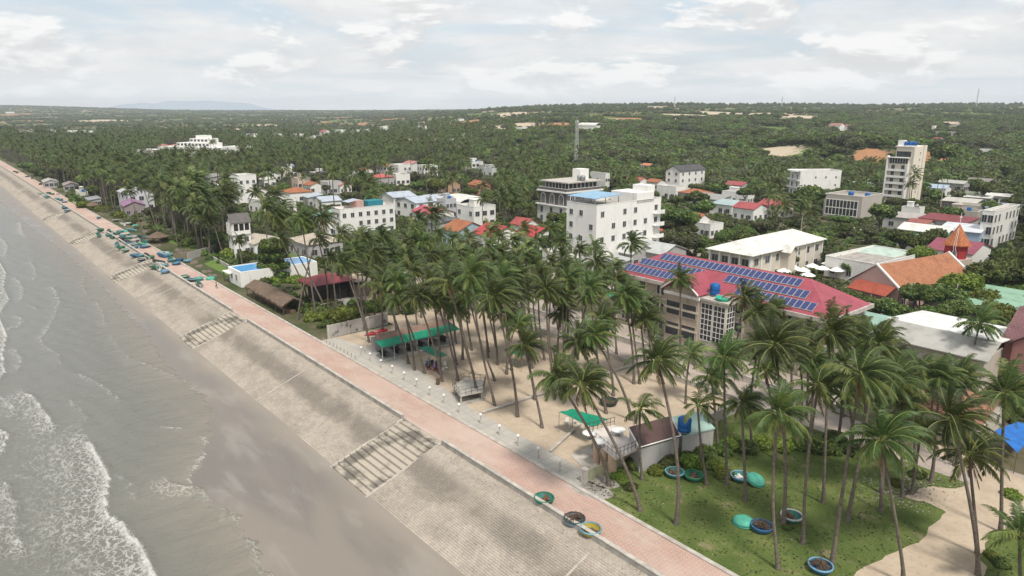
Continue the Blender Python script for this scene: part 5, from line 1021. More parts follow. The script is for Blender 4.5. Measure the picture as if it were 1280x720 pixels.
# big white shed with grey front slope (right)
o = site('warehouse', 'wide warehouse with bright white roof and grey front slope', 'warehouse', 14.5, 76)
mb = MB(); mb.box(-6.5, 7.5, -9.5, 8, -1, 4.6); mb.build('wall', wallm((.52, .47, .40)), o)
mb = MB(); mb.slab([(-7.2, -10.4, 4.8), (8.2, -10.4, 4.8), (8.2, -5.8, 6.6), (-7.2, -5.8, 6.6)], .14); mb.build('grey_roof', roofm((.40, .39, .36)), o)
mb = MB(); mb.slab([(-7.2, -5.8, 6.62), (8.2, -5.8, 6.62), (8.2, 8.6, 5.2), (-7.2, 8.6, 5.2)], .14); mb.build('white_roof', roofm((.78, .77, .74)), o)
mb = MB()
for k in range(5): mb.box(-5.6+k*2.8, -4.2+k*2.8, -9.56, -9.5, .2, 2.6)
mb.build('opening', M['dark'], o)
KEEP.append((1105, 395, 1215, 445, 105, 1)); FOOT.append((o.location.x, o.location.y, 9, 11, ANG))
o = site('shed', 'pale green roofed shed left of the white warehouse', 'shed', 3.6, 71); mb = MB(); mb.box(-2.4, 2.4, -4, 6, -1, 3.8); mb.build('wall', M['grey'], o); mb = MB(); mb.slab([(-2.8, -4.5, 3.9), (2.9, -4.5, 3.9), (2.9, 6.4, 5.0), (-2.8, 6.4, 5.0)], .12); mb.build('roof', roofm((.26, .40, .33)), o)
FOOT.append((o.location.x, o.location.y, 3, 6, ANG))
# purple tiled house at the right edge
o = house('house', 'brick pink house with purple tiled roof and round white window at the right edge', None, 6.2, ws=8, dv=12, roof='gx', rh=3.6, rc=(.24, .12, .13), rk='tile', wc=(.36, .17, .16), floors=2, nx=2, ny=2, pos=tuple(P(1342, 446, 5.5))[:2]); hx, hy = flash(o)
mb = MB(); mb.slab([(-.3, -hy-1.4, 8.2), (-.3, -hy+3, 8.2), (2.6, -hy+3, 6.0), (2.6, -hy-1.4, 6.0)][::-1], .14); mb.slab([(-3.2, -hy-1.4, 6.0), (-3.2, -hy+3, 6.0), (-.3, -hy+3, 8.2), (-.3, -hy-1.4, 8.2)][::-1], .14); mb.build('dormer_roof', roofm((.24, .12, .13), 'tile'), o)
mb = MB(); mb.box(-2.8, 2.2, -hy-1, -hy, 0, 6.0); mb.add([(-2.8, -hy-1, 6.0), (2.2, -hy-1, 6.0), (-.3, -hy-1, 7.9)], [(0, 1, 2)]); mb.build('bay_wall', wallm((.42, .2, .19)), o)
rw = MB(); vs = [(.62*math.cos(k*pi/8), 0, .62*math.sin(k*pi/8)) for k in range(16)]; rw.add([(x*1.35, -.05, z*1.35) for x, y, z in vs], [tuple(range(16))], 0); rw.add([(x, -.09, z) for x, y, z in vs], [tuple(range(16))], 1); rw.build('round_window', [M['white'], M['glass']], o, loc=(-.3, -hy-1, 5.6))
o = house('house', 'flat pale green roof behind the purple tiled house', (1262, 390), 5, ws=12, dv=16, roof='shed', rh=.6, rc=(.25, .42, .30), wc=GRY, floors=1, nx=2, ny=2)
o = house('house', 'low house with rosy terracotta roof in front of the warehouse', (1225, 528), 3.2, ws=7, dv=9, roof='gx', rh=1.6, rc=(.42, .2, .13), rk='tile', wc=CRM, floors=1, nx=2, ny=2, keep=.4)
# pool house
c = at(300, 341, 3.4); s, v = SV(c.x, c.y)
o = site('pool_house', 'raised white pool terrace filled with bright blue water', 'pool', s-4, v+9)
mb = MB(); mb.box(-4, 4, -9, 9, -1, 3.2)
for a in [(-4, 4, -9, -8.6), (-4, 4, 8.6, 9), (-4, -3.6, -8.6, 8.6), (3.6, 4, -8.6, 8.6)]: mb.box(*a, 3.2, 3.5)
mb.box(-4, 4, 1.0, 1.6, 3.2, 3.52); mb.build('wall', M['white'], o)
mb = MB(); mb.box(-3.6, 3.6, -8.6, 8.6, 3.2, 3.36); mb.build('pool_water', pm('pool_water', (.05, .30, .62), (.08, .36, .68), .08, 1, spec=.6, fine=0), o)
for x in (-1.5, 1.5): obj('window', WINS[(1.1, 1.3)], o, loc=(x, -9, 1.2))
KEEP.append((290, 322, 340, 350, 150, 1)); pass; FOOT.append((o.location.x, o.location.y, 5, 10, ANG))
mb = MB(); q = [at(*p) for p in ((255, 330), (292, 348), (292, 330), (272, 322))]; mb.prism([(p.x, p.y) for p in q], -.2, .03); q = [at(*p) for p in ((365, 322), (410, 318), (412, 308), (352, 310))]; mb.prism([(p.x, p.y) for p in q], -.2, .03)
q = [at(*p) for p in ((84, 251), (100, 258), (108, 252), (92, 246))]; mb.prism([(p.x, p.y) for p in q], -.2, .03)
q = [at(*p) for p in ((195, 298), (240, 312), (262, 318), (250, 300), (215, 290))]; mb.prism([(p.x, p.y) for p in q], -.2, .03)
tag(mb.build('lawn', pm('bright_lawn', (.10, .18, .03), (.13, .19, .045), .95, .3, bump=.4)), 'bright green garden lawn', kind='structure')
def wallrun(name, label, cat, pts, h, m, t=.2, cap=None, group=None):
    """free standing wall or fence along ground points (s, v)"""
    r = site(name, label, cat, pts[0][0], pts[0][1], 0, group); mb = MB(); mc = MB()
    for a, b in zip(pts[:-1], pts[1:]):
        a = Vector((a[0]-pts[0][0], a[1]-pts[0][1])); b = Vector((b[0]-pts[0][0], b[1]-pts[0][1])); d = (b-a).normalized(); n = Vector((-d.y, d.x))*t/2
        q = [a-n, b-n, b+n, a+n]; mb.prism([tuple(p) for p in q], -.3, h)
        n *= 1.3; q = [a-n, b-n, b+n, a+n]; mc.prism([tuple(p) for p in q], h, h+.08)
        if cap == 'pillars':
            L = (b-a).length; k = max(1, int(L/3))
            for i in range(k+1): p = a+(b-a)*i/k; mc.box(p.x-.16, p.x+.16, p.y-.16, p.y+.16, -.3, h+.16)
    mb.build('panel', m, r); mc.build('pillar' if cap == 'pillars' else 'coping', M['lconcrete'], r); return r
stw = pm('stained_block_wall', (.42, .40, .38), (.13, .125, .12), .95, .9, .5, .7, bump=.3)
wallrun('block_wall', 'stained white block wall closing the left end of the court', 'wall', [(-58, 7.3), (-58.5, 19)], 2.2, stw, cap='pillars')
wallrun('garden_wall', 'low grey garden wall left of the lawn', 'wall', [SV(*at(235, 325).to_2d()), SV(*at(278, 312).to_2d())], 1.8, stw)
wallrun('court_kerb', 'low sand kerb running across the court', 'kerb', [(-16.5, 8.8), (-15.5, 37)], .25, M['concrete'], .25)
wallrun('court_kerb', 'low kerb near the terrace end of the court', 'kerb', [(-3.2, 8.4), (-5.5, 14.5)], .22, M['concrete'], .25)
wallrun('street_wall', 'long low wall between the court and the street', 'wall', [(-60, 37.4), (3.5, 37.4)], .7, M['lconcrete'], .2, 'pillars')
wallrun('street_wall', 'second low wall across the street before the red roofed building', 'wall', [(-52, 44.6), (14, 44.6)], .9, M['lconcrete'], .2, 'pillars')
wallrun('plot_wall', 'plain wall along the grass plot behind the hedge', 'wall', [(4.2, 20.5), (4.2, 37)], 1.4, stw, .2)
wallrun('block_wall', 'long grey wall behind the coastal boatyard', 'wall', [SV(*at(262, 322).to_2d()), SV(*at(302, 344).to_2d())], .8, stw)
# lattice masts
def mast(label, x, y, z0, h, w=1.6, group=None):
    o = thing('lattice_mast', label, 'mast', (x, y, z0), .4); mb = MB(); n = max(6, int(h/3.0)); lw = .13 if y < 900 else .3
    for a in ((-1, -1), (1, -1), (1, 1), (-1, 1)): mb.tube([(a[0]*w/2, a[1]*w/2, -1), (a[0]*w*.25, a[1]*w*.25, h)], lw, 4, smooth=False)
    mb.build('leg', M['frame'], o); mb = MB()
    for k in range(n):
        z, z2 = h*k/n, h*(k+1)/n; q = w/2*(1-.5*k/n); q2 = w/2*(1-.5*(k+1)/n)
        for (a, b) in (((-1, -1), (1, -1)), ((1, -1), (1, 1)), ((1, 1), (-1, 1)), ((-1, 1), (-1, -1))):
            mb.tube([(a[0]*q, a[1]*q, z), (b[0]*q2, b[1]*q2, z2)], lw*.6, 4, smooth=False, cap=False); mb.tube([(a[0]*q, a[1]*q, z), (b[0]*q, b[1]*q, z)], lw*.6, 4, smooth=False, cap=False)
    mb.build('bracing', M['frame'], o); mb = MB()
    for k in range(3):
        a = k*2.09; mb.box(math.cos(a)*w*.5-.15, math.cos(a)*w*.5+.15, math.sin(a)*w*.5-.15, math.sin(a)*w*.5+.15, h-2.2, h-.2)
    mb.tube([(0, 0, h-.5), (0, 0, h+2)], lw*.6, 4); mb.build('antenna', M['frame'], o)
p = at(720, 212); mast('lattice radio mast standing above the arched mansion', p.x, p.y, p.z, zrow(p.x, p.y, 150)-p.z, 2.2)
p = at(1220, 134.5); mast('tallest thin lattice mast, standing on the skyline above the tall tower', p.x, p.y, p.z, zrow(p.x, p.y, 111)-p.z, 2.2)
for px_, r0, lb in ((977, 121, 'thin far antenna on the ridge'), (843, 121, 'faint far antenna pair on the ridge centre')):
    p = at(px_, 134.5); mast(lb, p.x, p.y, p.z, zrow(p.x, p.y, r0)-p.z, 2.5)
# power poles
for (x, y, h) in [(1175, 262, 9), (1110, 215, 8), (932, 228, 10), (942, 228, 10), (1176, 255, 8), (912, 250, 8), (1000, 300, 8), (1132, 408, 8), (1190, 400, 7)]:
    p = at(x, y); o = thing('power_pole', 'grey concrete power pole between the town roofs', 'pole', p, .3, 'power poles of the town'); mb = MB(); mb.tube([(0, 0, -.5), (0, 0, h)], [.16, .1], 6); mb.build('pole', M['lconcrete'], o); mb = MB(); mb.box(-.9, .9, -.05, .05, h-.7, h-.58); mb.build('crossarm', M['dsteel'], o)
# ================================================================ SHORE THINGS
def loc_thing(name, label, cat, px, py, h=0, rz=None, group=None):
    p = at(px, py, h); return thing(name, label, cat, (p.x, p.y, p.z), ANG if rz is None else rz, group)
def panel(root, name, pts, t, m):
    """slab through world points, as a child of a root with rotation"""
    R = Matrix.Translation(root.location) @ Matrix.Rotation(root.rotation_euler[2], 4, 'Z'); I = R.inverted()
    mb = MB(); q = [I @ Vector(p) for p in pts]; n = (q[1]-q[0]).cross(q[2]-q[1])
    if n.z < 0: q = q[::-1]
    mb.slab(q, t); return mb.build(name, m, root)
def PX(px, py, z): return P(px, py, z)
def awning(label, quad, z, group=None, sag=.25):
    pts = [PX(x, y, z) for x, y in quad]; c = sum(pts, Vector())/4
    o = thing('awning', label, 'awning', (c.x, c.y, 0), 0, group); n = 6; mb = MB(); V = []
    for i in range(n+1):
        for j in range(n+1):
            a, b = i/n, j/n; p = (pts[0]*(1-a)*(1-b)+pts[1]*a*(1-b)+pts[2]*a*b+pts[3]*(1-a)*b)-c
            V.append((p.x, p.y, z-sag*math.sin(pi*a)*math.sin(pi*b)+.05*math.sin(a*9+b*7)))
    F = [(i*(n+1)+j, (i+1)*(n+1)+j, (i+1)*(n+1)+j+1, i*(n+1)+j+1) for i in range(n) for j in range(n)]
    mb.add(V, F, 0, True); mb.add([(x, y, zz-.025) for x, y, zz in V], [f[::-1] for f in F], 0, True); mb.build('cloth', M['greentarp'], o)
    mb = MB()
    for p in pts: q = p-c; mb.tube([(q.x, q.y, -.1), (q.x, q.y, z)], .035, 6)
    mb.build('pole', M['steel'], o); return o
awning('green awning stretched over the group of seated people', [(521, 434), (537, 433), (560, 444), (547, 447)], 2.5)
awning('green awning beside the railed terrace, nearest the fence', [(699, 515), (716, 511), (760, 524), (741, 534)], 2.7)
awning('small green awning half hidden behind a grove palm', [(630, 437), (644, 433), (668, 441), (652, 446)], 2.4)
awning('small green awning far back near the street', [(756, 366), (763, 362), (770, 367), (763, 371)], 2.6)
awning('second small green awning far back near the street', [(768, 359), (774, 356), (778, 362), (771, 364)], 2.6)
# long green shelter with brown tile strip behind it
o = site('beach_shelter', 'long low shelter with green tarpaulin front and brown tiled roof', 'shelter', -43.5, 16)
L0, L1 = -7.6, 7.2
for k in range(3):
    y0, y1 = L0+(L1-L0)*k/3+.05*k, L0+(L1-L0)*(k+1)/3-.05; mb = MB()
    mb.slab([(2.2, y0, 2.5), (2.2, y1, 2.5), (.1, y1, 3.0), (.1, y0, 3.0)], .05); mb.build('tarpaulin', M['greentarp'], o)
mb = MB(); mb.slab([(.1, L0+1.0, 2.9), (.1, L1, 2.9), (-2.2, L1, 3.3), (-2.2, L0+1.0, 3.3)], .12); mb.build('tiled_roof', roofm((.30, .20, .15), 'tile'), o)
mb = MB()
for k in range(8):
    y = L0+(L1-L0)*k/7; mb.tube([(2.1, y, -.1), (2.1, y, 2.5)], .05, 6); mb.tube([(-3.2, y, -.1), (-3.2, y, 3.4)], .06, 6)
mb.build('post', M['frame'], o)
mb = MB(); mb.box(2.0, 2.12, L0, L1, 0, .35); mb.box(-3.3, -3.15, L0+1, L1, 0, 2.6); mb.box(-3.2, 2.1, L0, L1, 0, .06); mb.build('low_wall', M['grey'], o)
mb = MB()
for k in range(6): mb.box(-1.5, .3, L0+1+k*2.3, L0+2.2+k*2.3, .72, .78); mb.box(-1.4, .2, L0+1.5+k*2.3, L0+1.7+k*2.3, .06, .72)
mb.build('table', M['dark'], o)
KEEP.append((470, 402, 577, 430, 100, .3))
# upturned red white hulls by the white wall
for i, (x, y, m) in enumerate([(465, 419, (.5, .03, .05)), (477, 420, (.7, .68, .66)), (478, 415, (.5, .03, .05))]):
    o = loc_thing('kayak', ['red kayak lying by the stained white wall', 'white kayak beside the green shelter end', 'second red kayak, tucked behind the white one'][i], 'kayak', x, y, 0, rz=.3+.2*i)
    mb = MB(); mb.tube([(-1.4, 0, .12), (-.9, 0, .2), (0, 0, .26), (.9, 0, .2), (1.4, 0, .12)], [.03, .25, .36, .25, .03], 10); mb.build('hull', pm('kayak_plastic', m, rough=.4), o)
    mb = MB(); mb.lathe([(.22, .56), (.25, .62), (.29, .56)], 12, sx=1.4); mb.build('cockpit_rim', M['dark'], o)
# railed platform
cx = [PX(*q) for q in ((566, 483, 1.3), (575, 495, 1.3), (604, 489, 1.3), (607, 476, 1.3), (580, 473, 1.3))]; c = sum(cx, Vector())/5
o = thing('viewing_platform', 'low white viewing platform with steel railing in the sand', 'platform', (c.x, c.y, 0)); poly = [(p.x-c.x, p.y-c.y) for p in cx]
mb = MB(); mb.prism(poly, 1.15, 1.3); mb.build('deck', M['lconcrete'], o)
mb = MB()
for x, y in poly: mb.box(x*.9-.12, x*.9+.12, y*.9-.12, y*.9+.12, -.1, 1.1)
mb.build('leg', M['concrete'], o); mb = MB(); mb.prism([(x*1.1, y*1.1) for x, y in poly], 0, .1); mb.build('base', M['concrete'], o)
mb = MB()
for a, b in zip(poly, poly[1:]+poly[:1]):
    for z in (1.65, 2.15): mb.tube([(a[0], a[1], z), (b[0], b[1], z)], .03, 4)
    for k in range(4): q = k/4; x, y = a[0]*(1-q)+b[0]*q, a[1]*(1-q)+b[1]*q; mb.tube([(x, y, 1.3), (x, y, 2.2)], .028, 4)
mb.build('railing', M['dsteel'], o)
# bin
o = loc_thing('litter_bin', 'brown litter bin on the sand edge', 'bin', 547.5, 481); mb = MB(); mb.tube([(0, 0, 0), (0, 0, .9)], .28, 10); mb.build('body', M['wood'], o); mb = MB(); mb.lathe([(.001, .98), (.36, .9), (.36, .86)], 10); mb.build('lid', M['rust'], o)
# terrace with round columns and tables
Z = 2.7
o = thing('terrace', 'raised white terrace with railing on thick beige columns', 'terrace', tuple(P(765, 552, Z).xy)+(0,))
dq = [PX(731, 540, Z), PX(770, 572, Z), PX(799, 559, Z), PX(768, 531, Z)]
panel(o, 'deck', dq, .3, wallm((.62, .56, .52)))
c = o.location; mb = MB(); loc = [Vector((p.x-c.x, p.y-c.y, 0)) for p in dq]
for a, b, k in ((0, 1, 8), (1, 2, 6), (3, 0, 7)):
    a, b = loc[a], loc[b]
    for z in (Z+.45, Z+.95): mb.tube([(a.x, a.y, z), (b.x, b.y, z)], .03, 4)
    for i in range(k+1): p = a.lerp(b, i/k); mb.tube([(p.x, p.y, Z), (p.x, p.y, Z+1)], .028, 4)
mb.build('railing', M['dsteel'], o); mb = MB()
ctr = sum(loc, Vector())/4
for k in range(3): p = (loc[0].lerp(loc[1], .3+.3*k)).lerp(ctr, .22); mb.tube([(p.x, p.y, -.1), (p.x, p.y, Z-.3)], .5, 14)
for k in range(2): p = (loc[3].lerp(loc[2], .3+.4*k)).lerp(ctr, .2); mb.tube([(p.x, p.y, -.1), (p.x, p.y, Z-.3)], .4, 14)
mb.build('column', wallm((.50, .36, .25)), o)
KEEP.append((728, 530, 800, 590, 70, .2))
mb = MB(); q = [P(*a) for a in ((713, 569), (745, 556), (762, 578), (733, 590))]; mb.prism([(p.x, p.y) for p in q][::-1], -.1, .07); tag(mb.build('floor_slab', M['lconcrete']), kind='structure')
for i, (x, y) in enumerate([(737, 541), (750, 551), (773, 537)]):
    p = P(x, y, Z+.7); t_ = thing('round_table', ['white round table at the seaward corner of the terrace', 'white round table in the middle of the terrace', 'white round table at the back of the terrace'][i], 'table', (p.x, p.y, Z))
    mb = MB(); mb.lathe([(.001, .74), (.8, .74), (.82, .68), (.001, .70)], 20); mb.build('tabletop', M['white'], t_); mb = MB(); mb.tube([(0, 0, 0), (0, 0, .7)], .05, 8); mb.lathe([(.001, .03), (.3, .02), (.3, 0)], 12); mb.build('pedestal', M['steel'], t_)
# brown roofed hut + mint roof annex
zz = lambda p: p
r1, r2, r3, r4 = PX(785, 534, 4.3), PX(838, 520, 4.3), PX(851, 545, 3.0), PX(799, 560, 3.0)
c = (r1+r2+r3+r4)/4; o = thing('hut', 'grey walled hut with dark brown sloping roof and white gable edges', 'hut', (c.x, c.y, 0))
panel(o, 'roof', (r1, r2, r3, r4), .12, roofm(R_BRN))
mb = MB(); q = [(p.x-c.x, p.y-c.y) for p in (r1.lerp(c, .06), r2.lerp(c, .06), r3.lerp(c, .06), r4.lerp(c, .06))]
vs = [(x, y, -.3) for x, y in q]+[(q[0][0], q[0][1], 4.1), (q[1][0], q[1][1], 4.1), (q[2][0], q[2][1], 2.8), (q[3][0], q[3][1], 2.8)]
mb.add(vs, [(0, 1, 5, 4), (1, 2, 6, 5), (2, 3, 7, 6), (3, 0, 4, 7)]); mb.build('wall', M['grey'], o)
for a, b in ((r1, r4), (r2, r3), (r4, r3)):
    mb = MB(); a_, b_ = a-Vector((c.x, c.y, 0)), b-Vector((c.x, c.y, 0)); mb.tube([a_+Vector((0, 0, .05)), b_+Vector((0, 0, .05))], .09, 4); mb.build('edge_trim', M['white'], o)
m1, m2, m3, m4 = PX(840, 521, 3.1), PX(875, 514, 3.1), PX(894, 535, 3.0), PX(853, 545, 3.0)
c = (m1+m2+m3+m4)/4; o = thing('annex', 'low annex with flat mint green roof behind the hut', 'annex', (c.x, c.y, 0)); panel(o, 'roof', (m1, m2, m3, m4), .15, roofm((.36, .52, .46)))
mb = MB(); mb.prism([(p.x-c.x, p.y-c.y) for p in [m.lerp(c, .05) for m in (m1, m4, m3, m2)]], -.3, 2.9); mb.build('wall', M['grey'], o)
tank('water_tank', 'big blue plastic tank on the mint green annex roof', PX(855, 541, 3.1), .75, 1.5)
FOOT.append((c.x, c.y, 4, 4, 0))
# pale yellow fence with end pillar
o = loc_thing('picket_fence', 'pale yellow picket fence closing the court beside the grass plot', 'fence', 733, 603); a, b = P(733, 603), P(775, 584); d = b-a; o.rotation_euler = (0, 0, math.atan2(d.y, d.x)); o.location = (a.x, a.y, 0); L = d.length
ym = pm('yellow_fence_paint', (.50, .50, .32), (.42, .42, .28), .7, 1)
mb = MB()
for k in range(int(L/.22)): mb.box(k*.22, k*.22+.15, -.03, .03, .05, 1.35)
mb.build('picket', ym, o); mb = MB()
for z in (.3, 1.1): mb.box(0, L, .03, .09, z, z+.1)
mb.build('rail', ym, o); mb = MB(); mb.box(-.55, -.05, -.25, .25, -.2, 1.6); mb.box(-.62, .02, -.32, .32, 1.6, 1.7); mb.box(L, L+.4, -.2, .2, -.2, 1.6); mb.build('pillar', M['lconcrete'], o)
# bollard lamps, posts
def lamp(px, py, i, white=False):
    o = loc_thing('bollard_lamp', 'short bollard lamp with white globe on the grey side path', 'lamp', px, py, 0, group='bollard lamps along the side path')
    mb = MB(); mb.tube([(0, 0, 0), (0, 0, .12), (0, 0, .13), (0, 0, 1.15)], [.13, .13, .075, .06], 10); mb.build('post', M['concrete'], o)
    mb = MB(); mb.lathe([(.05, 1.15), (.16, 1.17), (.2, 1.28), (.17, 1.4), (.08, 1.46), (.001, 1.48)], 12); mb.build('globe', M['white'], o)
for i, q in enumerate([(452, 444), (463, 452), (476.5, 460.5), (490.7, 468), (505.6, 476.3), (521, 485), (537.5, 495.5), (555, 505), (574, 517), (601, 530), (624.5, 544.5), (647.5, 557.3), (673, 573), (699.7, 588.7)]): lamp(*q, i)
pm_ = MB(); pm_.tube([(0, 0, -.1), (0, 0, .62)], [.09, .07], 8); pm_.lathe([(.07, .62), (.09, .66), (.001, .70)], 8); pm_ = pm_.mesh('post', M['concrete'])
for k in range(10):
    q = k/9; o = obj('post', pm_, None); w = W(-57.2+q*11.5, 5.95); o.name = 'bollard'; o.location = w; tag(o, 'small grey bollard in the row where the white wall meets the promenade', 'bollard', 'row of small bollards')
# ---------------------------------------------------------------- boats
def basket_mesh(R, h, inner=True):
    mb = MB(); mb.lathe([(.001, 0), (R*.55, .02), (R*.8, .12), (R*.96, h*.6), (R, h), (R-.05, h), (R*.9, h*.6), (R*.72, .2), (R*.5, .1), (.001, .08)], 24); return mb
def bm(c, name='boat_paint'): return pm(name, c, tuple(x*.7 for x in c), .55, 1.2, bump=.1)
BC = dict(teal=bm((.05, .22, .19)), green=bm((.03, .19, .11)), blue=bm((.04, .15, .32)), mint=bm((.10, .45, .33)), cyan=bm((.17, .36, .42)), yellow=bm((.42, .34, .05)), white=bm((.62, .64, .60)), red=bm((.4, .03, .04)), dark=bm((.05, .07, .07)), lblue=bm((.18, .36, .50)))
HULLM = {}
def basket(label, w, col, rim, R=1.05, load='net', rz=0, group=None, flip=False, tilt=0, seed=0, detail=True, cat='boat'):
    o = thing('basket_boat', label, cat, w, rz, group); h = .58*R/1.05
    k = ('h', R, col)
    if k not in HULLM: HULLM[k] = basket_mesh(R, h).mesh('hull', BC[col])
    k2 = ('r', R, rim)
    if k2 not in HULLM: m2 = MB(); m2.lathe([(R-.09, h+.005), (R-.08, h+.07), (R+.03, h+.075), (R+.06, h), (R+.03, h-.06)], 24); HULLM[k2] = m2.mesh('rim', BC[rim])
    hu = obj('hull', HULLM[k], o); ri = obj('rim', HULLM[k2], o)
    if flip:
        for q in (hu, ri): q.rotation_euler = (pi+tilt, 0, 0); q.location = (0, 0, h+.03+abs(tilt)*R*.8)
        return o
    if tilt:
        for q in (hu, ri): q.rotation_euler = (tilt, 0, 0)
    if detail:
        if 'b' not in HULLM: m3 = MB(); m3.box(-R*.92, R*.92, -.13, .13, h*.78, h*.84); HULLM['b'] = m3.mesh('bench', M['wood'])
        obj('bench', HULLM['b'], o, rz=seed*1.3, scale=(R/1.05, 1, 1))
        if load:
            r = random.Random(seed); m4 = MB(); top = {'net': .18, 'heap': .5, 'float': .25}[load]
            if load == 'heap':
                for k in range(46):
                    a = r.uniform(0, 6.28); b = a+r.uniform(1.5, 4.5); m4.tube([(math.cos(a)*R*r.uniform(.5, 1.1), math.sin(a)*R*r.uniform(.5, 1.1), h+r.uniform(-.2, .25)), (0, 0, h+r.uniform(.0, .5)), (math.cos(b)*R*r.uniform(.3, 1.1), math.sin(b)*R*r.uniform(.3, 1.1), h+r.uniform(-.15, .25))], .025, 4)
            else:
                for k in range(9):
                    a = r.uniform(0, 6.28); q = r.uniform(0, R*.55); s_ = r.uniform(.12, .3); m4.lathe([(.001, s_), (s_*.8, s_*.7), (s_, 0), (.5*s_, -s_*.4)], 8, (math.cos(a)*q, math.sin(a)*q, .22+(.12 if load == 'float' else 0)))
            m4.build({'net': 'fishing_net', 'heap': 'branches', 'float': 'float'}[load], {'net': M['rust'], 'heap': M['wood'], 'float': M['white']}[load], o)
    return o
NB = [(680, 626, 'teal', 'green', 'net', 'teal round basket boat alone on the promenade, nearest the stairs'), (718, 652, 'lblue', 'dark', 'heap', 'light blue round basket boat heaped with brown nets by the seawall'), (738, 665, 'yellow', 'cyan', 'net', 'round basket boat with yellow hull and turquoise rim by the seawall'),
      (843, 593, 'teal', 'cyan', 'net', 'round basket boat with light turquoise rim and pale cross plank on the grass'), (867, 597, 'green', 'green', 'net', 'green round basket boat touching the turquoise rimmed one'), (925, 598, 'teal', 'lblue', 'float', 'round basket boat holding white floats, beside the overturned mint boat'),
      (952, 661, 'blue', 'blue', 'heap', 'bright blue round basket boat piled with brown sticks'), (989, 648, 'teal', 'white', 'net', 'teal round basket boat with a wide white rim in the grass'), (1025, 711, 'blue', 'lblue', 'heap', 'blue basket boat full of branches at the bottom of the picture')]
for i, (x, y, c, rm_, ld, lb) in enumerate(NB): basket(lb, at(x, y+2), c, rm_, 1.0, ld, seed=i+1, rz=i)
for i, (x, y, lb, tl) in enumerate([(946, 602, 'mint green basket boat overturned and tilted on its neighbour', .35), (929, 651, 'pale mint basket boat lying overturned on the grass', .05)]): basket(lb, at(x, y+3), 'mint', 'mint', 1.02, None, flip=True, tilt=tl, rz=1+i*2)
def skiff_mesh(L, col):
    mb = MB(); n = 9; V = []
    for i in range(n):
        k = i/(n-1); x = -L/2+L*k; w = .62*math.sin(pi*min(1, (k*.82+.18)))**.6 if k < .99 else .02; sh = .5+.35*k*k+.08*(1-k)
        V += [(x, -w, sh), (x, -w*.7, .12), (x, 0, 0), (x, w*.7, .12), (x, w, sh), (x, w*.88, sh-.02), (x, w*.55, .2), (x, -w*.55, .2), (x, -w*.88, sh-.02)]
    F = [(i*9+j, (i+1)*9+j, (i+1)*9+(j+1) % 9, i*9+(j+1) % 9) for i in range(n-1) for j in range(9)]
    mb.add(V, F, 0, False); mb.add(V[:9], [tuple(range(9))], 0); return mb.mesh('hull', BC[col])
SKM = {}
def skiff(label, w, col, rz, group):
    o = thing('fishing_boat', label, 'boat', w, rz, group)
    if col not in SKM: SKM[col] = skiff_mesh(4.4, col)
    obj('hull', SKM[col], o)
    if 'th' not in SKM: mb = MB(); [mb.box(x-.12, x+.12, -.5, .5, .42, .46) for x in (-1.2, 0, 1)]; SKM['th'] = mb.mesh('thwart', M['wood'])
    obj('thwart', SKM['th'], o); return o
FB = []
for X, Y, c in [(395, 295, 'green'), (430, 308, 'green'), (460, 335, 'teal'), (380, 335, 'teal'), (520, 365, 'dark'), (540, 305, 'teal'), (575, 300, 'mint'), (560, 335, 'cyan'), (620, 330, 'teal'), (600, 355, 'teal'), (660, 372, 'red'), (715, 378, 'green'), (740, 415, 'teal'), (520, 405, 'cyan'), (550, 432, 'green'), (582, 452, 'green'), (595, 395, 'blue'), (625, 430, 'lblue'), (560, 380, 'dark'), (650, 492, 'blue'), (700, 522, 'dark'), (742, 486, 'dark'), (768, 500, 'green'),
               (855, 488, 'blue'), (850, 470, 'cyan'), (905, 482, 'cyan'), (838, 550, 'white'), (872, 560, 'cyan'), (800, 582, 'green'), (930, 525, 'teal'), (966, 546, 'blue'), (800, 535, 'dark'), (1028, 645, 'green'), (1130, 702, 'teal'), (1078, 672, 'dark'), (510, 222, 'green'), (380, 200, 'cyan'), (68, 55, 'teal'), (98, 66, 'cyan'), (125, 80, 'blue'), (125, 128, 'dark'), (142, 148, 'lblue'), (655, 258, 'mint'), (560, 252, 'white'), (600, 245, 'white'), (640, 345, 'white'), (690, 340, 'teal'), (515, 320, 'teal'), (480, 350, 'teal'), (590, 405, 'teal'), (640, 405, 'red'), (700, 400, 'mint'), (880, 470, 'white'), (915, 505, 'teal'), (990, 520, 'blue'), (655, 185, 'blue'), (600, 180, 'lblue')]:
    FB.append((60+X/6, 240+Y/6, c))
for X, Y, c in [(365, 372, 'green'), (392, 380, 'green'), (340, 400, 'white'), (430, 420, 'teal'), (460, 425, 'cyan'), (485, 440, 'blue'), (480, 487, 'dark'), (502, 508, 'lblue'), (355, 408, 'teal'), (305, 305, 'dark'), (350, 318, 'lblue'), (240, 262, 'dark'), (205, 248, 'dark'), (110, 210, 'green'), (130, 218, 'green'), (300, 380, 'white')]:
    FB.append((X/6, 180+Y/6, c))
rq = random.Random(41)
for k in range(14):
    w_ = W(rq.uniform(-215, -105), rq.choice([-1.0, 1.6, 3., 5.5, 7.]), 0); u_, v_, _ = proj(w_.x, w_.y, 0); FB.append((float(u_), float(v_), rq.choice(['cyan', 'teal', 'green', 'lblue', 'mint', 'white', 'blue'])))
CN = dict(teal='teal', green='green', blue='deep blue', mint='mint green', cyan='turquoise', white='white', red='red', dark='dark', lblue='light blue')
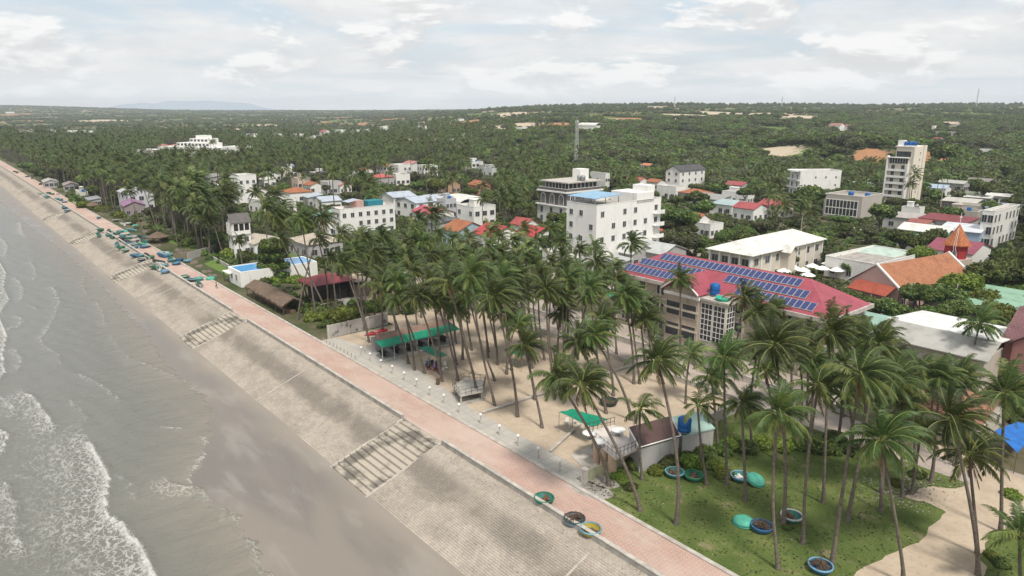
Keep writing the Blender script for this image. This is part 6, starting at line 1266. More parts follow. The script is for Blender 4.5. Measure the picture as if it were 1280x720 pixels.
for i, (x, y, c) in enumerate(FB):
    p = at(x, y); s, v = SV(p.x, p.y); 
    if v < 0:
        if v < -1.2: z = ztoe(v)+.25
        else: z = 0
    else: z = .02
    if -.4 < v < .4: v = .9; 
    w = W(s, v, z); r = random.Random(i*3)
    if c == 'mint' and i % 2 == 0: basket('overturned %s basket boat among the boats drawn up on the far promenade' % CN[c], w, c, c, 1.05, None, flip=True, group='%s overturned boats on the far promenade' % CN[c])
    elif i % 5 in (1, 3): skiff('small %s fishing boat drawn up on the far promenade' % CN[c], w, c, ANG+r.uniform(-.5, .5)+(pi if i % 2 else 0), '%s fishing boats on the far promenade' % CN[c])
    else: basket('%s round basket boat in the crowd of boats on the far promenade' % CN[c], w, c, r.choice([c, 'cyan', 'white', c]), 1.08, 'net' if i % 3 else None, seed=i, rz=i, group='%s basket boats on the far promenade' % CN[c], tilt=r.choice([0, 0, .12]))
netm = pm('net_heap', (.12, .10, .09), (.2, .16, .13), .95, 2, bump=.6, bs=6)
for i, (x, y) in enumerate([(222, 313), (229, 317), (243, 328), (250, 333), (265, 345), (258, 340), (190, 302), (197, 308), (182, 290), (170, 284), (208, 288), (196, 286), (36, 220), (42, 224), (52, 230), (60, 235), (74, 243), (212, 292)]):
    o = loc_thing('net_heap', 'heap of dark fishing nets on the inland edge of the promenade', 'net heap', x, y, 0, group='heaps of fishing nets along the promenade'); r = random.Random(i); mb = MB()
    for k in range(7): q = r.uniform(.3, .75); mb.lathe([(.001, q*.8), (q*.7, q*.6), (q, .1), (q*1.1, -.1)], 9, (r.uniform(-.9, .9), r.uniform(-.7, .7), 0))
    mb.build('net', netm, o)
# thatched shelters
thm = pm('thatch', (.20, .14, .10), (.11, .08, .06), .95, 1.3, bump=.8, bs=7, stretch=(3, 1, 1))
a, b = P(294, 356, 2.7), P(336, 382, 2.7); sa, va = SV(a.x, a.y); sb, vb = SV(b.x, b.y)
o = site('thatched_shelter', 'long thatched shelter beside the promenade', 'shelter', (sa+sb)/2, max(va, 8.6)); hx = abs(sb-sa)/2
mb = MB(); n = 24; V = []
for i in range(n+1):
    x = -hx+2*hx*i/n; j = random.uniform(-.12, .12); V += [(x, -2.3+j, 2.1+j), (x, 0, 3.3+j*.6), (x, 2.3+j, 2.2)]
mb.add(V, [(i*3+k, (i+1)*3+k, (i+1)*3+k+1, i*3+k+1) for i in range(n) for k in range(2)]); mb.add([(x, y, z-.25) for x, y, z in V], [(i*3+k, i*3+k+1, (i+1)*3+k+1, (i+1)*3+k) for i in range(n) for k in range(2)]); mb.build('roof', thm, o)
mb = MB()
for k in range(6):
    for y in (-1.9, 1.9): x = -hx+.4+k*(2*hx-.8)/5; mb.tube([(x, y, -.1), (x, y, 2.2)], .07, 6)
mb.build('post', M['wood'], o); mb = MB(); mb.box(-hx+.5, hx-.5, -.5, .5, 0, .75); mb.build('counter', M['wood'], o)
KEEP.append((293, 350, 350, 386, 130, .8)); FOOT.append((o.location.x, o.location.y, hx+1, 3, ANG))
for i, (x, y) in enumerate([(117, 262), (198, 303)]):
    o = loc_thing('thatched_hut', ['small round thatched hut beside the purple roof', 'low brown thatched hut behind the green boats'][i], 'hut', x, y, 0); r_ = 2.3+.8*i
    mb = MB(); mb.lathe([(r_, 1.8), (r_*.55, 2.5), (.05, 3.3)], 12, smooth=False); mb.lathe([(r_, 1.65), (.05, 3.0)], 12); mb.build('roof', thm, o); mb = MB()
    for k in range(5): a = k*1.257; mb.tube([(math.cos(a)*r_*.8, math.sin(a)*r_*.8, -.1), (math.cos(a)*r_*.8, math.sin(a)*r_*.8, 1.9)], .07, 6)
    mb.build('post', M['wood'], o)
# little flat roofed kiosk by the pool house
o = loc_thing('kiosk', 'tiny kiosk with flat white roof beside the pool terrace', 'kiosk', 290, 352, 0); mb = MB(); mb.box(-2, 2, -1.3, 1.3, 2.3, 2.5); mb.build('roof', M['white'], o); mb = MB()
for x in (-1.8, 1.8):
    for y in (-1.1, 1.1): mb.box(x-.07, x+.07, y-.07, y+.07, 0, 2.3)
mb.build('post', M['dsteel'], o)
# maroon pavilion
c = at(410, 374); o = thing('pavilion', 'open restaurant pavilion with maroon hip roof and dark interior', 'pavilion', c, ANG)
roof_mb('hip', 3.2, 4.2, 4.2, 1.4, .6, .14).build('roof', roofm((.20, .035, .045)), o)
mb = MB()
for x in (-3, 3):
    for k in range(4): mb.box(x-.1, x+.1, -4+k*2.66-.1, -4+k*2.66+.1, 0, 4.1)
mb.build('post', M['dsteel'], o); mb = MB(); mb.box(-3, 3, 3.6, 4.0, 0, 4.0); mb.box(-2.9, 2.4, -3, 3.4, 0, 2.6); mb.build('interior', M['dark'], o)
mb = MB(); mb.box(-4, 7, -7, 4.5, -.5, .35); mb.build('floor', M['concrete'], o); mb = MB()
for k in range(23): mb.box(7-.05-k*.5, 7-k*.5, -7, -6.95, .35, 1.2)
for k in range(22): mb.box(6.95, 7, -7+k*.5, -6.95+k*.5, .35, 1.2)
mb.box(-4, 7, -7.02, -6.93, 1.2, 1.28); mb.box(6.93, 7.02, -7, 4.5, 1.2, 1.28); mb.build('railing', M['frame'], o)
mb = MB(); mb.slab([(-3, 4.6, 3.6), (3.4, 4.6, 3.6), (3.4, 10, 3.0), (-3, 10, 3.0)], .14); mb.box(-2.8, 3, 5, 9.8, 0, 2.9); mb.build('rear_shed', pm('old_sheet_roof', (.3, .25, .2), (.2, .16, .13), .85, 1), o)
KEEP.append((388, 348, 446, 372, 125, .85)); FOOT.append((c.x, c.y, 7, 9, ANG))
# blue tarpaulin shelter, bottom right
q = [(1243, 541), (1272, 527), (1300, 534), (1272, 566)]; pts = [P(x, y, 2.6) for x, y in q]; c = sum(pts, Vector())/4
o = thing('tarpaulin_shelter', 'bright blue tarpaulin shelter at the right edge', 'shelter', (c.x, c.y, 0)); V = [p-Vector((c.x, c.y, 0)) for p in pts]; V[0].z += .3; V[2].z -= .1; mb = MB(); mb.slab([tuple(v) for v in (V[::-1] if True else V)], .04); mb.build('tarpaulin', M['bluetarp'], o)
mb = MB()
for v_ in V: mb.tube([(v_.x*.95, v_.y*.95, -.1), (v_.x*.95, v_.y*.95, v_.z)], .04, 5)
mb.build('pole', M['wood'], o)
KEEP.append((1235, 522, 1300, 570, 75, 1)); FOOT.append((c.x, c.y, 4, 4, 0))
# dark round boat on the court sand
basket('dark old basket boat lying on the court sand', at(761, 506), 'dark', 'dark', 1.15, 'net', seed=5)
# litter and rubble
r = random.Random(3); mb = MB()
def bit(s, v, q, z=.02): 
    a = r.uniform(0, 3); mb.add([(s+q*math.cos(a+k*1.57)*(1 if k % 2 else .6), v+q*math.sin(a+k*1.57)*(1 if k % 2 else .6), z+r.uniform(.0, q*.5)) for k in range(4)]+[(s, v, z-.02)], [(0, 1, 2, 3), (0, 4, 1), (1, 4, 2), (2, 4, 3), (3, 4, 0)])
for k in range(900):
    x, y = r.gauss(1135, 28), r.gauss(608, 14); p = P(x, y); s, v = SV(p.x, p.y)
    if v > 6: bit(s, v, r.uniform(.03, .16))
for k in range(260):
    s, v = r.uniform(4.5, 40), r.uniform(6, 30); bit(s, v, r.uniform(.03, .10))
for k in range(260):
    p = P(r.gauss(742, 14), r.gauss(606, 7)); s, v = SV(p.x, p.y)
    if v > 5.8: bit(s, v, r.uniform(.05, .2))
for k in range(420):
    s = r.uniform(-60, 30); v = -r.uniform(.1, 1.3) if k % 3 else -r.uniform(1.3, 9); bit(s, v, r.uniform(.03, .11), (ztop(v) if v < -1.35 else -.13)+.02)
tag(mb.build('rubble', pm('pale_rubble', (.42, .39, .35), (.16, .14, .12), .95, 2.5, .45, .55), **OR), 'pale rubble and litter scattered on the ground', kind='stuff')
# ---------------------------------------------------------------- people
def person_mesh(J, E, R, zones, mats, name='body'):
    me = bpy.data.meshes.new(name); me.from_pydata(J, E, []); o = bpy.data.objects.new(name, me); COL.objects.link(o)
    sk = o.modifiers.new('s', 'SKIN'); sk.use_smooth_shade = True
    for i, q in enumerate(R): me.skin_vertices[0].data[i].radius = (q, q*(.75 if i in (1, 2) else 1))
    me.skin_vertices[0].data[0].use_root = True
    ss_ = o.modifiers.new('u', 'SUBSURF'); ss_.levels = ss_.render_levels = 1
    dg = bpy.context.evaluated_depsgraph_get(); m2 = bpy.data.meshes.new_from_object(o.evaluated_get(dg)); bpy.data.objects.remove(o)
    for m in mats: m2.materials.append(m)
    for p in m2.polygons: p.material_index = zones(p.center); p.use_smooth = True
    m2.name = name; return m2
skin = pm('skin', (.30, .17, .11), rough=.6, fine=0); hair = pm('hair', (.01, .009, .008), rough=.6, fine=0)
def cloth(c): return pm('clothing', c, rough=.9, scale=3)
# sitting on a low stool, facing +y
JS = [(0, 0, .48), (0, .0, .72), (0, .03, .95), (0, .05, 1.08), (0, .07, 1.2), (.17, .02, .97), (.24, .12, .75), (.16, .34, .68), (-.17, .02, .97), (-.25, .1, .75), (-.15, .32, .66), (.11, .12, .47), (.14, .45, .46), (.13, .42, .1), (.13, .56, .05), (-.11, .12, .47), (-.15, .45, .46), (-.14, .44, .1), (-.14, .57, .05)]
ES = [(0, 1), (1, 2), (2, 3), (3, 4), (2, 5), (5, 6), (6, 7), (2, 8), (8, 9), (9, 10), (0, 11), (11, 12), (12, 13), (13, 14), (0, 15), (15, 16), (16, 17), (17, 18)]
RS = [.15, .15, .14, .055, .105, .07, .045, .035, .07, .045, .035, .09, .065, .045, .04, .09, .065, .045, .04]
def zone_s(c):
    if c.z > 1.17 or (c.z > 1.1 and c.y < .05): return 3 if (c.z > 1.2 or c.y < .05) else 2
    if c.z > 1.05: return 2
    if c.y > .25 and c.z > .6: return 2
    if c.z > .56: return 0
    return 1 if c.z > .14 else 2
JW = [(0, 0, .92), (0, 0, 1.15), (0, .0, 1.38), (0, .01, 1.5), (0, .03, 1.62), (.19, 0, 1.4), (.24, -.06, 1.12), (.23, .08, .88), (-.19, 0, 1.4), (-.25, .05, 1.12), (-.22, .15, .9), (.1, .02, .88), (.11, .16, .5), (.1, .05, .1), (.1, .18, .05), (-.1, 0, .88), (-.11, -.02, .5), (-.1, -.28, .15), (-.1, -.2, .05)]
RW = [.14, .13, .15, .055, .105, .07, .045, .035, .07, .045, .035, .095, .065, .045, .04, .095, .065, .045, .04]
def zone_w(c):
    if c.z > 1.6: return 3
    if c.z > 1.46: return 2
    if abs(c.x) > .18 and c.z < 1.2: return 2
    if c.z > .95: return 0
    return 1 if c.z > .14 else 2
PPL = [(534, 460, .4, (.02, .2, .45), 'person in blue shirt seated at the left of the group under the awning'), (538, 463, 1.4, (.02, .03, .05), 'person in black seated low in the group under the awning'), (541, 458, 2.6, (.03, .03, .04), 'person in dark clothes seated at the back of the group'), (543, 464, -.6, (.3, .2, .5), 'person in lilac shirt seated at the front of the group'), (546, 459, 3.4, (.02, .12, .35), 'person in navy shirt seated at the back right of the group'), (547, 465, 4.5, (.5, .04, .06), 'person in red clothes seated at the front right of the group'), (536, 456, -1.2, (.25, .3, .35), 'person in grey shirt seated at the back left of the group'), (550, 461, 2.1, (.05, .05, .1), 'person in black seated at the right end of the group')]
for i, (x, y, rz, c, lb) in enumerate(PPL):
    me = person_mesh(JS, ES, RS, zone_s, [cloth(c), cloth((.03, .035, .06)), skin, hair]); p = at(x, y); o = obj('person', me, None, loc=(p.x, p.y, .02), rz=rz); tag(o, lb, 'person', 'people seated under the green awning')
    st_ = loc_thing('stool', 'low red plastic stool under a seated person', 'stool', x, y, 0, group='stools under the awning'); st_.location.z = .02; mb = MB(); mb.box(-.17, .17, -.17, .17, .30, .34)
    for a in (-1, 1):
        for b in (-1, 1): mb.box(a*.13-.02, a*.13+.02, b*.13-.02, b*.13+.02, 0, .3)
    mb.build('seat', bm((.45, .03, .05), 'stool_plastic'), st_)
for i, (x, y, rz, c, c2, lb) in enumerate([(271, 361, 2.2, (.45, .1, .08), (.04, .05, .09), 'person in red shirt walking alone on the promenade past the beached boats'), (172, 306, .5, (.08, .1, .3), (.03, .03, .03), 'person in blue shirt standing among the beached boats'), (188, 292, 1.5, (.5, .12, .05), (.05, .05, .05), 'person in orange shirt behind the teal boats'), (346, 382, .3, (.5, .5, .5), (.05, .05, .08), 'person in pale shirt by the end of the thatched shelter')]):
    me = person_mesh(JW, ES, RW, zone_w, [cloth(c), cloth(c2), skin, hair]); p = at(x, y); o = obj('person', me, None, loc=(p.x, p.y, .02), rz=rz); tag(o, lb, 'person')
# white plastic chairs beside the group and under the awning by the terrace
def chair(label, x, y, rz, group):
    o = loc_thing('plastic_chair', label, 'chair', x, y, 0, rz, group); o.location.z = .02
    mb = MB(); mb.box(-.22, .22, -.22, .22, .42, .46); mb.build('seat', M['white'], o); mb = MB(); mb.box(-.22, .22, .18, .23, .5, .88); mb.build('backrest', M['white'], o)
    for a in (-1, 1):
        for b in (-1, 1): mb = MB(); mb.tube([(a*.21, b*.21, 0), (a*.18, b*.18, .42)], .025, 5); mb.build('leg', M['white'], o)
for i, (x, y) in enumerate([(556, 459), (558, 463), (553, 466)]): chair('white plastic chair at the right of the seated group', x, y, i*1.7, 'white chairs beside the seated group')
for i, (x, y) in enumerate([(709, 531), (714, 534), (719, 530), (724, 535)]): chair('white plastic chair in the shade of the awning by the terrace', x, y, i*1.5, 'white chairs under the terrace awning')
# ================================================================ SCATTERED VEGETATION
def jgrid(sp, y0, y1, xm=.80, seed=0, pad=0):
    r = np.random.default_rng(seed); ys = np.arange(y0, y1, sp); xs = np.arange(-y1*xm-30, y1*xm+30, sp)
    X, Y = np.meshgrid(xs, ys); X = X+r.uniform(-.48, .48, X.shape)*sp; Y = Y+r.uniform(-.48, .48, Y.shape)*sp
    X, Y = X.ravel(), Y.ravel(); m = np.abs(X) < Y*xm+18+pad; return X[m], Y[m]
def clear(X, Y, rad=3.0, top=13., crown=4., lowfrac=.35, seed=0, keepf=1.):
    """True where a plant may stand"""
    r = np.random.default_rng(seed); S = X*CA+(Y-64.8)*SA; V = -X*SA+(Y-64.8)*CA; ok = V > 9.5
    ok &= ~((S > -62) & (S < 75) & (V < 46)) & ~((S > -56) & (S < 14) & (V < 68)) & ~((V > 36.5) & (V < 45) & (S > -112)) & ~((S < -62) & (S > -175) & (V < 13)) & ~((S > -6) & (S < 24) & (V > 44) & (V < 90)) & ~((S > -62) & (S < 0) & (V > 60) & (V < 72))
    for cx, cy, hx, hy, a in FOOT:
        dx, dy = X-cx, Y-cy; lx = dx*math.cos(a)+dy*math.sin(a); ly = -dx*math.sin(a)+dy*math.cos(a); ok &= ~((np.abs(lx) < hx+rad) & (np.abs(ly) < hy+rad))
    Z = tzn(X, Y); px, py, d = proj(X, Y, Z+top); k = FPX*crown/d; px2, py2, _ = proj(X, Y, Z+top*lowfrac)
    for q in KEEP:
        x0, y0, x1, y1, kd, kf = q; hit = (px+k*.8 > x0) & (px-k*.8 < x1) & (py-k*.5 < y1) & (py2 > y0+ (y1-y0)*.15) & (d < kd)
        ok &= ~(hit & (r.random(len(X)) < kf*keepf))
    for x, y, rr, kk in SCARS:
        ok &= ~(np.hypot(X-x, (Y-y)*(.7 if y < 900 else .45)) < rr*.95)
    return ok
RAT = X = None
def field(X, Y): return wob(X, Y, .012, 1)*.5+wob(X, Y, .035, 3)*.35+.5
cand = []   # x, y, kind
for sp, y0, y1, sd in [(4.6, 60, 430, 1), (7.5, 430, 1100, 2), (12.5, 1100, 2700, 3), (25, 2700, 5700, 4)]:
    X, Y = jgrid(sp, y0, y1, seed=sd); a = X/Y; r = np.random.default_rng(sd+50); u = r.random(len(X))
    S = X*CA+(Y-64.8)*SA; V = -X*SA+(Y-64.8)*CA
    # share of palms: high along the coast and on the flat left, low on the right hand hills
    pp = .9*(1-smooth(-.12, .12, a))*(1-smooth(850, 1250, Y)) + .45*smooth(-.12, .12, a)*(1-smooth(300, 400, Y))
    pp = np.maximum(pp, .96*(V < 75)*(S < -95)*(Y < 1200)); pp = np.where((X > 55) & (X < 175) & (Y > 165) & (Y < 270), .85, pp); kind = np.where(u < pp, 0, 1)
    dens = np.clip(field(X, Y)*1.0+.32, .3, 1); dens = np.where(Y < 430, .8, dens); dens = np.where((V < 90) & (S < -95) & (Y < 900), 1.0, dens)
    dens = np.where((Y > 950), np.clip(field(X, Y)*1.9-.62, .05, .8), dens); dens = np.where((Y > 430) & (Y <= 950) & (a > -.1), np.clip(field(X*1.3, Y*1.3)*1.6-.05, .15, 1.), dens)
    m = (r.random(len(X)) < dens); X, Y, kind = X[m], Y[m], kind[m]
    c0 = clear(X, Y, 2.2, 12.5, 4, .25, sd); c1 = clear(X, Y, 2.5, 5.5, 3.2, .2, sd+9)
    m = np.where(kind == 0, c0, c1); cand.append(np.stack([X[m], Y[m], kind[m]], 1))
cand = np.concatenate(cand); cand = cand[np.argsort(np.hypot(cand[:, 0], cand[:, 1]))]
pc = cand[cand[:, 2] == 0][:, :2]; tc_ = cand[cand[:, 2] == 1][:, :2]
inv = lambda q: (np.abs(proj(q[:, 0], q[:, 1], tzn(q[:, 0], q[:, 1])+8)[0]-640) < 655)
vis = inv(pc); NP = max(0, 298-N_EXPL); idx = np.where(vis)[0][:NP]; pi_ = pc[idx]; rest = np.ones(len(pc), bool); rest[idx] = False; pr = pc[rest]
vis = inv(tc_); NTR = 296-len(LEAFY); idx = np.where(vis)[0][:NTR]; ti_ = tc_[idx]; rest = np.ones(len(tc_), bool); rest[idx] = False; tr_ = tc_[rest]
TRP = [trunk_mesh((random.uniform(-1.6, .6), random.uniform(-.8, .8), h), 900+i, bend=.1) for i, h in enumerate((8.5, 10, 11.5, 13))]
TRH = (8.5, 10, 11.5, 13); TRT = []
for m_ in TRP:
    co = np.array([v.co for v in m_.vertices]); z = co[:, 2].max(); TRT.append(Vector(co[co[:, 2] > z-.05].mean(0)))
SRC = {}
for i, (x, y) in enumerate(pi_):
    s, v = SV(x, y); k = i % 4; d = math.hypot(x, y); z = tz(x, y)
    if v < 80 and s < -90: lb, g = 'coconut palm in the belt of palms behind the fishing boats', 'palms of the coastal belt'
    elif x > 60: lb, g = 'coconut palm between the roofs on the church side of the town', 'palms on the church side of town'
    else: lb, g = 'coconut palm standing between the houses of the town', 'palms between the town houses'
    o = thing('palm_tree', lb, 'palm tree', (x, y, z), random.uniform(-.6, .6), g); sc = random.uniform(.85, 1.15)*(1.22 if (v < 80 and s < -90) else 1.)
    ce = CR_MD[i % 5] if d < 230 else CR_LO[i % 3]
    a = obj('trunk', TRP[k], o, scale=sc); b = obj('crown', ce, o, loc=TRT[k]*sc, scale=sc*1.02)
    if ce in CR_LO: SRC['P%d' % (i % 3)] = b
    SRC['T%d' % k] = a
for j in range(3):
    if 'P%d' % j not in SRC:
        b = [o for o in COL.objects if o.data in CR_LO]; 
for i, (x, y) in enumerate(ti_):
    d = math.hypot(x, y); s, v = SV(x, y); z = tz(x, y); r = random.Random(i)
    lb, g = ('leafy tree growing between the houses of the town', 'leafy trees of the town') if y < 330 else ('round green tree on the wooded slope behind the town', 'trees on the wooded slope')
    me = LT_HI[i % 3] if d < 150 else LT_MD[i % 4] if d < 330 else LT_LO[i % 3]
    o = leafy((x, y, z-.2), me, (r.uniform(.62, 1.15) if y < 330 else r.uniform(.9, 1.7)), lb, g, seed=i, sz=(1, 1, r.uniform(.75, 1.05)))
    if me in LT_LO:
        SRC['L%d' % (i % 3)] = [c for c in o.children if c.name.startswith('crown')][0] if hasattr(o, 'children') else None
print('palms', len(pc), 'trees', len(tc_), 'src', sorted(SRC))
def first_with(mesh):
    for o in COL.objects:
        if o.data is mesh: return o
def gn_scatter(name, label, pts, sources, scale, rot=None, sz=None, seed=0, lift=None):
    """stuff: one object, instances of real plants' meshes on points. sources: list of lists of objects"""
    r = np.random.default_rng(seed); n = len(pts); me = bpy.data.meshes.new(name); me.vertices.add(n); me.vertices.foreach_set('co', pts.astype(np.float32).ravel())
    a = me.attributes.new('sc', 'FLOAT_VECTOR', 'POINT'); s = r.uniform(scale[0], scale[1], n); zz_ = s*(r.uniform(sz[0], sz[1], n) if sz else 1); a.data.foreach_set('vector', np.stack([s, s, zz_], 1).astype(np.float32).ravel())
    a = me.attributes.new('ro', 'FLOAT_VECTOR', 'POINT'); a.data.foreach_set('vector', np.stack([np.zeros(n), np.zeros(n), r.uniform(*(rot or (0, 6.28)), n)], 1).astype(np.float32).ravel())
    a = me.attributes.new('va', 'INT', 'POINT'); a.data.foreach_set('value', r.integers(0, len(sources), n).astype(np.int32))
    g = bpy.data.node_groups.new(name, 'GeometryNodeTree'); g.interface.new_socket('Geometry', in_out='INPUT', socket_type='NodeSocketGeometry'); g.interface.new_socket('Geometry', in_out='OUTPUT', socket_type='NodeSocketGeometry')
    N = g.nodes; gi = N.new('NodeGroupInput'); go = N.new('NodeGroupOutput'); jn = N.new('GeometryNodeJoinGeometry')
    def at_n(nm, ty):
        q = N.new('GeometryNodeInputNamedAttribute'); q.data_type = ty; q.inputs['Name'].default_value = nm; return [o_ for o_ in q.outputs if o_.enabled][0]
    for k, objs in enumerate(sources):
        cmpn = N.new('FunctionNodeCompare'); cmpn.data_type = 'INT'; cmpn.operation = 'EQUAL'; g.links.new(at_n('va', 'INT'), cmpn.inputs[2]); cmpn.inputs[3].default_value = k
        for o_ in objs:
            oi = N.new('GeometryNodeObjectInfo'); oi.inputs['Object'].default_value = o_; oi.transform_space = 'ORIGINAL'; oi.inputs['As Instance'].default_value = True
            src = oi.outputs['Geometry']
            if lift and o_ in lift:
                tn = N.new('GeometryNodeTransform'); g.links.new(src, tn.inputs[0]); tn.inputs['Translation'].default_value = lift[o_]; src = tn.outputs[0]
            ip = N.new('GeometryNodeInstanceOnPoints'); g.links.new(gi.outputs[0], ip.inputs['Points']); g.links.new(cmpn.outputs[0], ip.inputs['Selection']); g.links.new(src, ip.inputs['Instance'])
            g.links.new(at_n('ro', 'FLOAT_VECTOR'), ip.inputs['Rotation']); g.links.new(at_n('sc', 'FLOAT_VECTOR'), ip.inputs['Scale']); g.links.new(ip.outputs[0], jn.inputs[0])
    g.links.new(jn.outputs[0], go.inputs[0]); o = obj(name, me); md = o.modifiers.new('scatter', 'NODES'); md.node_group = g
    tag(o, label, kind='stuff'); return o
# low detail source meshes live on real plants of the scene
def src_obj(me, mk):
    o = first_with(me)
    return o or mk(me)
def mk_palm(me):
    p = at(30+60*CR_LO.index(me), 180); o = thing('palm_tree', 'far coconut palm rising from the palm forest', 'palm tree', p, 0, 'far palms rising from the forest'); obj('trunk', TRP[1], o); return obj('crown', me, o, loc=TRT[1])
def mk_tree(me):
    p = at(900+60*LT_LO.index(me), 180); o = leafy(p, me, 1., 'round green tree on the wooded slope behind the town', 'trees on the wooded slope', seed=5); return [c for c in COL.objects if c.data is me][0]
PL = [src_obj(m_, mk_palm) for m_ in CR_LO]; TL = [src_obj(m_, mk_tree) for m_ in LT_LO]; TRo = [first_with(m_) for m_ in TRP]
P3 = np.column_stack([pr, tzn(pr[:, 0], pr[:, 1])])
lift = {}; srcs = []
for k in range(3):
    lift[PL[k]] = tuple(TRT[k+1]); srcs.append([PL[k], TRo[k+1]])
gn_scatter('palm_forest', 'palm forest covering the flat land beyond the town', P3, srcs, (.85, 1.2), (-.6, .6), seed=4, lift=lift)
T3 = np.column_stack([tr_, tzn(tr_[:, 0], tr_[:, 1])]); T3[:, 2] += 3.0; dd = T3[:, 1]
near_ = dd < 1100; mid = (dd >= 1100) & (dd < 2700)
gn_scatter('hill_woods', 'dense leafy woods on the slopes behind the town', T3[near_], [[first_with(m_)] for m_ in LT_MD], (.8, 2.5), sz=(.6, 1.0), seed=5)
q = T3[mid]; q[:, 2] -= .6; gn_scatter('distant_woods', 'woods reaching the ridge', q, [[t_] for t_ in TL], (.9, 1.9), sz=(.6, 1.0), seed=6)
q = T3[dd >= 2700]; q[:, 2] -= .8; gn_scatter('far_scrub', 'scrub and tree lines on the farthest hills', q, [[t_] for t_ in TL], (1.8, 3.4), sz=(.35, .6), seed=7)
# undergrowth
U = []
for sp, y0, y1, sd in [(2.6, 60, 260, 21), (3.8, 260, 700, 22), (7, 700, 1500, 23)]:
    X, Y = jgrid(sp, y0, y1, seed=sd); r = np.random.default_rng(sd); m = r.random(len(X)) < np.clip(field(X*2, Y*2)+.35, .25, .9); X, Y = X[m], Y[m]
    m = clear(X, Y, .5, 1.6, 1.2, .1, sd, .8); U.append(np.column_stack([X[m], Y[m], tzn(X[m], Y[m])+.35]))
U = np.concatenate(U); gn_scatter('undergrowth', 'green undergrowth between trees and houses', U, [[t_] for t_ in TL], (.28, .62), sz=(.5, 1.0), seed=8)
# ridge trees: taller crowns standing out on the skyline of the right hills
X, Y = jgrid(20, 2020, 2180, seed=31); m = X > -250; gn_scatter('ridge_trees', 'line of trees on the skyline', np.column_stack([X[m], Y[m], tzn(X[m], Y[m])+4.5]), [[t_] for t_ in TL], (1.0, 2.2), sz=(.9, 1.5), seed=9)

r = np.random.default_rng(77); S = r.uniform(4.5, 58, 6000); V = r.uniform(6, 37, 6000); X = S*CA-V*SA; Y = 64.8+S*SA+V*CA
f = wob(S, V, .35, 2)+.5*wob(S, V, 1.1, 1); tkp = np.array(tk); ins = np.zeros(len(S), bool)
for a, b in zip(tkp, np.roll(tkp, -1, 0)):
    c = ((a[1] > V) != (b[1] > V)) & (S < (b[0]-a[0])*(V-a[1])/(b[1]-a[1]+1e-9)+a[0]); ins ^= c
m = (f > -.35) & ~ins; gn_scatter('grass', 'tufts of grass and weeds in the plot', np.column_stack([X[m], Y[m], np.full(m.sum(), .03)]), [[t_] for t_ in TL], (.012, .036), sz=(.3, .7), seed=12)
# ================================================================ SKY, SUN, HAZE, CAMERA
w = bpy.data.worlds.new('World'); scene.world = w; w.use_nodes = True; nt = w.node_tree; N = nt.nodes; L = nt.links
for n in list(N): N.remove(n)
out = N.new('ShaderNodeOutputWorld'); bg = N.new('ShaderNodeBackground'); L.new(bg.outputs[0], out.inputs[0])
EL, AZ = math.radians(58), math.radians(160)      # sun behind the viewer, to the right
sky = N.new('ShaderNodeTexSky'); sky.sky_type = 'NISHITA'; sky.sun_disc = False; sky.sun_elevation = EL; sky.sun_rotation = AZ; sky.air_density = 1.0; sky.dust_density = 2.0; sky.altitude = 40
tc = N.new('ShaderNodeTexCoord'); sp_ = N.new('ShaderNodeSeparateXYZ'); L.new(tc.outputs['Generated'], sp_.inputs[0])
def mth(op, a, b=0., c=None):
    m = N.new('ShaderNodeMath'); m.operation = op
    for i, v in enumerate((a, b) if c is None else (a, b, c)):
        if isinstance(v, bpy.types.NodeSocket): L.new(v, m.inputs[i])
        else: m.inputs[i].default_value = v
    return m.outputs[0]
def cmb(x, y, z):
    c = N.new('ShaderNodeCombineXYZ')
    for i, v in enumerate((x, y, z)):
        if isinstance(v, bpy.types.NodeSocket): L.new(v, c.inputs[i])
        else: c.inputs[i].default_value = v
    return c.outputs[0]
def nz(vec, sc, det=8, ro=.55, dist=0):
    n = N.new('ShaderNodeTexNoise'); L.new(vec, n.inputs['Vector']); n.inputs['Scale'].default_value = sc; n.inputs['Detail'].default_value = det; n.inputs['Roughness'].default_value = ro; n.inputs['Distortion'].default_value = dist; return n.outputs['Fac']
def rmp(f, a, b, o0=0., o1=1.):
    m = N.new('ShaderNodeMapRange'); m.interpolation_type = 'SMOOTHSTEP'; L.new(f, m.inputs[0]); m.inputs[1].default_value = a; m.inputs[2].default_value = b; m.inputs[3].default_value = o0; m.inputs[4].default_value = o1; return m.outputs[0]
def mxc(f, a, b):
    m = N.new('ShaderNodeMix'); m.data_type = 'RGBA'
    for i, v in ((0, f), (6, a), (7, b)):
        if isinstance(v, bpy.types.NodeSocket): L.new(v, m.inputs[i])
        elif i: m.inputs[i].default_value = (*v, 1)
        else: m.inputs[i].default_value = v
    return m.outputs[2]
X, Y, Z = sp_.outputs
zc = mth('MAXIMUM', Z, 0.0); den = mth('ADD', zc, .07); pl_ = cmb(mth('DIVIDE', X, den), mth('DIVIDE', Y, den), 0.)
st = cmb(X, Y, mth('MULTIPLY', Z, 3.2))
hi = nz(pl_, .42, 8, .6, .6)                     # high veil seen in perspective
cu = nz(st, 5.2, 9, .58, .25)                    # heaped clouds near the horizon
cu_up = nz(cmb(X, Y, mth('MULTIPLY_ADD', Z, 3.2, .045)), 5.2, 9, .58, .25)
veil = rmp(hi, .37, .58, .40, 1.); heap = rmp(cu, .47, .55)
cover = mth('MAXIMUM', veil, heap); low = rmp(Z, .0, .06, 1., 0.); 
shade = rmp(mth('SUBTRACT', cu, cu_up), -.03, .06); tex = rmp(nz(st, 11, 7, .6), .3, .7)
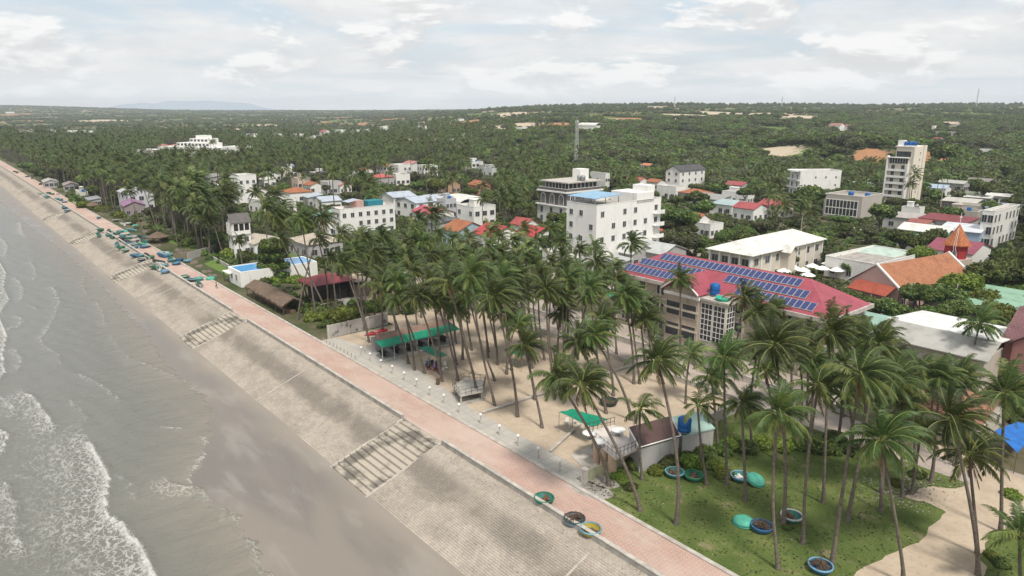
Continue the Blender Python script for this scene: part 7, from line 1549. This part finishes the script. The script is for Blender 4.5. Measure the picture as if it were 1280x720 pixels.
ccol = mxc(shade, (.58, .585, .59), (.79, .785, .775)); veilc = mxc(tex, (.61, .62, .63), (.71, .71, .705)); cc = mxc(mth('MULTIPLY', heap, .85), veilc, ccol)
cs = N.new('ShaderNodeVectorMath'); cs.operation = 'SCALE'; L.new(cc, cs.inputs[0]); cs.inputs['Scale'].default_value = .92
sk = N.new('ShaderNodeVectorMath'); sk.operation = 'SCALE'; L.new(sky.outputs[0], sk.inputs[0]); sk.inputs['Scale'].default_value = .10
blue = mxc(.55, sk.outputs[0], (.42, .55, .66)); full = mxc(cover, blue, cs.outputs[0])
full = mxc(mth('MULTIPLY', low, .6), full, (.84, .86, .88)); L.new(full, bg.inputs[0]); bg.inputs[1].default_value = 1.0
sun = bpy.data.lights.new('sun', 'SUN'); sun.energy = 2.6; sun.angle = math.radians(9); sun.color = (1, .94, .85); so = bpy.data.objects.new('sun', sun); COL.objects.link(so)
d = Vector((math.sin(AZ)*math.cos(EL), math.cos(AZ)*math.cos(EL), math.sin(EL))); so.rotation_euler = d.to_track_quat('Z', 'Y').to_euler(); so.location = (0, -50, 300)
# air
mb = MB(); mb.box(-8300, 8300, -2800, 9900, -80, 175)
hz = bpy.data.materials.new('air'); hz.use_nodes = True; t_ = hz.node_tree; t_.nodes.remove(t_.nodes['Principled BSDF']); v_ = t_.nodes.new('ShaderNodeVolumePrincipled'); t_.links.new(v_.outputs[0], t_.nodes['Material Output'].inputs['Volume'])
v_.inputs['Color'].default_value = (.86, .93, 1.0, 1); v_.inputs['Density'].default_value = .00012; v_.inputs['Anisotropy'].default_value = .0
hzo = tag(mb.build('haze', hz), 'thin bluish sea haze', kind='stuff')
cam = bpy.data.cameras.new('camera'); cam.sensor_width = 36; cam.lens = FPX/1280*36; cam.clip_start = .5; cam.clip_end = 40000; co = bpy.data.objects.new('camera', cam); COL.objects.link(co)
co.location = (0, 0, HC); co.rotation_euler = (pi/2-PIT, 0, 0); scene.camera = co
scene.view_settings.view_transform = 'Standard'; scene.view_settings.look = 'None'; scene.view_settings.exposure = 0.50; scene.view_settings.gamma = 1
scene.render.engine = 'CYCLES'; scene.cycles.volume_bounces = 0; scene.cycles.max_bounces = 5; scene.cycles.diffuse_bounces = 3; scene.cycles.glossy_bounces = 2; scene.cycles.transparent_max_bounces = 8
scene.cycles.use_denoising = True
